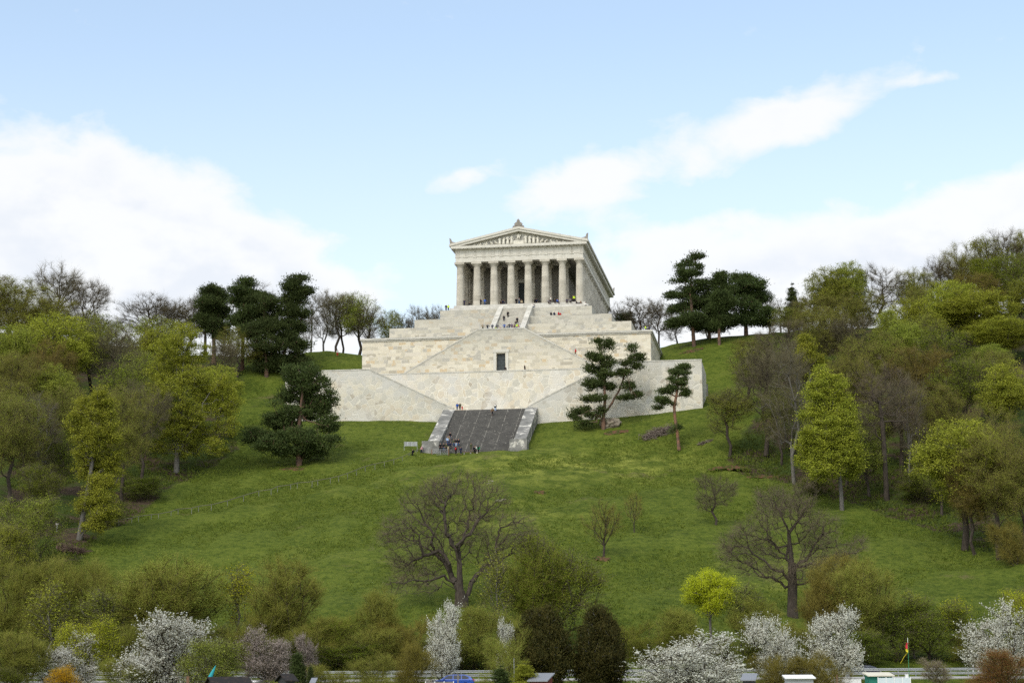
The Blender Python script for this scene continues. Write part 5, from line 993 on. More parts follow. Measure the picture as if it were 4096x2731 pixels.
 (-55.8, 453.5, {'name': 'pine_tree', 'cat': 'tree', 'label': 'tallest pine of the left group, nearest the monument', 'blobs': [(3.6, -1.5, 23.2, 2.5, 2.3, 1.1), (1.8, -1.3, 21.5, 2.5, 2.3, 1.3), (4.9, -1.3, 20.6, 2.4, 2.2, 1.1), (2.6, 0.4, 18.8, 3.3, 3.0, 1.6), (1.1, -1.6, 15.5, 3.0, 2.7, 1.6), (4.3, -0.4, 15.2, 2.7, 2.4, 1.6), (2.2, 0.4, 12.2, 3.6, 3.2, 1.9), (1.1, -0.6, 8.9, 3.0, 2.7, 1.5), (3.7, -1.1, 7.0, 3.0, 2.7, 1.8), (2.6, 1.3, 4.3, 3.3, 3.0, 1.5), (5.3, -1.2, 2.7, 1.8, 1.6, 1.0)], 'trunk': [(0, 0, 0), (0.22, 0.0, 4.09), (0.76, 0.0, 9.04), (1.53, 0.0, 14.63), (2.51, 0.0, 19.62), (3.28, 0.0, 23.06)], 'r0': 0.48, 'ntips': 400, 'leafm': 'pine', 'barkm': 'pine', 'foliage': 'pads', 'edge': 0.33, 'nleaf': 95, 'leaf': 0.45, 'spread': (0.7, 0.34), 'rt': 0.05, 'gnarl': 0.3, 'up': 0.1, 'alpha': 0.25}),
 (-7.4, 272.0, {'name': 'oak_tree', 'cat': 'tree', 'label': 'great bare oak with a thick forked trunk, left of the picture middle', 'blobs': [(-5.4, 1.8, 14.8, 4.3, 1.9, 3.3), (-0.4, 2.4, 17.3, 4.7, 1.9, 2.8), (3.6, 1.1, 15.6, 3.6, 1.9, 3.3), (-2.9, 3.0, 12.1, 5.4, 1.9, 3.3), (2.2, 0.6, 11.9, 4.0, 1.9, 3.7), (-10.0, 0.8, 10.8, 2.2, 1.9, 2.3), (-7.7, -2.0, 9.9, 3.2, 1.9, 2.8), (-11.0, 0.0, 9.3, 1.1, 1.0, 1.2), (8.0, -0.9, 11.1, 2.9, 1.9, 2.6), (9.8, -0.3, 9.7, 1.8, 1.6, 1.9), (-6.7, 0.8, 4.7, 3.2, 1.9, 2.6), (-4.3, 2.2, 7.0, 3.2, 1.9, 2.8), (-8.8, -0.2, 3.2, 2.2, 1.9, 1.4), (6.9, -1.0, 7.9, 2.9, 1.9, 2.3), (4.4, 1.4, 5.5, 2.2, 1.9, 1.9), (-4.8, -0.1, 3.2, 2.2, 1.9, 1.2), (-0.3, 1.7, 8.4, 5.4, 1.9, 2.8), (3.7, 1.1, 8.7, 2.9, 1.9, 2.3), (-8.6, 1.3, 6.9, 2.9, 1.9, 1.9), (10.1, 0.3, 8.3, 1.4, 1.3, 1.9), (-3.6, 0.4, 16.5, 2.5, 1.9, 2.3)], 'trunk': [(0, 0, 0), (-0.2, 0.0, 2.22), (-0.26, 0.0, 4.34), (-0.31, 0.0, 6.48), (-0.4, 0.0, 7.9)], 'r0': 0.92, 'ntips': 1900, 'barkm': 'dark', 'leafm': 'twig_oak', 'foliage': None, 'nleaf': 0, 'twigs': 6, 'twig_len': 1.5, 'twig_r': 0.008, 'rt': 0.013, 'gnarl': 0.36, 'alpha': 0.22, 'up': 0.12, 'step': 1.0, 'edge': 0.36, 'twigm': 'twig_oak', 'e': 0.64, 'limbs': [[(-0.8, 0.0, 2.8), (-1.7, 0.8, 5.1), (-3.0, 1.5, 7.3), (-5.6, 2.3, 8.9), (-8.5, 3.1, 10.4), (-9.6, 3.8, 10.5), (-12.0, 4.6, 9.2), (-13.4, 5.3, 8.4)], [(-1.7, -0.0, 5.1), (-2.5, -0.8, 8.4), (-3.3, -1.7, 9.6), (-4.2, -2.5, 10.8), (-4.6, -3.4, 12.2), (-5.4, -4.2, 13.6), (-5.8, -5.1, 15.0)], [(-0.3, -0.0, 5.1), (-0.5, -0.7, 8.0), (-0.4, -1.4, 8.8), (1.1, -2.0, 10.5), (1.8, -2.7, 11.7), (2.1, -3.4, 13.1), (2.0, -4.1, 15.2), (2.4, -4.8, 17.4)], [(-0.5, -0.0, 8.1), (-1.7, -0.2, 9.7), (-2.3, -0.4, 11.2), (-2.5, -0.6, 13.3), (-2.3, -0.8, 15.0), (-2.8, -1.0, 17.1), (-2.6, -1.3, 18.8)], [(1.7, 0.0, 11.9), (3.6, 0.9, 13.5), (5.1, 1.7, 14.4), (6.6, 2.6, 15.2)], [(0.3, 0.0, 0.4), (1.4, 0.6, 3.4), (2.4, 1.2, 5.2), (4.3, 1.8, 6.7), (5.8, 2.4, 8.0), (6.9, 2.9, 9.8), (8.8, 3.5, 10.0), (10.8, 4.1, 10.5)], [(5.2, -0.0, 7.2), (4.9, -0.1, 9.8), (5.6, -0.2, 11.3), (8.1, -0.4, 12.3), (10.3, -0.5, 13.2)], [(-0.8, -0.0, 2.8), (-2.5, -0.5, 4.6), (-4.6, -0.9, 3.8), (-6.7, -1.4, 3.9), (-8.7, -1.9, 3.3)], [(-0.6, -0.0, 2.3), (-2.6, -0.9, 3.6), (-4.1, -1.8, 2.0), (-7.6, -2.7, 2.0), (-9.0, -3.7, 1.5)], [(-2.7, 0.0, 8.1), (-4.7, 0.3, 7.6), (-6.4, 0.5, 6.8), (-8.1, 0.8, 5.7)], [(-5.5, -0.0, 8.8), (-6.8, -0.2, 11.2), (-8.3, -0.5, 11.8), (-10.7, -0.7, 11.4), (-12.3, -0.9, 12.4)], [(-4.3, 0.0, 11.0), (-5.6, 0.2, 11.9), (-7.3, 0.4, 13.4), (-8.6, 0.7, 14.7)]]}),
 (38.6, 264.0, {'name': 'oak_tree', 'cat': 'tree', 'label': 'bare oak with wide level limbs in the right part of the meadow', 'blobs': [(-2.2, 1.4, 16.6, 2.8, 1.9, 2.3), (1.2, -1.8, 16.7, 2.8, 1.9, 2.3), (-0.7, -2.4, 14.2, 4.2, 1.9, 2.7), (-5.1, -1.3, 12.2, 3.1, 1.9, 2.3), (3.5, -1.5, 12.6, 3.1, 1.9, 2.7), (-7.7, 0.6, 11.0, 2.1, 1.9, 1.8), (-8.8, 0.1, 9.2, 1.7, 1.6, 1.4), (-3.2, 0.5, 9.6, 3.8, 1.9, 2.0), (3.5, 0.6, 10.0, 3.5, 1.9, 2.3), (7.3, -1.1, 9.2, 1.7, 1.6, 1.4), (-5.6, 0.7, 7.5, 3.1, 1.9, 1.6), (1.9, -2.3, 6.7, 3.5, 1.9, 2.0), (5.6, -1.1, 7.8, 2.1, 1.9, 1.6), (-2.1, -1.2, 6.4, 2.4, 1.9, 1.4), (9.2, -0.6, 10.3, 1.4, 1.3, 1.1)], 'trunk': [(0, 0, 0), (0.01, 0.0, 2.34), (0.14, 0.0, 5.09), (0.12, 0.0, 7.85), (-0.1, 0.0, 10.62), (-0.4, 0.0, 13.05)], 'r0': 0.72, 'ntips': 1600, 'barkm': 'dark', 'leafm': 'twig_oak', 'foliage': None, 'nleaf': 0, 'twigs': 6, 'twig_len': 1.5, 'twig_r': 0.008, 'rt': 0.013, 'gnarl': 0.36, 'alpha': 0.22, 'up': 0.12, 'step': 1.0, 'edge': 0.36, 'twigm': 'twig_oak', 'e': 0.64, 'limbs': [[(-0.3, 0.0, 4.2), (-2.1, 0.8, 5.6), (-4.1, 1.5, 6.5), (-5.6, 2.3, 8.0), (-7.2, 3.1, 9.1), (-8.7, 3.8, 9.9)], [(-0.2, -0.0, 8.7), (-1.7, -0.8, 8.6), (-3.6, -1.7, 9.0), (-6.2, -2.5, 9.5), (-8.3, -3.4, 8.7), (-10.1, -4.2, 7.4)], [(0.1, -0.0, 4.6), (2.2, -0.7, 5.2), (3.5, -1.4, 5.8), (4.6, -2.0, 6.4)], [(0.2, -0.0, 6.9), (2.1, -0.2, 8.5), (3.8, -0.4, 9.7), (5.2, -0.6, 10.1), (7.4, -0.8, 10.5)], [(-0.2, 0.0, 9.5), (-1.2, 0.9, 11.8), (-2.2, 1.7, 13.2), (-3.8, 2.6, 14.1), (-5.4, 3.5, 14.3)], [(0.1, 0.0, 11.4), (-0.8, 0.6, 13.5), (-1.1, 1.2, 15.4), (-1.8, 1.8, 16.9), (-2.1, 2.4, 18.2)], [(0.3, -0.0, 12.6), (1.9, -0.1, 14.9), (2.9, -0.2, 16.1), (4.2, -0.4, 16.8)], [(0.2, -0.0, 7.1), (2.7, -0.5, 7.7), (4.7, -0.9, 7.9), (6.7, -1.4, 8.9), (9.7, -1.9, 9.3)], [(-0.4, -0.0, 6.2), (-2.8, -0.9, 5.8), (-5.0, -1.8, 5.5)], [(-0.5, 0.0, 9.5), (-3.3, 0.3, 11.0), (-5.3, 0.5, 11.8), (-7.0, 0.8, 12.2)], [(2.1, -0.0, 8.5), (4.1, -0.2, 11.4), (4.8, -0.5, 12.2), (6.5, -0.7, 12.2)], [(0.7, 0.0, 15.9), (0.9, 0.2, 17.6), (1.4, 0.4, 18.9)]]}),
 (-68.1, 381.5, {'name': 'maple_tree', 'cat': 'tree', 'label': 'biggest yellow-green maple at the left edge of the meadow', 'blobs': [(1.3, -1.6, 28.2, 3.3, 2.7, 2.6), (-2.2, -1.5, 25.6, 3.5, 2.7, 2.9), (2.5, 1.1, 24.5, 3.8, 2.7, 3.3), (-1.1, 1.7, 22.5, 3.5, 2.7, 3.3), (-3.9, 0.5, 20.2, 3.0, 2.7, 3.0), (3.0, -1.1, 18.9, 4.5, 2.7, 3.6), (-0.5, -3.1, 15.5, 4.5, 2.7, 3.6), (5.7, 1.7, 16.8, 3.5, 2.7, 3.3), (9.3, -1.5, 17.4, 2.5, 2.3, 2.6), (3.9, -2.2, 12.6, 4.5, 2.7, 3.3), (-2.8, -1.1, 11.7, 3.0, 2.7, 3.0), (0.3, -1.1, 9.2, 4.5, 2.7, 3.3), (4.4, 1.9, 8.6, 4.0, 2.7, 3.0), (8.0, -0.7, 5.2, 2.5, 2.3, 2.0), (1.2, 0.6, 4.8, 3.5, 2.7, 2.3), (-3.3, 0.4, 5.8, 2.3, 2.0, 2.3), (10.8, -0.6, 13.9, 2.3, 2.0, 2.6), (-5.6, -0.5, 15.9, 2.3, 2.0, 3.3), (10.1, -0.4, 9.8, 2.5, 2.3, 2.6), (-5.7, -1.2, 8.6, 2.0, 1.8, 2.6)], 'trunk': [(0, 0, 0), (0.05, 0.0, 3.7), (0.27, 0.0, 8.81), (0.49, 0.0, 13.95), (0.72, 0.0, 19.11), (0.94, 0.0, 24.29)], 'r0': 0.5, 'ntips': 900, 'leafm': 'maple', 'barkm': 'grey', 'foliage': 'leaves', 'nleaf': 92, 'leaf': 0.13, 'spread': (0.56, 0.3), 'rt': 0.03, 'gnarl': 0.22, 'step': 1.1, 'twigs': 3, 'twig_len': 1.3, 'twig_r': 0.012}),
 (-73.3, 320.0, {'name': 'maple_tree', 'cat': 'tree', 'label': 'tall yellow-green maple in front, standing lowest in the left wood', 'blobs': [(3.0, -0.8, 24.6, 1.9, 1.7, 1.9), (0.0, 1.5, 23.4, 2.3, 2.1, 1.9), (3.5, -0.6, 21.9, 3.0, 2.3, 2.5), (-0.2, 1.3, 20.4, 3.2, 2.3, 2.5), (4.2, -1.1, 18.4, 3.4, 2.3, 2.5), (1.1, -0.3, 16.3, 3.4, 2.3, 2.5), (4.3, 1.5, 14.4, 3.0, 2.3, 2.2), (1.3, 1.7, 12.7, 3.0, 2.3, 2.2), (5.3, 1.0, 12.2, 1.9, 1.7, 1.5), (3.5, -0.2, 9.9, 2.5, 2.3, 2.2), (3.5, -1.4, 7.3, 3.0, 2.3, 2.1), (1.1, 0.2, 6.1, 2.1, 1.9, 1.7), (4.5, -1.5, 4.3, 2.5, 2.3, 2.0), (2.9, -1.5, 2.4, 2.3, 2.1, 1.4)], 'trunk': [(0, 0, 0), (0.47, 0.0, 3.58), (1.12, 0.0, 7.82), (1.75, 0.0, 12.93), (2.2, 0.0, 18.07), (2.31, 0.0, 22.37)], 'r0': 0.45, 'ntips': 800, 'leafm': 'maple', 'barkm': 'grey', 'foliage': 'leaves', 'nleaf': 92, 'leaf': 0.12, 'spread': (0.5, 0.28), 'rt': 0.03, 'gnarl': 0.22, 'step': 1.1, 'twigs': 3, 'twig_len': 1.3, 'twig_r': 0.012}),
 (59.7, 343.0, {'name': 'maple_tree', 'cat': 'tree', 'label': 'brightest tall yellow-green maple standing free before the right wood', 'blobs': [(-2.4, 1.3, 25.5, 2.0, 1.8, 1.9), (-0.6, 1.2, 23.4, 2.7, 2.4, 2.2), (-3.4, 0.1, 21.9, 2.9, 2.4, 2.4), (0.1, 0.7, 20.1, 3.4, 2.4, 2.5), (-3.7, 0.2, 18.2, 3.6, 2.4, 2.7), (0.7, -0.9, 16.7, 3.2, 2.4, 2.5), (-2.8, -2.4, 14.2, 4.5, 2.4, 2.8), (1.9, -1.0, 13.0, 2.3, 2.0, 2.1), (-5.2, -0.1, 12.6, 2.7, 2.4, 2.4), (-1.4, -1.7, 10.2, 4.5, 2.4, 2.7), (-5.7, 0.4, 9.5, 2.3, 2.0, 2.1), (2.5, 0.0, 9.5, 2.3, 2.0, 2.1), (-3.4, -2.3, 7.4, 3.6, 2.4, 2.1), (2.2, 1.5, 7.3, 2.3, 2.0, 1.5)], 'trunk': [(0, 0, 0), (-0.04, 0.0, 3.52), (-0.3, 0.0, 8.07), (-0.64, 0.0, 12.65), (-1.19, 0.0, 18.17), (-1.99, 0.0, 22.79)], 'r0': 0.36, 'ntips': 900, 'leafm': 'maple', 'barkm': 'grey', 'foliage': 'leaves', 'nleaf': 92, 'leaf': 0.13, 'spread': (0.56, 0.3), 'rt': 0.03, 'gnarl': 0.22, 'step': 1.1, 'twigs': 3, 'twig_len': 1.3, 'twig_r': 0.012}),
 (63.1, 395.0, {'name': 'maple_tree', 'cat': 'tree', 'label': 'narrow bright maple rising above the free-standing bright one', 'blobs': [(-0.7, -0.1, 19.0, 1.5, 1.3, 1.5), (-0.6, -1.0, 16.9, 1.9, 1.7, 1.6), (-1.4, -1.0, 14.8, 2.5, 2.3, 1.9), (1.6, 1.7, 14.2, 2.4, 2.2, 1.8), (0.0, 1.8, 12.0, 2.6, 2.4, 1.8)], 'trunk': [(0, 0, 0), (-0.02, 0.0, 6.39), (-0.11, 0.0, 11.74), (-0.42, 0.0, 17.1)], 'r0': 0.25, 'ntips': 330, 'leafm': 'maple', 'barkm': 'grey', 'foliage': 'leaves', 'nleaf': 92, 'leaf': 0.13, 'spread': (0.56, 0.3), 'rt': 0.03, 'gnarl': 0.22, 'step': 1.1, 'twigs': 3, 'twig_len': 1.3, 'twig_r': 0.012}),
 (69.3, 350.0, {'name': 'bare_tree', 'cat': 'tree', 'label': 'tall forked bare tree with a thick trunk in the middle of the right wood', 'blobs': [(-0.9, 1.6, 23.5, 5.1, 2.5, 3.6), (3.2, 1.4, 21.2, 3.7, 2.5, 3.6), (-4.1, -2.0, 19.2, 3.2, 2.5, 3.6), (0.7, 1.2, 17.3, 5.6, 2.5, 3.6), (4.3, 0.8, 14.9, 2.8, 2.5, 3.0), (-3.1, -1.1, 13.7, 2.8, 2.5, 3.0)], 'trunk': [(0, 0, 0), (-0.03, 0.0, 3.58), (-0.11, 0.0, 7.31), (-0.18, 0.0, 11.05), (-0.31, 0.0, 14.8), (-0.67, 0.0, 18.57)], 'r0': 0.48, 'ntips': 420, 'barkm': 'dark', 'leafm': 'twig_oak', 'foliage': None, 'nleaf': 0, 'twigs': 10, 'twig_len': 1.5, 'twig_r': 0.008, 'rt': 0.013, 'gnarl': 0.3, 'alpha': 0.22, 'up': 0.12, 'step': 1.0, 'edge': 0.36, 'twigm': 'twig_oak', 'e': 0.64}),
 (25.1, 243.0, {'name': 'yellow_maple', 'cat': 'tree', 'label': 'bright yellow young maple with a round crown in the lower right', 'blobs': [(0.1, 0.9, 9.8, 1.9, 1.7, 1.4), (-2.1, -1.0, 8.9, 1.6, 1.4, 1.3), (2.2, 1.1, 8.9, 1.6, 1.4, 1.3), (-1.1, 1.3, 7.6, 2.4, 1.7, 1.5), (1.2, -0.7, 7.2, 2.2, 1.7, 1.5), (0.0, 0.1, 8.2, 2.9, 1.7, 2.1), (0.2, 0.0, 6.0, 1.9, 1.7, 1.0)], 'trunk': [(0, 0, 0), (-0.04, 0.0, 2.81), (-0.08, 0.0, 4.7), (-0.06, 0.0, 6.28)], 'r0': 0.18, 'ntips': 480, 'leafm': 'yellow', 'barkm': 'grey', 'foliage': 'leaves', 'nleaf': 70, 'leaf': 0.07, 'spread': (0.3, 0.2), 'rt': 0.02, 'gnarl': 0.12, 'step': 0.6, 'alpha': 0.6}),
]


rngT = np.random.default_rng(11)
for row in TREES:                        # kind, proto variant, x, y, height, width, leaf colour, name, category, label, group
    kind, var, x, y, H, Wd, lm, nm, cat, label, group = row
    m = proto(kind, var); w0, h0 = size_of(m); s = Wd/w0
    put_tree(nm, m, x, y, label, cat, group, rngT.uniform(0, 6.28), (s, s, H/h0), lm)
for k, (x, y, spec) in enumerate(HEROES):
    spec = dict(spec); nm, cat, label = spec.pop('name'), spec.pop('cat'), spec.pop('label'); z = spec.pop('z', None)
    m = tree_meshes(nm+'_shape%d' % k, np.random.default_rng(900+k), **spec)
    put_tree(nm, m, x, y, label, cat, z=z)

# ================================================================ people
def skin_mesh(name, chains, material, sub=1):
    """chains of (x,y,z,r) joints grown into one surface; the first joint of a later chain joins the nearest earlier joint"""
    V, E, Rr = [], [], []
    for ch in chains:
        prev = None
        for i, (x, y, z, r) in enumerate(ch):
            if i == 0 and V:
                prev = min(range(len(V)), key=lambda k: (V[k][0]-x)**2+(V[k][1]-y)**2+(V[k][2]-z)**2)
                if math.dist(V[prev], (x, y, z)) < .004: continue
            V.append((x, y, z)); Rr.append(r*1.22)
            if prev is not None: E.append((prev, len(V)-1))
            prev = len(V)-1
    me = bpy.data.meshes.new(name); me.from_pydata(V, E, []); o = bpy.data.objects.new(name, me); COL.objects.link(o)
    o.modifiers.new('skin', 'SKIN'); s = o.modifiers.new('sub', 'SUBSURF'); s.levels = s.render_levels = sub
    for i, sv in enumerate(me.skin_vertices[0].data): sv.radius = (Rr[i], Rr[i]); sv.use_root = (i == 0)
    dg = bpy.context.evaluated_depsgraph_get(); out = bpy.data.meshes.new_from_object(o.evaluated_get(dg)); out.name = name
    bpy.data.objects.remove(o); out.materials.clear(); out.materials.append(material)
    for p in out.polygons: p.use_smooth = True
    return out
CLOTH = {k: plain('cloth_'+k, c, .85, .1) for k, c in dict(black=(.012,.012,.015), navy=(.015,.022,.05), blue=(.02,.09,.35), jeans=(.045,.075,.14), khaki=(.25,.19,.10), olive=(.07,.075,.04),
    brown=(.16,.10,.055), white=(.72,.70,.64), grey=(.17,.17,.18), red=(.45,.02,.025), neon=(.55,.75,.05), green=(.02,.26,.12), purple=(.09,.03,.10), cyan=(.03,.36,.55), cream=(.62,.52,.35), lightblue=(.35,.45,.60), pink=(.50,.28,.28)).items()}
SKIN = plain('skin', (.48,.27,.19), .6, .3); HAIR = {k: plain('hair_'+k, c, .8, .1) for k, c in dict(dark=(.015,.011,.009), brown=(.08,.045,.025), grey=(.35,.34,.33), orange=(.35,.11,.03)).items()}
def pose_joints(p):
    """joint positions, facing -y, feet on z = 0 (or seat on z = 0 for seated poses)"""
    J = dict(hip=(0,0,.95), waist=(0,0,1.08), chest=(0,0,1.30), neck=(0,0,1.47), head=(0,-.02,1.62),
             sl=(.19,0,1.41), sr=(-.19,0,1.41), el=(.25,.02,1.12), er=(-.25,.02,1.12), hl=(.25,-.08,.87), hr=(-.25,-.08,.87),
             kl=(.10,-.02,.52), kr=(-.10,-.02,.52), fl=(.11,.02,.09), fr=(-.11,.02,.09), tl=(.12,-.16,.04), tr=(-.12,-.16,.04))
    if p == 'walk': J.update(kl=(.09,-.20,.55), fl=(.10,-.18,.10), tl=(.10,-.36,.05), kr=(-.09,.06,.52), fr=(-.10,.34,.14), tr=(-.10,.20,.05), el=(.24,.14,1.15), hl=(.23,.20,.92), er=(-.24,-.10,1.15), hr=(-.22,-.30,.98))
    if p == 'lean': J.update(hip=(0,.06,.93), chest=(0,-.04,1.27), head=(0,-.12,1.58), neck=(0,-.07,1.44), sl=(.19,-.04,1.38), sr=(-.19,-.04,1.38), el=(.36,-.16,1.20), er=(-.36,-.16,1.20), hl=(.48,-.34,1.04), hr=(-.48,-.34,1.04))
    if p == 'point': J.update(er=(-.42,-.14,1.36), hr=(-.66,-.26,1.42), el=(.30,-.12,1.17), hl=(.16,-.30,1.30))
    if p == 'pockets': J.update(el=(.31,.06,1.15), hl=(.20,-.10,.98), er=(-.31,.06,1.15), hr=(-.20,-.10,.98))
    if p == 'sit':
        for k in ('hip','waist','chest','neck','head','sl','sr','el','er','hl','hr'): x, y, z = J[k]; J[k] = (x, y, z-.83)
        J.update(kl=(.12,-.46,.14), kr=(-.12,-.46,.14), fl=(.13,-.50,-.32), fr=(-.13,-.44,-.32), tl=(.14,-.66,-.36), tr=(-.14,-.60,-.36), el=(.26,-.12,.32), er=(-.26,-.12,.32), hl=(.16,-.36,.22), hr=(-.16,-.36,.22), chest=(0,-.04,.47), head=(0,-.10,.78))
    if p == 'lounge':
        for k in ('hip','waist','chest','neck','head','sl','sr','el','er','hl','hr'): x, y, z = J[k]; J[k] = (x, y, z-.85)
        J.update(chest=(0,.10,.42), neck=(0,.13,.58), head=(0,.10,.73), waist=(0,.04,.22), sl=(.19,.12,.53), sr=(-.19,.12,.53), el=(.27,.26,.30), er=(-.27,.26,.30), hl=(.27,.30,.05), hr=(-.27,.30,.05), kl=(.13,-.36,.34), kr=(-.13,-.44,.12), fl=(.13,-.62,.06), fr=(-.13,-.88,.08), tl=(.14,-.78,.04), tr=(-.14,-.98,.16))
    if p == 'ride':
        J.update(hip=(0,.10,1.0), waist=(0,.04,1.12), chest=(0,-.16,1.30), neck=(0,-.28,1.40), head=(0,-.38,1.52), sl=(.19,-.20,1.37), sr=(-.19,-.20,1.37), el=(.24,-.42,1.16), er=(-.24,-.42,1.16), hl=(.22,-.60,1.04), hr=(-.22,-.60,1.04), kl=(.10,-.30,.72), kr=(-.10,-.22,.60), fl=(.10,-.10,.42), fr=(-.10,-.02,.22), tl=(.10,-.26,.38), tr=(-.10,-.18,.17))
    return J
def limb(*ps): return [tuple(p) for p in ps]
def mid(a, b, t=.5): return tuple(a[i]+(b[i]-a[i])*t for i in range(3))
FIG = {}
def figure(p):
    if p in FIG: return FIG[p]
    J = pose_joints(p); r = lambda k, rad: (*J[k], rad)
    body = [limb(r('hip', .105), r('waist', .09), r('chest', .10), (*mid(J['chest'], J['neck'], .75), .06), r('neck', .052), (*mid(J['neck'], J['head'], .5), .055), (*J['head'], .105), (J['head'][0], J['head'][1]-.0, J['head'][2]+.085, .085))]
    hd = J['head']; body.append(limb((*hd, .09), (hd[0], hd[1]-.085, hd[2]-.01, .022), (hd[0], hd[1]-.115, hd[2]-.02, .012)))
    for s in 'lr':
        sg = 1 if s == 'l' else -1
        body.append(limb(r('chest', .10), r('s'+s, .05), (*mid(J['s'+s], J['e'+s]), .05), r('e'+s, .042), (*mid(J['e'+s], J['h'+s]), .038), r('h'+s, .026)))
        d = unit(np.array(J['h'+s])-np.array(J['e'+s])); h = np.array(J['h'+s]); sd_ = unit(np.cross(d, [0.01, 0, 1.])+1e-6)
        palm = h+d*.06; body.append(limb((*h, .026), (*palm, .034)))
        for f, q in enumerate((-.027, -.009, .009, .027)):
            b0 = palm+sd_*q+d*.025; L = (.055, .068, .062, .048)[f]
            body.append(limb((*palm, .034), (*b0, .010), (*(b0+d*L*.6), .009), (*(b0+d*L-np.array([0, 0, .012])), .007)))
        body.append(limb((*h, .026), (*(h+sd_*.035*sg+d*.035), .011), (*(h+sd_*.05*sg+d*.065), .008)))
        hipj = (J['hip'][0]+.085*sg, J['hip'][1], J['hip'][2]-.04)
        body.append(limb(r('hip', .105), (*hipj, .075), (*mid(hipj, J['k'+s]), .062), r('k'+s, .046), (*mid(J['k'+s], J['f'+s], .4), .055), r('f'+s, .038), (*mid(J['f'+s], J['t'+s], .6), .040), r('t'+s, .03)))
    B_ = skin_mesh('person_'+p, body, SKIN)
    jk = [limb((*mid(J['hip'], J['waist'], -.75), .15), (*mid(J['hip'], J['waist'], -.1), .155), r('waist', .15), r('chest', .165), (*mid(J['chest'], J['neck'], .62), .11), (*mid(J['chest'], J['neck'], .88), .07))]
    tr = [limb((*mid(J['hip'], J['waist'], 1.0), .125), (*mid(J['hip'], J['waist'], .6), .13), r('hip', .142))]
    for s in 'lr':
        sg = 1 if s == 'l' else -1; hipj = (J['hip'][0]+.088*sg, J['hip'][1], J['hip'][2]-.05)
        jk.append(limb(r('chest', .165), r('s'+s, .082), (*mid(J['s'+s], J['e'+s]), .068), r('e'+s, .060), (*mid(J['e'+s], J['h'+s], .9), .045)))
        tr.append(limb(r('hip', .142), (*hipj, .104), (*mid(hipj, J['k'+s]), .09), r('k'+s, .072), (*mid(J['k'+s], J['f'+s], .85), .060)))
    sh = []
    for s in 'lr': sh.append(skin_mesh('shoe', [limb((*mid(J['f'+s], J['k'+s], .06), .052), (*J['f'+s], .054), (*J['t'+s], .044))], CLOTH['black']))
    hair = skin_mesh('hair', [limb((hd[0], hd[1]+.02, hd[2]+.085, .088), (hd[0], hd[1]+.05, hd[2]+.02, .082), (hd[0], hd[1]+.06, hd[2]-.06, .05))], HAIR['dark'])
    FIG[p] = (B_, skin_mesh('jacket', jk, CLOTH['black']), skin_mesh('trousers', tr, CLOTH['jeans']), hair, sh, J); return FIG[p]
def set_mat(o, m): o.material_slots[0].link = 'OBJECT'; o.material_slots[0].material = m
PACK = None
def person(p, x, y, z, rz, jacket, trousers, label, hair='dark', pack=None, h=1.0, group=None):
    B_, jk, tr, hr, sh, J = figure(p)
    T = link('person', B_, None, (x, y, z), rz, (h, h, h)); tag(T, label, 'person', group)
    o = link('jacket', jk, T); set_mat(o, CLOTH[jacket]); o = link('trousers', tr, T); set_mat(o, CLOTH[trousers])
    o = link('hair', hr, T); set_mat(o, HAIR[hair])
    for s in sh: link('shoe', s, T)
    if pack:
        c = J['chest']; b = MB().lathe([(.05,-.22),(.15,-.2),(.17,-.05),(.16,.1),(.10,.2),(.03,.22)], 10, (c[0], c[1]+.22, c[2]-.02)); o = b.build('backpack', CLOTH[pack], T, smooth=True)
    return T
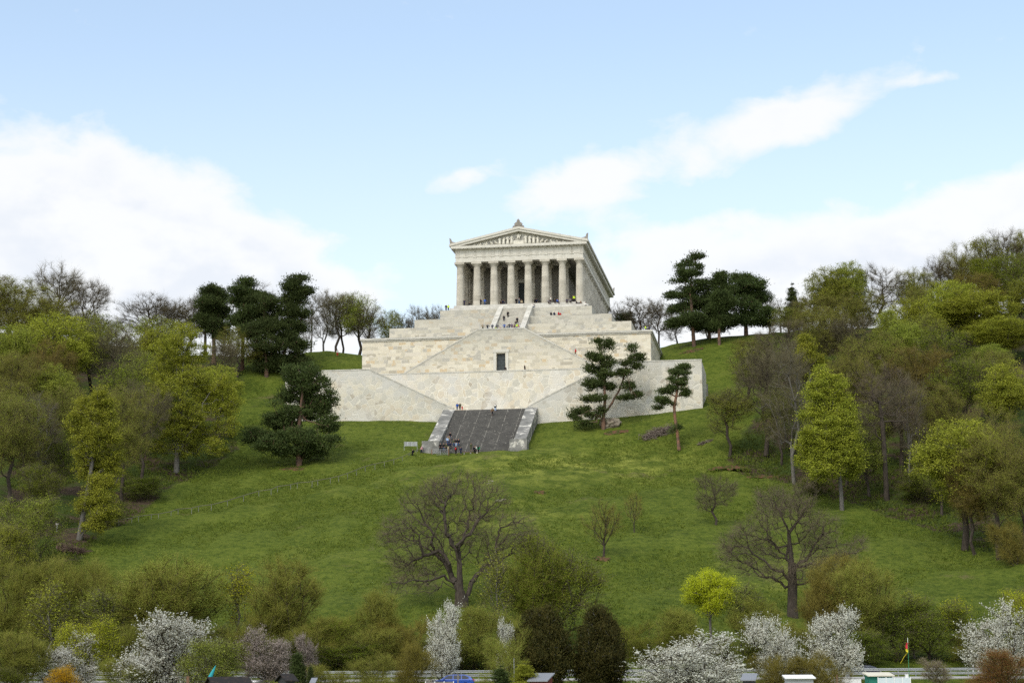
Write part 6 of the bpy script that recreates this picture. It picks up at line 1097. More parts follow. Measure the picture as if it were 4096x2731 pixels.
PEOPLE = [
 ('pockets', -12.4, 460.03, 90.1, 0.05, 'black', 'khaki', 'person in black top and khaki trousers beside the leftmost column', 'dark', None, 1.0, None),
 ('stand', -11.77, 459.84, 90.1, -0.45, 'navy', 'navy', 'person in navy beside the leftmost column, right of the one in khaki trousers', 'dark', None, 1.0, None),
 ('lounge', -10.51, 459.04, 90.1, -1.35, 'black', 'black', 'person in black sitting at the foot of the second column', 'dark', None, 1.0, None),
 ('point', -7.67, 459.22, 90.1, 1.05, 'black', 'black', 'person in black raising an arm between second and third column', 'dark', None, 1.0, None),
 ('pockets', -6.68, 459.18, 90.1, -0.15, 'blue', 'jeans', 'person in a bright blue jacket and jeans between second and third column', 'dark', None, 1.0, None),
 ('walk', -3.9, 460.38, 90.1, -1.15, 'black', 'black', 'person in black half hidden by the third column', 'dark', None, 1.0, None),
 ('stand', -2.67, 461.71, 90.1, 0.45, 'brown', 'grey', 'person in a brown coat between third and fourth column', 'dark', None, 1.0, None),
 ('pockets', -2.23, 460.64, 90.1, -0.15, 'navy', 'navy', 'person in navy between third and fourth column', 'dark', None, 1.0, None),
 ('stand', -1.86, 461.09, 90.1, 0.15, 'grey', 'jeans', 'person in grey close to the left of the fourth column', 'dark', None, 1.0, None),
 ('pockets', 0.5, 458.71, 90.1, 0.25, 'black', 'jeans', 'person in a black jacket and jeans at the left of the temple doorway', 'dark', None, 1.0, None),
 ('stand', 1.12, 458.32, 90.1, 2.85, 'black', 'black', 'person in a long black coat in front of the temple doorway', 'dark', None, 1.0, None),
 ('point', 1.8, 458.31, 90.1, -0.35, 'grey', 'jeans', 'person in grey jacket and jeans in front of the temple doorway', 'brown', None, 1.0, None),
 ('stand', 2.43, 460.45, 90.1, 0.05, 'cream', 'navy', 'person in a cream jacket at the right of the temple doorway', 'dark', None, 1.0, None),
 ('pockets', 4.77, 458.58, 90.1, -0.15, 'black', 'grey', 'person in black standing right of the fifth column', 'dark', None, 1.0, None),
 ('sit', 5.04, 455.5, 88.85, -0.05, 'white', 'navy', 'person in white and navy sitting on the temple steps', 'brown', None, 1.0, None),
 ('sit', 5.47, 455.54, 88.85, -0.25, 'navy', 'jeans', 'person in navy sitting on the temple steps next to the one in white', 'brown', None, 1.0, None),
 ('lean', 5.71, 459.45, 90.1, 0.35, 'black', 'black', 'person in black bending forward between fifth and sixth column', 'dark', None, 1.0, None),
 ('stand', 6.13, 458.98, 90.1, 2.85, 'navy', 'black', 'person in navy seen from behind between fifth and sixth column', 'dark', None, 1.0, None),
 ('stand', 9.62, 456.84, 90.1, 1.25, 'white', 'black', 'person in a white jacket between sixth and seventh column', 'dark', None, 1.0, None),
 ('sit', 9.05, 455.77, 90.08, 0.15, 'grey', 'black', 'person in grey sitting on the top step right of the sixth column', 'dark', None, 1.0, None),
 ('sit', 9.47, 455.7, 90.08, -0.35, 'black', 'grey', 'person in black sitting on the top step below the one in white', 'grey', None, 1.0, None),
 ('sit', 10.57, 455.54, 90.08, 0.05, 'black', 'black', 'person in black sitting on the top step next to the one in blue', 'dark', None, 1.0, None),
 ('sit', 11.18, 455.45, 90.08, 0.75, 'blue', 'navy', 'person in blue sitting on the top step left of the seventh column', 'dark', None, 1.0, None),
 ('sit', 13.57, 455.09, 90.08, -0.15, 'navy', 'black', 'person in navy sitting on the top step right of the seventh column', 'dark', None, 1.0, None),
 ('sit', 14.3, 454.98, 90.08, 0.25, 'grey', 'black', 'person in grey with crossed legs sitting left of the last column', 'grey', None, 1.0, None),
 ('stand', 15.05, 455.42, 90.1, -0.55, 'black', 'black', 'person in black standing left of the last column beside the yellow one', 'dark', None, 1.0, None),
 ('stand', 15.29, 455.29, 90.1, 0.05, 'neon', 'black', 'person in a yellow vest standing at the left of the last column', 'dark', None, 1.0, None),
 ('lounge', 15.99, 454.27, 89.4, 1.15, 'black', 'black', 'person in black lounging at the foot of the last column', 'dark', None, 1.0, None),
 ('lounge', 16.78, 454.15, 89.4, -1.05, 'brown', 'grey', 'person in brown lounging at the foot of the last column', 'dark', None, 1.0, None),
 ('sit', 17.97, 453.17, 88.7, 0.15, 'white', 'black', 'person in white and black at the right corner of the steps', 'dark', None, 1.0, None),
 ('pockets', -16.11, 454.72, 87.8, 0.05, 'black', 'black', 'person in black at the left end of the top terrace', 'dark', None, 1.0, None),
 ('pockets', -15.56, 454.74, 87.8, -0.35, 'neon', 'black', 'person in a neon vest at the left end of the top terrace', 'dark', None, 1.0, None),
 ('sit', 9.36, 444.45, 84.72, 2.65, 'black', 'black', 'person in black seated on the upper right terrace edge', 'dark', None, 1.0, None),
 ('sit', 10.13, 444.43, 84.72, 2.75, 'navy', 'grey', 'person in blue grey seated on the upper right terrace edge', 'dark', None, 1.0, None),
 ('sit', 11.15, 444.28, 84.72, 2.05, 'red', 'black', 'person in a red jacket seated on the upper right terrace edge', 'dark', None, 1.0, None),
 ('sit', 11.63, 444.31, 84.72, 3.15, 'red', 'black', 'child in dark red seated at the right of the terrace group', 'dark', None, 0.75, None),
 ('stand', -0.96, 445.78, 84.4, 2.85, 'black', 'black', 'person in black climbing near the top of the upper stairs', 'dark', None, 1.0, None),
 ('walk', -1.91, 443.9, 83.0, 2.95, 'black', 'navy', 'person with long brown hair climbing the left side of the upper stairs', 'brown', None, 1.0, None),
 ('stand', 1.26, 441.91, 82.2, -0.15, 'black', 'black', 'person in black coming down in the middle of the upper stairs', 'dark', None, 1.0, None),
 ('stand', 0.9, 439.74, 80.9, 2.95, 'black', 'black', 'person in black on the upper stairs just above the landing', 'dark', None, 1.0, None),
 ('walk', 1.6, 437.82, 79.7, 2.95, 'white', 'black', 'person in white with a red backpack on the lower part of the upper stairs', 'dark', 'red', 1.0, None),
 ('lean', -6.73, 429.76, 78.24, -0.15, 'khaki', 'olive', 'person in khaki with spread arms at the left end of the landing railing', 'dark', None, 1.0, None),
 ('lean', -5.62, 429.6, 78.24, 0.15, 'black', 'jeans', 'person in black and jeans leaning on the railing, second from the left', 'dark', None, 1.0, None),
 ('pockets', -4.52, 429.43, 78.24, -0.45, 'navy', 'navy', 'person in navy standing at the railing, third from the left', 'dark', None, 1.0, None),
 ('pockets', -3.37, 429.26, 78.24, -0.15, 'black', 'black', 'person in black standing at the railing beside the neon child', 'dark', None, 1.0, None),
 ('lean', -1.76, 429.02, 78.24, -0.05, 'blue', 'navy', 'person in a blue jacket leaning on the middle of the railing', 'dark', None, 1.0, None),
 ('lean', -0.6, 428.85, 78.24, -0.35, 'black', 'jeans', 'person in black leaning on the railing right of the blue one', 'dark', None, 1.0, None),
 ('pockets', -0.07, 428.77, 78.24, -0.05, 'purple', 'jeans', 'person in purple at the right part of the landing', 'dark', None, 1.0, None),
 ('stand', 0.67, 428.66, 78.24, 0.05, 'brown', 'black', 'person in brown between purple and neon yellow at the railing', 'dark', None, 1.0, None),
 ('stand', 1.13, 428.59, 78.24, -0.25, 'neon', 'jeans', 'person in a neon yellow jacket at the right end of the railing', 'dark', None, 1.0, None),
 ('stand', -3.72, 429.41, 78.24, -0.15, 'neon', 'navy', 'child in a neon vest at the landing railing', 'dark', None, 0.6, None),
 ('sit', -2.73, 429.16, 78.54, 0.15, 'red', 'black', 'child in red crouching behind the landing railing', 'dark', None, 0.7, None),
 ('sit', -1.11, 428.92, 78.64, -0.05, 'grey', 'black', 'person in grey sitting behind the landing railing', 'dark', None, 1.0, None),
 ('stand', 0.32, 428.91, 78.24, -0.05, 'pink', 'jeans', 'child in pink at the landing railing', 'dark', None, 0.7, None),
 ('sit', 30.83, 429.51, 78.5, 1.35, 'neon', 'black', 'person in bright green sitting at the right end of the cornice wall', 'dark', None, 1.0, None),
 ('sit', 29.64, 429.99, 78.5, 0.25, 'black', 'black', 'person in black sitting left of the bright green one on the cornice wall', 'dark', None, 1.0, None),
 ('sit', 31.82, 429.66, 78.5, -0.65, 'navy', 'black', 'person in navy sitting right of the bright green one on the cornice wall', 'dark', None, 1.0, None),
 ('walk', 14.58, 427.39, 72.0, -1.55, 'red', 'brown', 'person in red walking down the right side stairs above the pine', 'dark', None, 1.0, None),
 ('stand', 16.8, 427.05, 69.6, -1.55, 'pink', 'jeans', 'person in pale pink low on the right side stairs', 'dark', None, 1.0, None),
 ('sit', -1.54, 419.68, 67.5, 0.25, 'black', 'black', 'person in black sitting in front of the bronze door', 'dark', None, 1.0, None),
 ('stand', 2.84, 419.43, 66.95, 1.15, 'black', 'black', 'person in black walking right of the bronze door', 'dark', None, 1.0, None),
 ('stand', -12.19, 414.0, 57.66, -0.15, 'blue', 'jeans', 'tall person in a blue jacket at the top left of the dark stairs', 'grey', None, 1.0, None),
 ('stand', -11.58, 413.9, 57.66, -0.15, 'olive', 'black', 'person in an olive coat at the top of the dark stairs between blue and red', 'grey', None, 1.0, None),
 ('stand', -11.08, 413.83, 57.66, -0.15, 'red', 'red', 'small child in red at the top of the dark stairs', 'dark', None, 0.58, None),
 ('stand', -3.74, 411.12, 56.99, 2.95, 'black', 'lightblue', 'person with a white backpack near the top of the dark stairs', 'dark', 'white', 1.0, None),
 ('walk', -4.37, 408.78, 55.78, 2.85, 'brown', 'black', 'person in a brown jacket near the top of the dark stairs', 'dark', None, 1.0, None),
 ('stand', -13.23, 398.38, 49.13, 0.15, 'black', 'jeans', 'person in black standing highest of the group low on the dark stairs', 'dark', None, 1.0, None),
 ('stand', -13.75, 396.43, 47.92, 0.05, 'lightblue', 'jeans', 'person in light blue in the group low on the dark stairs', 'dark', None, 1.0, None),
 ('stand', -13.4, 396.99, 48.22, -0.55, 'khaki', 'jeans', 'person with orange hair in the group low on the dark stairs', 'orange', None, 1.0, None),
 ('lean', -13.5, 393.97, 46.4, 2.85, 'navy', 'cream', 'person in navy and cream trousers stretching both arms by the stair foot', 'dark', 'navy', 1.0, None),
 ('sit', -13.06, 394.71, 47.43, 0.15, 'navy', 'navy', 'person in navy crouching on the lowest dark steps', 'dark', None, 1.0, None),
 ('stand', -12.35, 395.41, 47.31, 0.15, 'olive', 'jeans', 'person in an olive jacket on the lower dark steps', 'dark', None, 1.0, None),
 ('pockets', -11.86, 395.34, 47.31, -0.15, 'black', 'lightblue', 'person in black and pale jeans on the lower dark steps', 'dark', None, 1.0, None),
 ('stand', -11.33, 395.06, 47.31, -0.45, 'black', 'jeans', 'person in black and blue jeans rightmost of the group on the lower dark steps', 'dark', None, 1.0, None),
 ('pockets', -15.08, 392.38, 46.05, 0.15, 'black', 'black', 'person in black by the left pedestal behind the metal barrier', 'dark', None, 1.0, None),
 ('pockets', -14.34, 392.48, 46.05, -0.35, 'black', 'jeans', 'person in black and jeans behind the metal barrier', 'dark', None, 1.0, None),
 ('stand', -13.83, 392.3, 46.05, 0.05, 'olive', 'black', 'person in olive at the right end of the metal barrier', 'dark', None, 1.0, None),
 ('stand', -11.8, 391.29, 45.17, 2.85, 'black', 'black', 'person in black with a red bag at the stair foot', 'dark', 'red', 1.0, None),
 ('stand', -10.76, 391.13, 45.19, 2.85, 'navy', 'navy', 'person in navy seen from behind at the stair foot', 'dark', None, 1.0, None),
 ('stand', -8.64, 391.42, 46.05, 2.85, 'olive', 'olive', 'person in olive behind the plank bench', 'dark', None, 1.0, None),
 ('stand', -7.93, 390.31, 45.23, 2.85, 'black', 'black', 'person in black at the right end of the plank bench', 'dark', None, 1.0, None),
 ('stand', -7.69, 390.88, 45.41, 2.85, 'white', 'navy', 'person in a white jacket right of the plank bench', 'dark', None, 1.0, None),
 ('stand', -7.05, 390.17, 45.28, 2.85, 'green', 'black', 'person in a green jacket right of the plank bench', 'dark', 'black', 1.0, None),
 ('walk', -20.7, 389.5, 44.48, -1.3, 'black', 'black', 'person in black climbing the path beside the handrail', 'dark', 'black', 1.0, None),
 ('walk', -19.0, 392.5, 45.56, -1.3, 'pink', 'navy', 'person in pink and navy close to the left stair pedestal', 'dark', 'purple', 1.0, None),
 ('stand', -43.5, 464.0, 78.43, 0.4, 'white', 'red', 'tiny person in white and red on the grass crest under the crest trees', 'dark', None, 1.0, None),
]
FENCE = [(-17.3, 395.5), (-18.6, 394.0), (-20.1, 391.5), (-21.4, 389.0), (-22.6, 386.0), (-24.2, 383.5), (-26.0, 381.5), (-27.8, 380.0), (-29.6, 378.0), (-31.1, 375.0), (-32.6, 372.0), (-34.1, 369.5), (-35.6, 368.0), (-37.9, 366.5), (-38.9, 365.5), (-41.7, 365.0), (-42.8, 363.5), (-45.2, 362.5), (-46.1, 360.0), (-48.3, 359.0), (-50.7, 355.5), (-53.1, 351.5), (-55.6, 348.5), (-57.8, 347.5), (-58.8, 346.0), (-61.2, 345.5), (-62.1, 343.5), (-64.0, 341.5), (-65.2, 341.0), (-67.2, 339.5), (-68.1, 338.0), (-70.0, 336.0)]
INFO = (-21.3, 393.0)
BOULDER = (21.0, 402.0)
HEAP1 = (30.6, 394.0)
HEAP2 = (39.7, 387.5)
HEAP3 = (-72.6, 363.0)
HEAP4 = (-72.3, 312.0)
SIGN = (-77.8, 323.0)
SCREEP = (-2.6, 351.0)
REDP = [(5.0, 349.5, 1.2, 1.2), (12.8, 340.0, 1.3, 0.8), (14.2, 301.0, 1.8, 1.5), (34.7, 324.5, 1.6, 1.3), (-43.7, 383.0, 4.5, 1.6), (21.9, 398.0, 3, 1.5), (43.2, 372.5, 4, 1.5), (48.8, 366.0, 4, 1.2), (44.5, 456.5, 3, 1.5), (39.0, 254.5, 2.5, 1.5)]
CARB = (-6.6, 207.5)
CARD = (40.51, 225.5)
CARS = (-26.21, 209.0)
CYC = (9.1, 213.6)
DEL = [52.73, 56.04]
PARA = (-27.8, 172.0)
FLAG = (40.37, 196.0)
HUTS = [('g', -25.56, 172.0, 3.4, 3.0, 1.77, 2.63, 'black garden hut with a mossy dark gable roof at the lower left', 'dark', 'dark', 0.5), ('g', -20.83, 176.0, 0.86, 1.6, 2.43, 2.88, 'small dark hut behind the clipped hedge', 'dark', 'dark', 0.6), ('m', -18.57, 178.0, 0.16, 1.4, 2.15, 2.43, 'small grey shed right of the cypress', 'wood', 'felt', 0.0), ('m', 2.64, 186.0, 1.64, 2.6, 2.2, 2.77, 'small red-brown board shed with a grey sheet roof in the middle', 'red', 'felt', -0.25), ('m', 22.56, 184.0, 1.04, 2.2, 2.18, 2.61, 'dark shed with a light grey sheet roof right of the wide blossom bush', 'dark', 'felt', -0.2), ('m', 27.17, 183.0, 2.51, 1.6, 2.35, 2.47, 'white garden hut under the two blossom trees', 'white', 'white', 0.0), ('m', 35.89, 189.0, 2.24, 2.4, 2.53, 2.68, 'green garden shed with a cream roof near the flagpole', 'green', 'cream', 0.0)]
POSTS = [('wooden_post', -29.53, 174.0, 1.57, 0.12, 'wood', 'reddish wooden post left of the black hut', 'post'), ('gate_post', -5.81, 200.0, 1.6, 0.07, 'grey', 'grey wooden post in front of the blue car', 'post'), ('bird_feeder_post', -8.79, 198.0, 1.09, 0.05, 'grey', 'weathered post with a cap left of the blue car', 'post'), ('white_column', 38.07, 186.0, 1.43, 0.14, 'white', 'stout white post beside the flagpole', 'post'), ('white_pole', 0.03, 195.0, 3.2, 0.02, 'steel', 'thin pale pole above the golden conifer', 'pole'), ('wooden_stake', 32.49, 193.0, 1.38, 0.05, 'wood', 'light wooden stake under the right blossom tree', 'post')]
FENCES = [(34.9, 184.0, 3.1, 'pale blue garden panels right of the green shed', 'pale', 4, 2.3), (-9.15, 199.0, 2.9, 'grey plank fence in front of the blue car', 'wood', 3, 2.11), (31.63, 200.0, 4.5, 'low pale fence right of the white garden hut', 'white', 5, 2.14)]

for (p, x, y, z, rz, jk, tr, lab, hair, pack, h, grp) in PEOPLE: person(p, x, y, z, rz, jk, tr, lab, hair, pack, h, grp)

# ---- the sculpted figures of the pediment, generic draped stone figures
def build_relief():
    rel = [(0, 'sit', 1.55, 1.0)]+[(s*x, p, h, 0) for s in (-1, 1) for x, p, h in ((1.75,'walk',1.32),(2.75,'pockets',1.27),(3.75,'stand',1.2),(4.75,'walk',1.1),(5.9,'sit',1.2),(7.0,'sit',1.1),(8.2,'lounge',1.15),(9.7,'lounge',.95),(11.2,'lounge',.7))]
    base = MB().box(-1.3, 1.3, -.32, .5, PED_Z-TB, PED_Z-TB+.95); base.build('relief_pedestal', M['relief'], TEMPLE)
    for i, (x, p, h, up) in enumerate(rel):
        B_, jk, tr, hr, sh, J = figure(p); z = PED_Z-TB+(.95 if up else 0)+(.42*h if p == 'sit' else .06)
        o = link('relief_figure', B_, TEMPLE, (x, -.05 if p != 'sit' else .25, z), random.choice((-.5,.5,0)) if p in ('walk','stand','pockets') else (math.pi/2*(1 if x > 0 else -1) if p == 'lounge' else (0 if x == 0 else (.7 if x < 0 else -.7))), (h, h, h)); set_mat(o, M['relief'])
        for me in (jk, tr, hr): c = link('drapery', me, o); set_mat(c, M['relief']); c.scale = (1.12, 1.12, 1) if me is not hr else (1, 1, 1)
        if p in ('walk', 'pockets', 'stand'): s_ = MB().lathe([(.34,.02),(.30,.4),(.24,.8),(.20,1.0)], 10); s_.build('drapery', M['relief'], o, smooth=True)
build_relief()

# ================================================================ things on the monument and the slope
def gz(x, y): return ground_z(x, y)
STEEL = plain('galvanised_steel', (.42,.43,.43), .45, .5, .6, .15); WOODG = plain('grey_weathered_wood', (.19,.17,.145), .9, .2, 0, .35); WOODB = plain('brown_wood', (.17,.10,.06), .85, .2, 0, .35)
PANEL = plain('pale_board', (.38,.39,.39), .6, .3); INK = plain('ink', (.10,.10,.10), .8, .2); WHITE = plain('white_paint', (.78,.78,.76), .5, .4); DARKM = plain('dark_metal', (.03,.03,.032), .5, .4)
def landing_railing():
    T = mthing('railing', 'thin metal railing with crossed bars on the landing above the bronze door', 'railing', .2, -28.9, 78.66)
    for i in range(11):
        x = -5.3+i*1.06; MB().tube((x,0,0), (x,0,1.05), .03).build('post', STEEL, T)
        if i < 10: MB().tube((x,0,.1), (x+1.06,0,.95), .018).tube((x,0,.95), (x+1.06,0,.1), .018).build('cross_bars', STEEL, T)
    MB().tube((-5.3,0,1.06), (5.3,0,1.06), .032).build('handrail', STEEL, T)
landing_railing()
def barrier_gate():
    x0, y0 = loc(-7.0, -67.2, 0)[:2]; T = thing('barrier_gate', 'silver metal barrier between two wooden posts at the foot of the dark stairs', 'gate', (x0, y0, gz(x0, y0)-.05), -TH)
    for k in range(5): MB().tube((-1.6,0,.2+k*.26), (1.6,0,.2+k*.26), .035).build('rail', STEEL, T)
    for x in (-1.6, 0, 1.6): MB().tube((x,0,.1), (x,0,1.28), .035).build('upright', STEEL, T)
    for x in (-1.78, 1.78): MB().box(x-.09, x+.09, -.09, .09, 0, 1.35).build('gate_post', WOODB, T)
barrier_gate()
def bench():
    x0, y0 = loc(-.6, -67.0, 0)[:2]; T = thing('bench', 'low plank bench on stone blocks at the foot of the dark stairs', 'bench', (x0, y0, gz(x0, y0)-.03), -TH)
    MB().box(-1.6, 1.6, -.2, .2, .42, .50).build('seat', WOODB, T)
    for x in (-1.35, 0, 1.35): MB().box(x-.13, x+.13, -.16, .16, 0, .415).build('leg', M['parapet'], T)
bench()
def info_board(x, y):
    T = thing('information_board', 'grey information board with three text panels on thin poles beside the stairs', 'sign', (x, y, gz(x, y)-.1), 0)
    for s in (-1.36, 1.36): MB().tube((s,0,0), (s,0,2.55), .035).build('pole', STEEL, T)
    fr = MB().box(-1.34, 1.34, -.02, .02, 1.6, 1.64).box(-1.34, 1.34, -.02, .02, 2.46, 2.5).build('frame', STEEL, T)
    for k in (-.87, 0, .87):
        pn = MB().box(k-.40, k+.40, -.025, .01, 1.66, 2.44).build('panel', PANEL, T); m = MB(); rr = random.Random(k)
        for q in range(9): m.box(k-.34, k+.34-rr.uniform(0, .3), -.032, -.0255, 1.74+q*.07, 1.762+q*.07)
        m.box(k-.34, k+.1, -.032, -.0255, 2.37, 2.41); m.build('text_lines', INK, pn)
info_board(*INFO)
BR_D = plain('dark_wood', (.13,.12,.085), .9, .2, 0, .3)
POSTM = plain('dull_steel', (.22,.22,.19), .7, .2)
def slope_handrail():
    P = [Vector((x, y, gz(x, y))) for x, y in FENCE]; b = P[0]
    T = thing('handrail_fence', 'long low handrail on thin posts running down the left meadow to the stairs', 'fence', tuple(b))
    for i, p in enumerate(P):
        q = p-b; MB().tube(q-Vector((0,0,.15)), q+Vector((0,0,1.02)), .045, .045).build('post', POSTM, T)
    m = MB()
    for a, c in zip(P, P[1:]): m.tube(a-b+Vector((0,0,1.0)), c-b+Vector((0,0,1.0)), .06)
    m.build('rail', BR_D, T)
slope_handrail()
def rock(name, x, y, r, label, cat, m, seed, squash=(1,.8,.6), rz=0, sink=.25):
    rng = np.random.default_rng(seed); bm = bmesh.new(); bmesh.ops.create_icosphere(bm, subdivisions=4, radius=1)
    K = rng.normal(size=(14, 3)); 
    for v in bm.verts:
        c = np.array(v.co); d = sum(math.sin(float(K[i]@c)*(1.5+i*.7)+i)*.16/(1+i*.35) for i in range(14)); v.co = Vector(c*(1+d))
        v.co = Vector((v.co.x*squash[0]*r, v.co.y*squash[1]*r, v.co.z*squash[2]*r))
    me = bpy.data.meshes.new(name); bm.to_mesh(me); bm.free(); me.materials.append(m)
    o = link(name, me, None, (x, y, gz(x, y)+r*squash[2]*(1-sink)-r*squash[2]*.3), rz); return tag(o, label, cat)
ROCK = mat('lichen_rock', lambda g: (bump(g, g.noise(pos(g), 2, 6, .7), .8, .2), g.mix(g.step(g.noise(pos(g), .9, 6, .7), .35, .65), (.10,.08,.06), (.26,.225,.17)))[1], .95, .1)
SOIL = mat('root_and_soil', lambda g: (bump(g, g.noise(pos(g), 3, 6, .7), .9, .2), g.mix(g.step(g.noise(pos(g), 1.6, 6, .75), .35, .65), (.045,.028,.020), (.17,.12,.09)))[1], .95, .1)
rock('boulder', BOULDER[0], BOULDER[1], 1.7, 'weathered brown boulder at the foot of the forked pine', 'rock', ROCK, 5, (1.15,.8,.75))
def brush_heap(name, x, y, L, ang, label, m, seed, n=420, w=.75, slope=.0):
    rng = np.random.default_rng(seed); t = rng.uniform(-.5, .5, n)*L; c = np.stack([t*math.cos(ang), t*math.sin(ang), np.zeros(n)], -1)+rng.normal(size=(n, 3))*[w*.45, w*.45, w*.3]
    c[:, 2] = np.abs(c[:, 2]); c[:, 2] += np.array([gz(x+a, y+b) for a, b in c[:, :2]])-gz(x, y); d = unit(np.array([math.cos(ang), math.sin(ang), .25])*1.1+rng.normal(size=(n, 3))*.7)
    ln = rng.uniform(.4, 1.6, n); V, F = tubes(c-d*ln[:, None]*.5, c+d*ln[:, None]*.5, rng.uniform(.02, .07, n), rng.uniform(.01, .04, n), 4)
    o = link(name, fast_mesh(name, V, F, m), None, (x, y, gz(x, y)+slope)); return tag(o, label, 'brushwood', None)
BR = mat('dry_branches', lambda g: g.mix(g.step(g.noise(pos(g), 1.8, 5, .7), .35, .65), (.09,.065,.05), (.27,.225,.185)), .95, .1)
brush_heap('branch_heap', *HEAP1, 6.0, .5, 'long heap of dry grey branches beside the thin broken pine', BR, 3, 900, 1.5)
brush_heap('fallen_branch', *HEAP2, 3.2, .5, 'fallen pine branch lying on the grass right of the thin broken pine', BR, 4, 160, .5)
brush_heap('fallen_logs', *HEAP3, 5.5, .9, 'fallen logs at the left wood edge above the meadow', BR, 5, 120, .6)
brush_heap('stump_pile', *HEAP4, 3.0, .1, 'pile of roots and stumps under the lowest left maple', SOIL, 6, 420, 1.0)
rock('tree_stump', HEAP4[0]-2.2, HEAP4[1]+.3, .9, 'dark rotten tree stump under the lowest left maple', 'tree stump', SOIL, 8, (.8,.7,1.0))
def sign_post(x, y):
    T = thing('sign_post', 'small sign on a thin white pole at the left wood edge', 'sign', (x, y, gz(x, y)-.05)); MB().tube((0,0,0), (0,0,1.9), .04).build('pole', WHITE, T); MB().box(-.3,.3,-.02,.02,1.6,1.95).build('sign_plate', WOODG, T)
sign_post(*SIGN)
# bare pale scree and red soil patches lying on the slope
def patch(name, cx, cy, rx, ry, m, label, seed):
    rng = np.random.default_rng(seed); n = 26; V = [(0, 0, 0)]; F = []; rings = 5
    for j in range(1, rings+1):
        for i in range(n):
            a = 2*math.pi*i/n; k = (j/rings)*(1+.28*math.sin(3*a+seed)+.16*math.sin(7*a+2*seed)+(rng.normal()*.05)); V.append((rx*k*math.cos(a), ry*k*math.sin(a), 0))
    for i in range(n): F.append((0, 1+i, 1+(i+1) % n))
    for j in range(rings-1):
        for i in range(n): a = 1+j*n; F.append((a+i, a+n+i, a+n+(i+1) % n, a+(i+1) % n))
    z0 = gz(cx, cy); V = [(x, y, gz(cx+x, cy+y)-z0+.16+.05*rng.normal()-(.3 if x*x/rx/rx+y*y/ry/ry > .8 else 0)) for x, y, _ in V]
    return tag(new_mesh(name, V, F, m, None, (cx, cy, z0), True), label, None, None, 'structure')
SCREE = mat('pale_scree', lambda g: g.mix(g.step(g.noise(pos(g), 1.3, 7, .75), .40, .62), (.07,.085,.02), g.mix(g.noise(pos(g), 2.5, 4), (.30,.24,.19), (.50,.44,.37))), .95, .1)
RED = mat('red_soil', lambda g: g.mix(g.step(g.noise(pos(g), 1.5, 6, .7), .42, .60), (.035,.055,.010), (.13,.060,.038)), .95, .1)
patch('bare_ground', SCREEP[0], SCREEP[1], 4.5, 10, SCREE, 'pale bare scree patch on the slope behind the great oak', 2)
for i, (x, y, a, b) in enumerate(REDP): patch('bare_soil', x, y, a, b, RED, 'reddish bare soil patch on the meadow', 4+i)

# ================================================================ road, guardrail, vehicles
ASPH = mat('asphalt', lambda g: g.mix(g.noise(pos(g), 2, 6, .7), (.05,.05,.052), (.085,.085,.085)), .9, .2)
PATHM = mat('pale_path', lambda g: g.mix(g.noise(pos(g), .8, 6, .7), (.30,.29,.27), (.42,.41,.385)), .9, .2)
tag(MB().box(-90, 90, 222.0, 229.5, -.616, -.50).build('road', ASPH), 'grey asphalt main road behind the guardrail', None, None, 'structure')
tag(MB().box(-90, 90, 222.25, 222.37, -.499, -.494).box(-90, 90, 229.1, 229.22, -.499, -.494).build('road_marking', WHITE), 'white edge lines of the main road', None, None, 'structure')
tag(MB().add([(-90,212,-.62),(90,212,-.62),(90,212,-.50),(-90,212,-.50),(-90,215.2,-.34),(90,215.2,-.34),(90,215.2,-.62),(-90,215.2,-.62)], [(0,1,2,3),(3,2,5,4),(4,5,6,7)]).build('path', PATHM), 'pale paved cycle path in front of the guardrail', None, None, 'structure')
def guardrail():
    T = thing('guardrail', 'double silver steel guardrail along the main road', 'guardrail', (0, 219.5, -.62))
    prof = [(0,0),(-.03,.03),(-.03,.09),(.03,.13),(.03,.17),(-.03,.21),(-.03,.27),(0,.30),(.012,.30),(-.018,.26),(-.018,.22),(.042,.18),(.042,.12),(-.018,.08),(-.018,.04),(.012,0)]
    for z in (.48, .92): MB().prism_x([(a, b+z) for a, b in prof][::-1], -66, 66).build('beam', STEEL, T)
    for i in range(67): MB().box(-66+i*2-.05, -66+i*2+.05, .045, .16, 0, 1.2).build('post', STEEL, T)
guardrail()
GLASS = plain('car_glass', (.02,.025,.03), .08, .6); TYRE = plain('tyre_rubber', (.012,.012,.012), .9, .1); RIM = plain('alloy_rim', (.35,.36,.37), .35, .5, .7); TAIL = plain('tail_light', (.42,.01,.01), .25, .5); LAMP = plain('headlight', (.7,.72,.72), .2, .6)
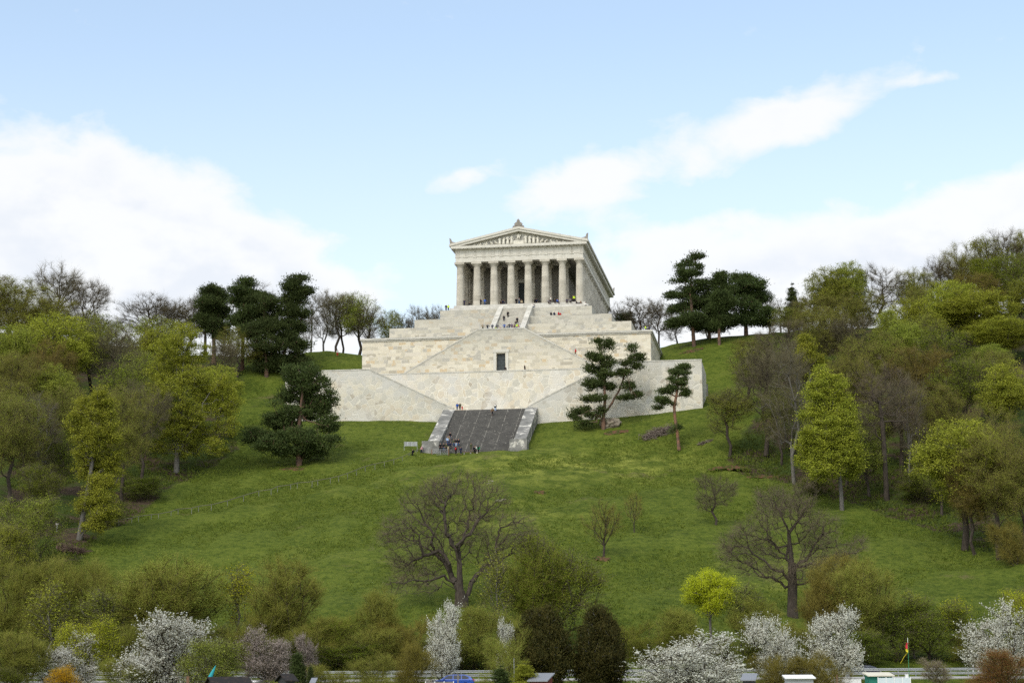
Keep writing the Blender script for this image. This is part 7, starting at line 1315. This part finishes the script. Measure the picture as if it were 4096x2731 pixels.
def car(x, y, z, rz, col, label, name='parked_car'):
    paint = mat('paint_%s' % name, col, .25, .6); paint.node_tree.nodes['Principled BSDF'].inputs['Coat Weight'].default_value = .6
    T = thing(name, label, 'car', (x, y, z), rz)
    side = [(-2.30,.30),(-2.34,.62),(-2.22,.80),(-1.35,.93),(-.55,1.38),(.2,1.47),(1.3,1.44),(1.95,1.22),(2.20,.92),(2.32,.86),(2.34,.38),(2.25,.30)]
    V, F = [], []; ws = lambda zz: .90 if zz < .95 else .90-(zz-.95)*.42
    for s in (-1, 1):
        for a, b in side: V.append((a, s*ws(b), b))
    n = len(side); F = [tuple(range(n)), tuple(range(2*n-1, n-1, -1))]+[(i, i+n, (i+1) % n+n, (i+1) % n) for i in range(n)]
    b = new_mesh('body', V, F, paint, T); bevel(b, .05, 2)
    for s in (-1, 1):
        for q in ([(-1.12,.98),(-.48,1.34),(.02,1.40),(.02,.98)], [(.10,.98),(.10,1.40),(.92,1.39),(.92,.98)], [(1.0,.98),(1.0,1.385),(1.35,1.36),(1.85,1.13),(1.82,.98)]):
            m = MB(); m.add([(a, s*(ws(c)+.004), c) for a, c in q]+[(a, s*(ws(c)-.02), c) for a, c in q], [(0,1,2,3) if s < 0 else (3,2,1,0), (7,6,5,4) if s < 0 else (4,5,6,7)]+[(i, i+4, (i+1) % 4+4, (i+1) % 4) for i in range(4)]); m.build('side_window', GLASS, T)
        for wx in (-1.42, 1.40):
            w = MB(); w.tube((wx, s*.70, .32), (wx, s*.92, .32), .32, k=20); t = w.build('wheel', TYRE, T, smooth=False)
            MB().tube((wx, s*.921, .32), (wx, s*.932, .32), .21, k=10).build('rim', RIM, t)
        MB().box(2.14, 2.33, *sorted((s*.62, s*.905)), .80, .98).build('tail_light', TAIL, T)
        MB().box(-2.30, -2.02, *sorted((s*.58, s*.88)), .62, .76).build('headlight', LAMP, T)
        MB().box(-1.0, -.85, *sorted((s*.93, s*1.08)), .96, 1.08).build('wing_mirror', paint, T)
    MB().add([(-1.30,-.78,.965),(-1.30,.78,.965),(-.60,.68,1.372),(-.60,-.68,1.372),(-1.25,-.76,.94),(-1.25,.76,.94),(-.55,.66,1.34),(-.55,-.66,1.34)], [(0,3,2,1),(4,5,6,7),(0,1,5,4),(1,2,6,5),(2,3,7,6),(3,0,4,7)]).build('windscreen', GLASS, T)
    MB().add([(1.99,-.70,1.19),(1.99,.70,1.19),(2.19,.78,.96),(2.19,-.78,.96),(1.95,-.70,1.17),(1.95,.70,1.17),(2.15,.78,.94),(2.15,-.78,.94)], [(0,3,2,1),(4,5,6,7),(0,1,5,4),(1,2,6,5),(2,3,7,6),(3,0,4,7)]).build('rear_window', GLASS, T)
    for s in (-1, 1): MB().tube((-.3, s*.60, 1.50), (1.4, s*.60, 1.49), .018).build('roof_rail', DARKM, T)
    return T
car(*CARB, -1.33, 0, (.02,.085,.42), 'bright blue estate car seen from the side in the lower middle', 'blue_car')
car(*CARD, -.50, 0, (.035,.038,.06), 'dark car passing behind the guardrail at the lower right', 'dark_car')
car(*CARS, -1.33, 0, (.45,.46,.47), 'silver car half hidden under the pinkish blossom tree', 'silver_car')
def bicycle(x, y, z):
    T = thing('bicycle', 'light framed bicycle ridden by the person in cyan', 'bicycle', (x, y, z), math.pi/2*0)
    for wx in (-.52, .52):
        n = 24; pts = [(wx+.34*math.cos(2*math.pi*i/n), 0, .35+.34*math.sin(2*math.pi*i/n)) for i in range(n)]; m = MB()
        for i in range(n): m.tube(pts[i], pts[(i+1) % n], .018, k=5)
        w = m.build('wheel', TYRE, T); m = MB()
        for i in range(0, n, 3): m.tube((wx, 0, .35), pts[i], .004, k=3)
        m.build('spokes', STEEL, w)
    MB().tube((-.52,0,.35),(-.36,0,.95),.02).tube((-.40,0,.80),(0,0,.32),.02).tube((-.40,0,.82),(.16,0,.80),.018).tube((0,0,.32),(.18,0,.88),.018).tube((0,0,.32),(.52,0,.35),.014).tube((.16,0,.80),(.52,0,.35),.012).build('frame', WHITE, T)
    MB().box(.06,.30,-.07,.07,.885,.94).build('saddle', DARKM, T); MB().tube((-.40,-.26,1.0),(-.40,.26,1.0),.014).tube((-.40,0,.94),(-.40,0,1.0),.016).build('handlebar', DARKM, T)
bicycle(CYC[0], CYC[1], -.42)
person('ride', CYC[0]+.08, CYC[1], -.42-.02, -math.pi/2, 'cyan', 'black', 'person in a cyan jacket riding a bicycle on the path', 'dark', None, 1.0)

# ---- huts and garden things in front of the path
DROOF = mat('mossy_dark_roof', lambda g: g.mix(g.step(g.noise(pos(g), 2, 5, .7), .5, .7), (.022,.020,.019), (.075,.052,.038)), .9, .2)
FELT = plain('grey_roof_sheet', (.20,.205,.215), .5, .4); REDB = plain('red_brown_boards', (.14,.035,.025), .85, .2); GREENP = plain('green_boards', (.02,.17,.12), .7, .3); CREAM = plain('cream_roof', (.60,.56,.44), .6, .3); TEAL = plain('teal_canvas', (.03,.30,.33), .8, .2); PALEB = plain('pale_glazing', (.55,.62,.64), .35, .5)
def gable_hut(x, y, L, W_, eave, ridge, label, wallm, roofm, rz=0, zg=-2.7, name='garden_hut'):
    T = thing(name, label, 'hut', (x, y, zg), rz)
    MB().prism_x([(-W_/2,0),(W_/2,0),(W_/2,eave),(0,ridge-.08),(-W_/2,eave)], -L/2, L/2).build('wall', wallm, T)
    for s in (-1, 1):
        q = [(0,ridge),(s*(W_/2+.3),eave-.18),(s*(W_/2+.3),eave-.08),(0,ridge+.1)]
        MB().prism_x(q if s < 0 else q[::-1], -L/2-.25, L/2+.25).build('roof', roofm, T)
    return T
def mono_hut(x, y, L, W_, front, back, label, wallm, roofm, rz=0, zg=-2.7, name='garden_shed'):
    T = thing(name, label, 'shed', (x, y, zg), rz)
    MB().prism_x([(-W_/2,0),(W_/2,0),(W_/2,back-.06),(-W_/2,front-.06)], -L/2, L/2).build('wall', wallm, T)
    MB().prism_x([(-W_/2-.3,front-.1),(W_/2+.3,back+.06),(W_/2+.3,back+.16),(-W_/2-.3,front)], -L/2-.2, L/2+.2).build('roof', roofm, T)
    MB().box(-L*.35, -L*.35+.8, -W_/2-.03, -W_/2-.005, .05, 1.75).build('door', DARKM if wallm is not DARKM else WOODG, T)
    return T
for h in HUTS:
    k, x, y, a, b, c, d, lab, wm, rm, rz = h
    (gable_hut if k == 'g' else mono_hut)(x, y, a, b, c, d, lab, dict(dark=DARKM, red=REDB, green=GREENP, white=PANEL, wood=WOODG)[wm], dict(dark=DROOF, felt=FELT, cream=CREAM, white=WHITE)[rm], rz)
def simple_post(name, x, y, z, h, r, m, label, cat): return tag(MB().box(-r, r, -r, r, 0, h).box(-r*1.25, r*1.25, -r*1.25, r*1.25, h+.001, h+.03).build(name, m, None, (x, y, z)), label, cat)
for nm, x, y, h, r, mm, lab, cat in POSTS: simple_post(nm, x, y, -2.7, h+1.2, r, dict(wood=WOODB, grey=WOODG, white=WHITE, steel=STEEL)[mm], lab, cat)
def delineator(x, y, label):
    T = thing('delineator_post', label, 'roadside post', (x, y, -.62)); MB().prism_x([(-.06,0),(.06,0),(.04,1.5),(-.06,1.6)], -.06, .06).build('post', WHITE, T); MB().prism_x([(-.065,1.15),(.062,1.15),(.058,1.3),(-.065,1.36)], -.064, .064).build('reflector_band', DARKM, T)
delineator(DEL[0], 220.2, 'tall white roadside post with a black band at the lower right'); delineator(DEL[1], 231.5, 'small white roadside post behind the guardrail at the right')
def parasol(x, y):
    T = thing('parasol', 'closed teal parasol leaning beside the black hut roof', 'parasol', (x-.6, y, -2.7)); T.rotation_euler = (0, .42, 0)
    MB().tube((0,0,0), (0,0,4.12), .025).build('pole', DARKM, T); MB().lathe([(.16,2.67),(.20,2.87),(.12,3.57),(.03,4.07)], 9).build('canopy', TEAL, T)
parasol(*PARA)
def flagpole(x, y):
    T = thing('flagpole', 'thin green garden flagpole with a white tip', 'flagpole', (x, y, -2.7)); MB().tube((0,0,0), (0,0,5.8), .035, .025).build('pole', plain('green_paint', (.03,.20,.08), .5, .4), T); MB().tube((0,0,5.81), (0,0,6.3), .024, .02).build('tip', WHITE, T)
    F_ = thing('windsock_flag', 'hanging red and yellow pennant with a long yellow tail on the garden flagpole', 'flag', (x-.03, y, 3.1))
    def strip(pts, w, m, nm):
        V, F = [], []
        for i, (a, b) in enumerate(pts):
            ww = w*(1-.0*i)*(1 if i < len(pts)-1 else .5); V += [(a-ww, -.03+.05*math.sin(i*1.7), b), (a+ww, .03+.05*math.sin(i*1.3+1), b)]
        for i in range(len(pts)-1): F.append((2*i, 2*i+1, 2*i+3, 2*i+2))
        o = new_mesh(nm, V, F, m, F_); md = o.modifiers.new('s', 'SOLIDIFY'); md.thickness = .008; return o
    strip([(0,0),(-.06,-.25),(-.10,-.5),(-.08,-.62)], .13, plain('red_cloth', (.50,.03,.05), .8, .1), 'red_cloth')
    strip([(-.08,-.625),(-.06,-.8),(-.02,-.98)], .15, plain('yellow_cloth', (.75,.60,.04), .8, .1), 'yellow_cloth')
    strip([(-.02,-.99),(-.2,-1.2),(-.4,-1.4),(-.55,-1.65),(-.68,-1.9),(-.82,-2.1)], .035, bpy.data.materials['yellow_cloth'], 'tail')
flagpole(*FLAG)
def panel_fence(x, y, L, label, m, n, h, zg=-2.7):
    T = thing('garden_fence', label, 'fence', (x, y, zg)); s = L/n
    for i in range(n): MB().box(i*s+.04, (i+1)*s-.04, -.02, .02, .2, h).build('fence_panel', m, T)
    for i in range(n+1): MB().box(i*s-.035, i*s+.035, -.035, .035, 0, h+.05).build('post', WHITE, T)
for f in FENCES: panel_fence(f[0], f[1], f[2], f[3], {'pale': PALEB, 'wood': WOODG, 'white': WHITE}[f[4]], f[5], f[6])

# ================================================================ meadow grass tufts and undergrowth
def tufts():
    rng = np.random.default_rng(21); n = 110000
    X = rng.uniform(-95, 95, n); Y = 236+(rng.uniform(0, 1, n)**.9)*222; ok = (near_poly([(-54,404),(50,392),(60,470),(-40,485)], X, Y, .5) <= 0) & (np.abs(X+1) > 0)
    oo = near_poly([(-18,388),(16,384),(16,412),(-14,414)], X, Y, .5) <= 0; X, Y = X[ok & oo], Y[ok & oo]; Z = hz(X, Y); w = in_woods(X, Y)
    for nm, sel, m, s, lab in (('grass', w < .5, 'tuft', .30, 'longer grass tufts scattered over the meadow'), ('undergrowth', w >= .5, 'under', .45, 'low leafy undergrowth on the wood floor')):
        x, y, z = X[sel], Y[sel], Z[sel]; k = np.repeat(np.arange(len(x)), 3); C = np.stack([x[k], y[k], z[k]], -1)+rng.normal(size=(len(k), 3))*[.25, .25, .03]
        D = unit(rng.normal(size=C.shape)*.6+np.array([0, 0, 1.])); V, F = needles_quads(C, D, rng.uniform(.5, 1.2, len(k))*s, np.full(len(k), s*.22), rng)
        tag(link(nm, fast_mesh(nm, V, F, TM[m])), lab, None, None, 'stuff')
TM = dict(tuft=leaf_material('tuft_grass', (.062,.090,.008), (.105,.135,.012), (.165,.18,.03), .2, .2), under=leaf_material('undergrowth_leaves', (.06,.08,.008), (.10,.13,.012), (.075,.06,.025), .2, .3))
tufts()
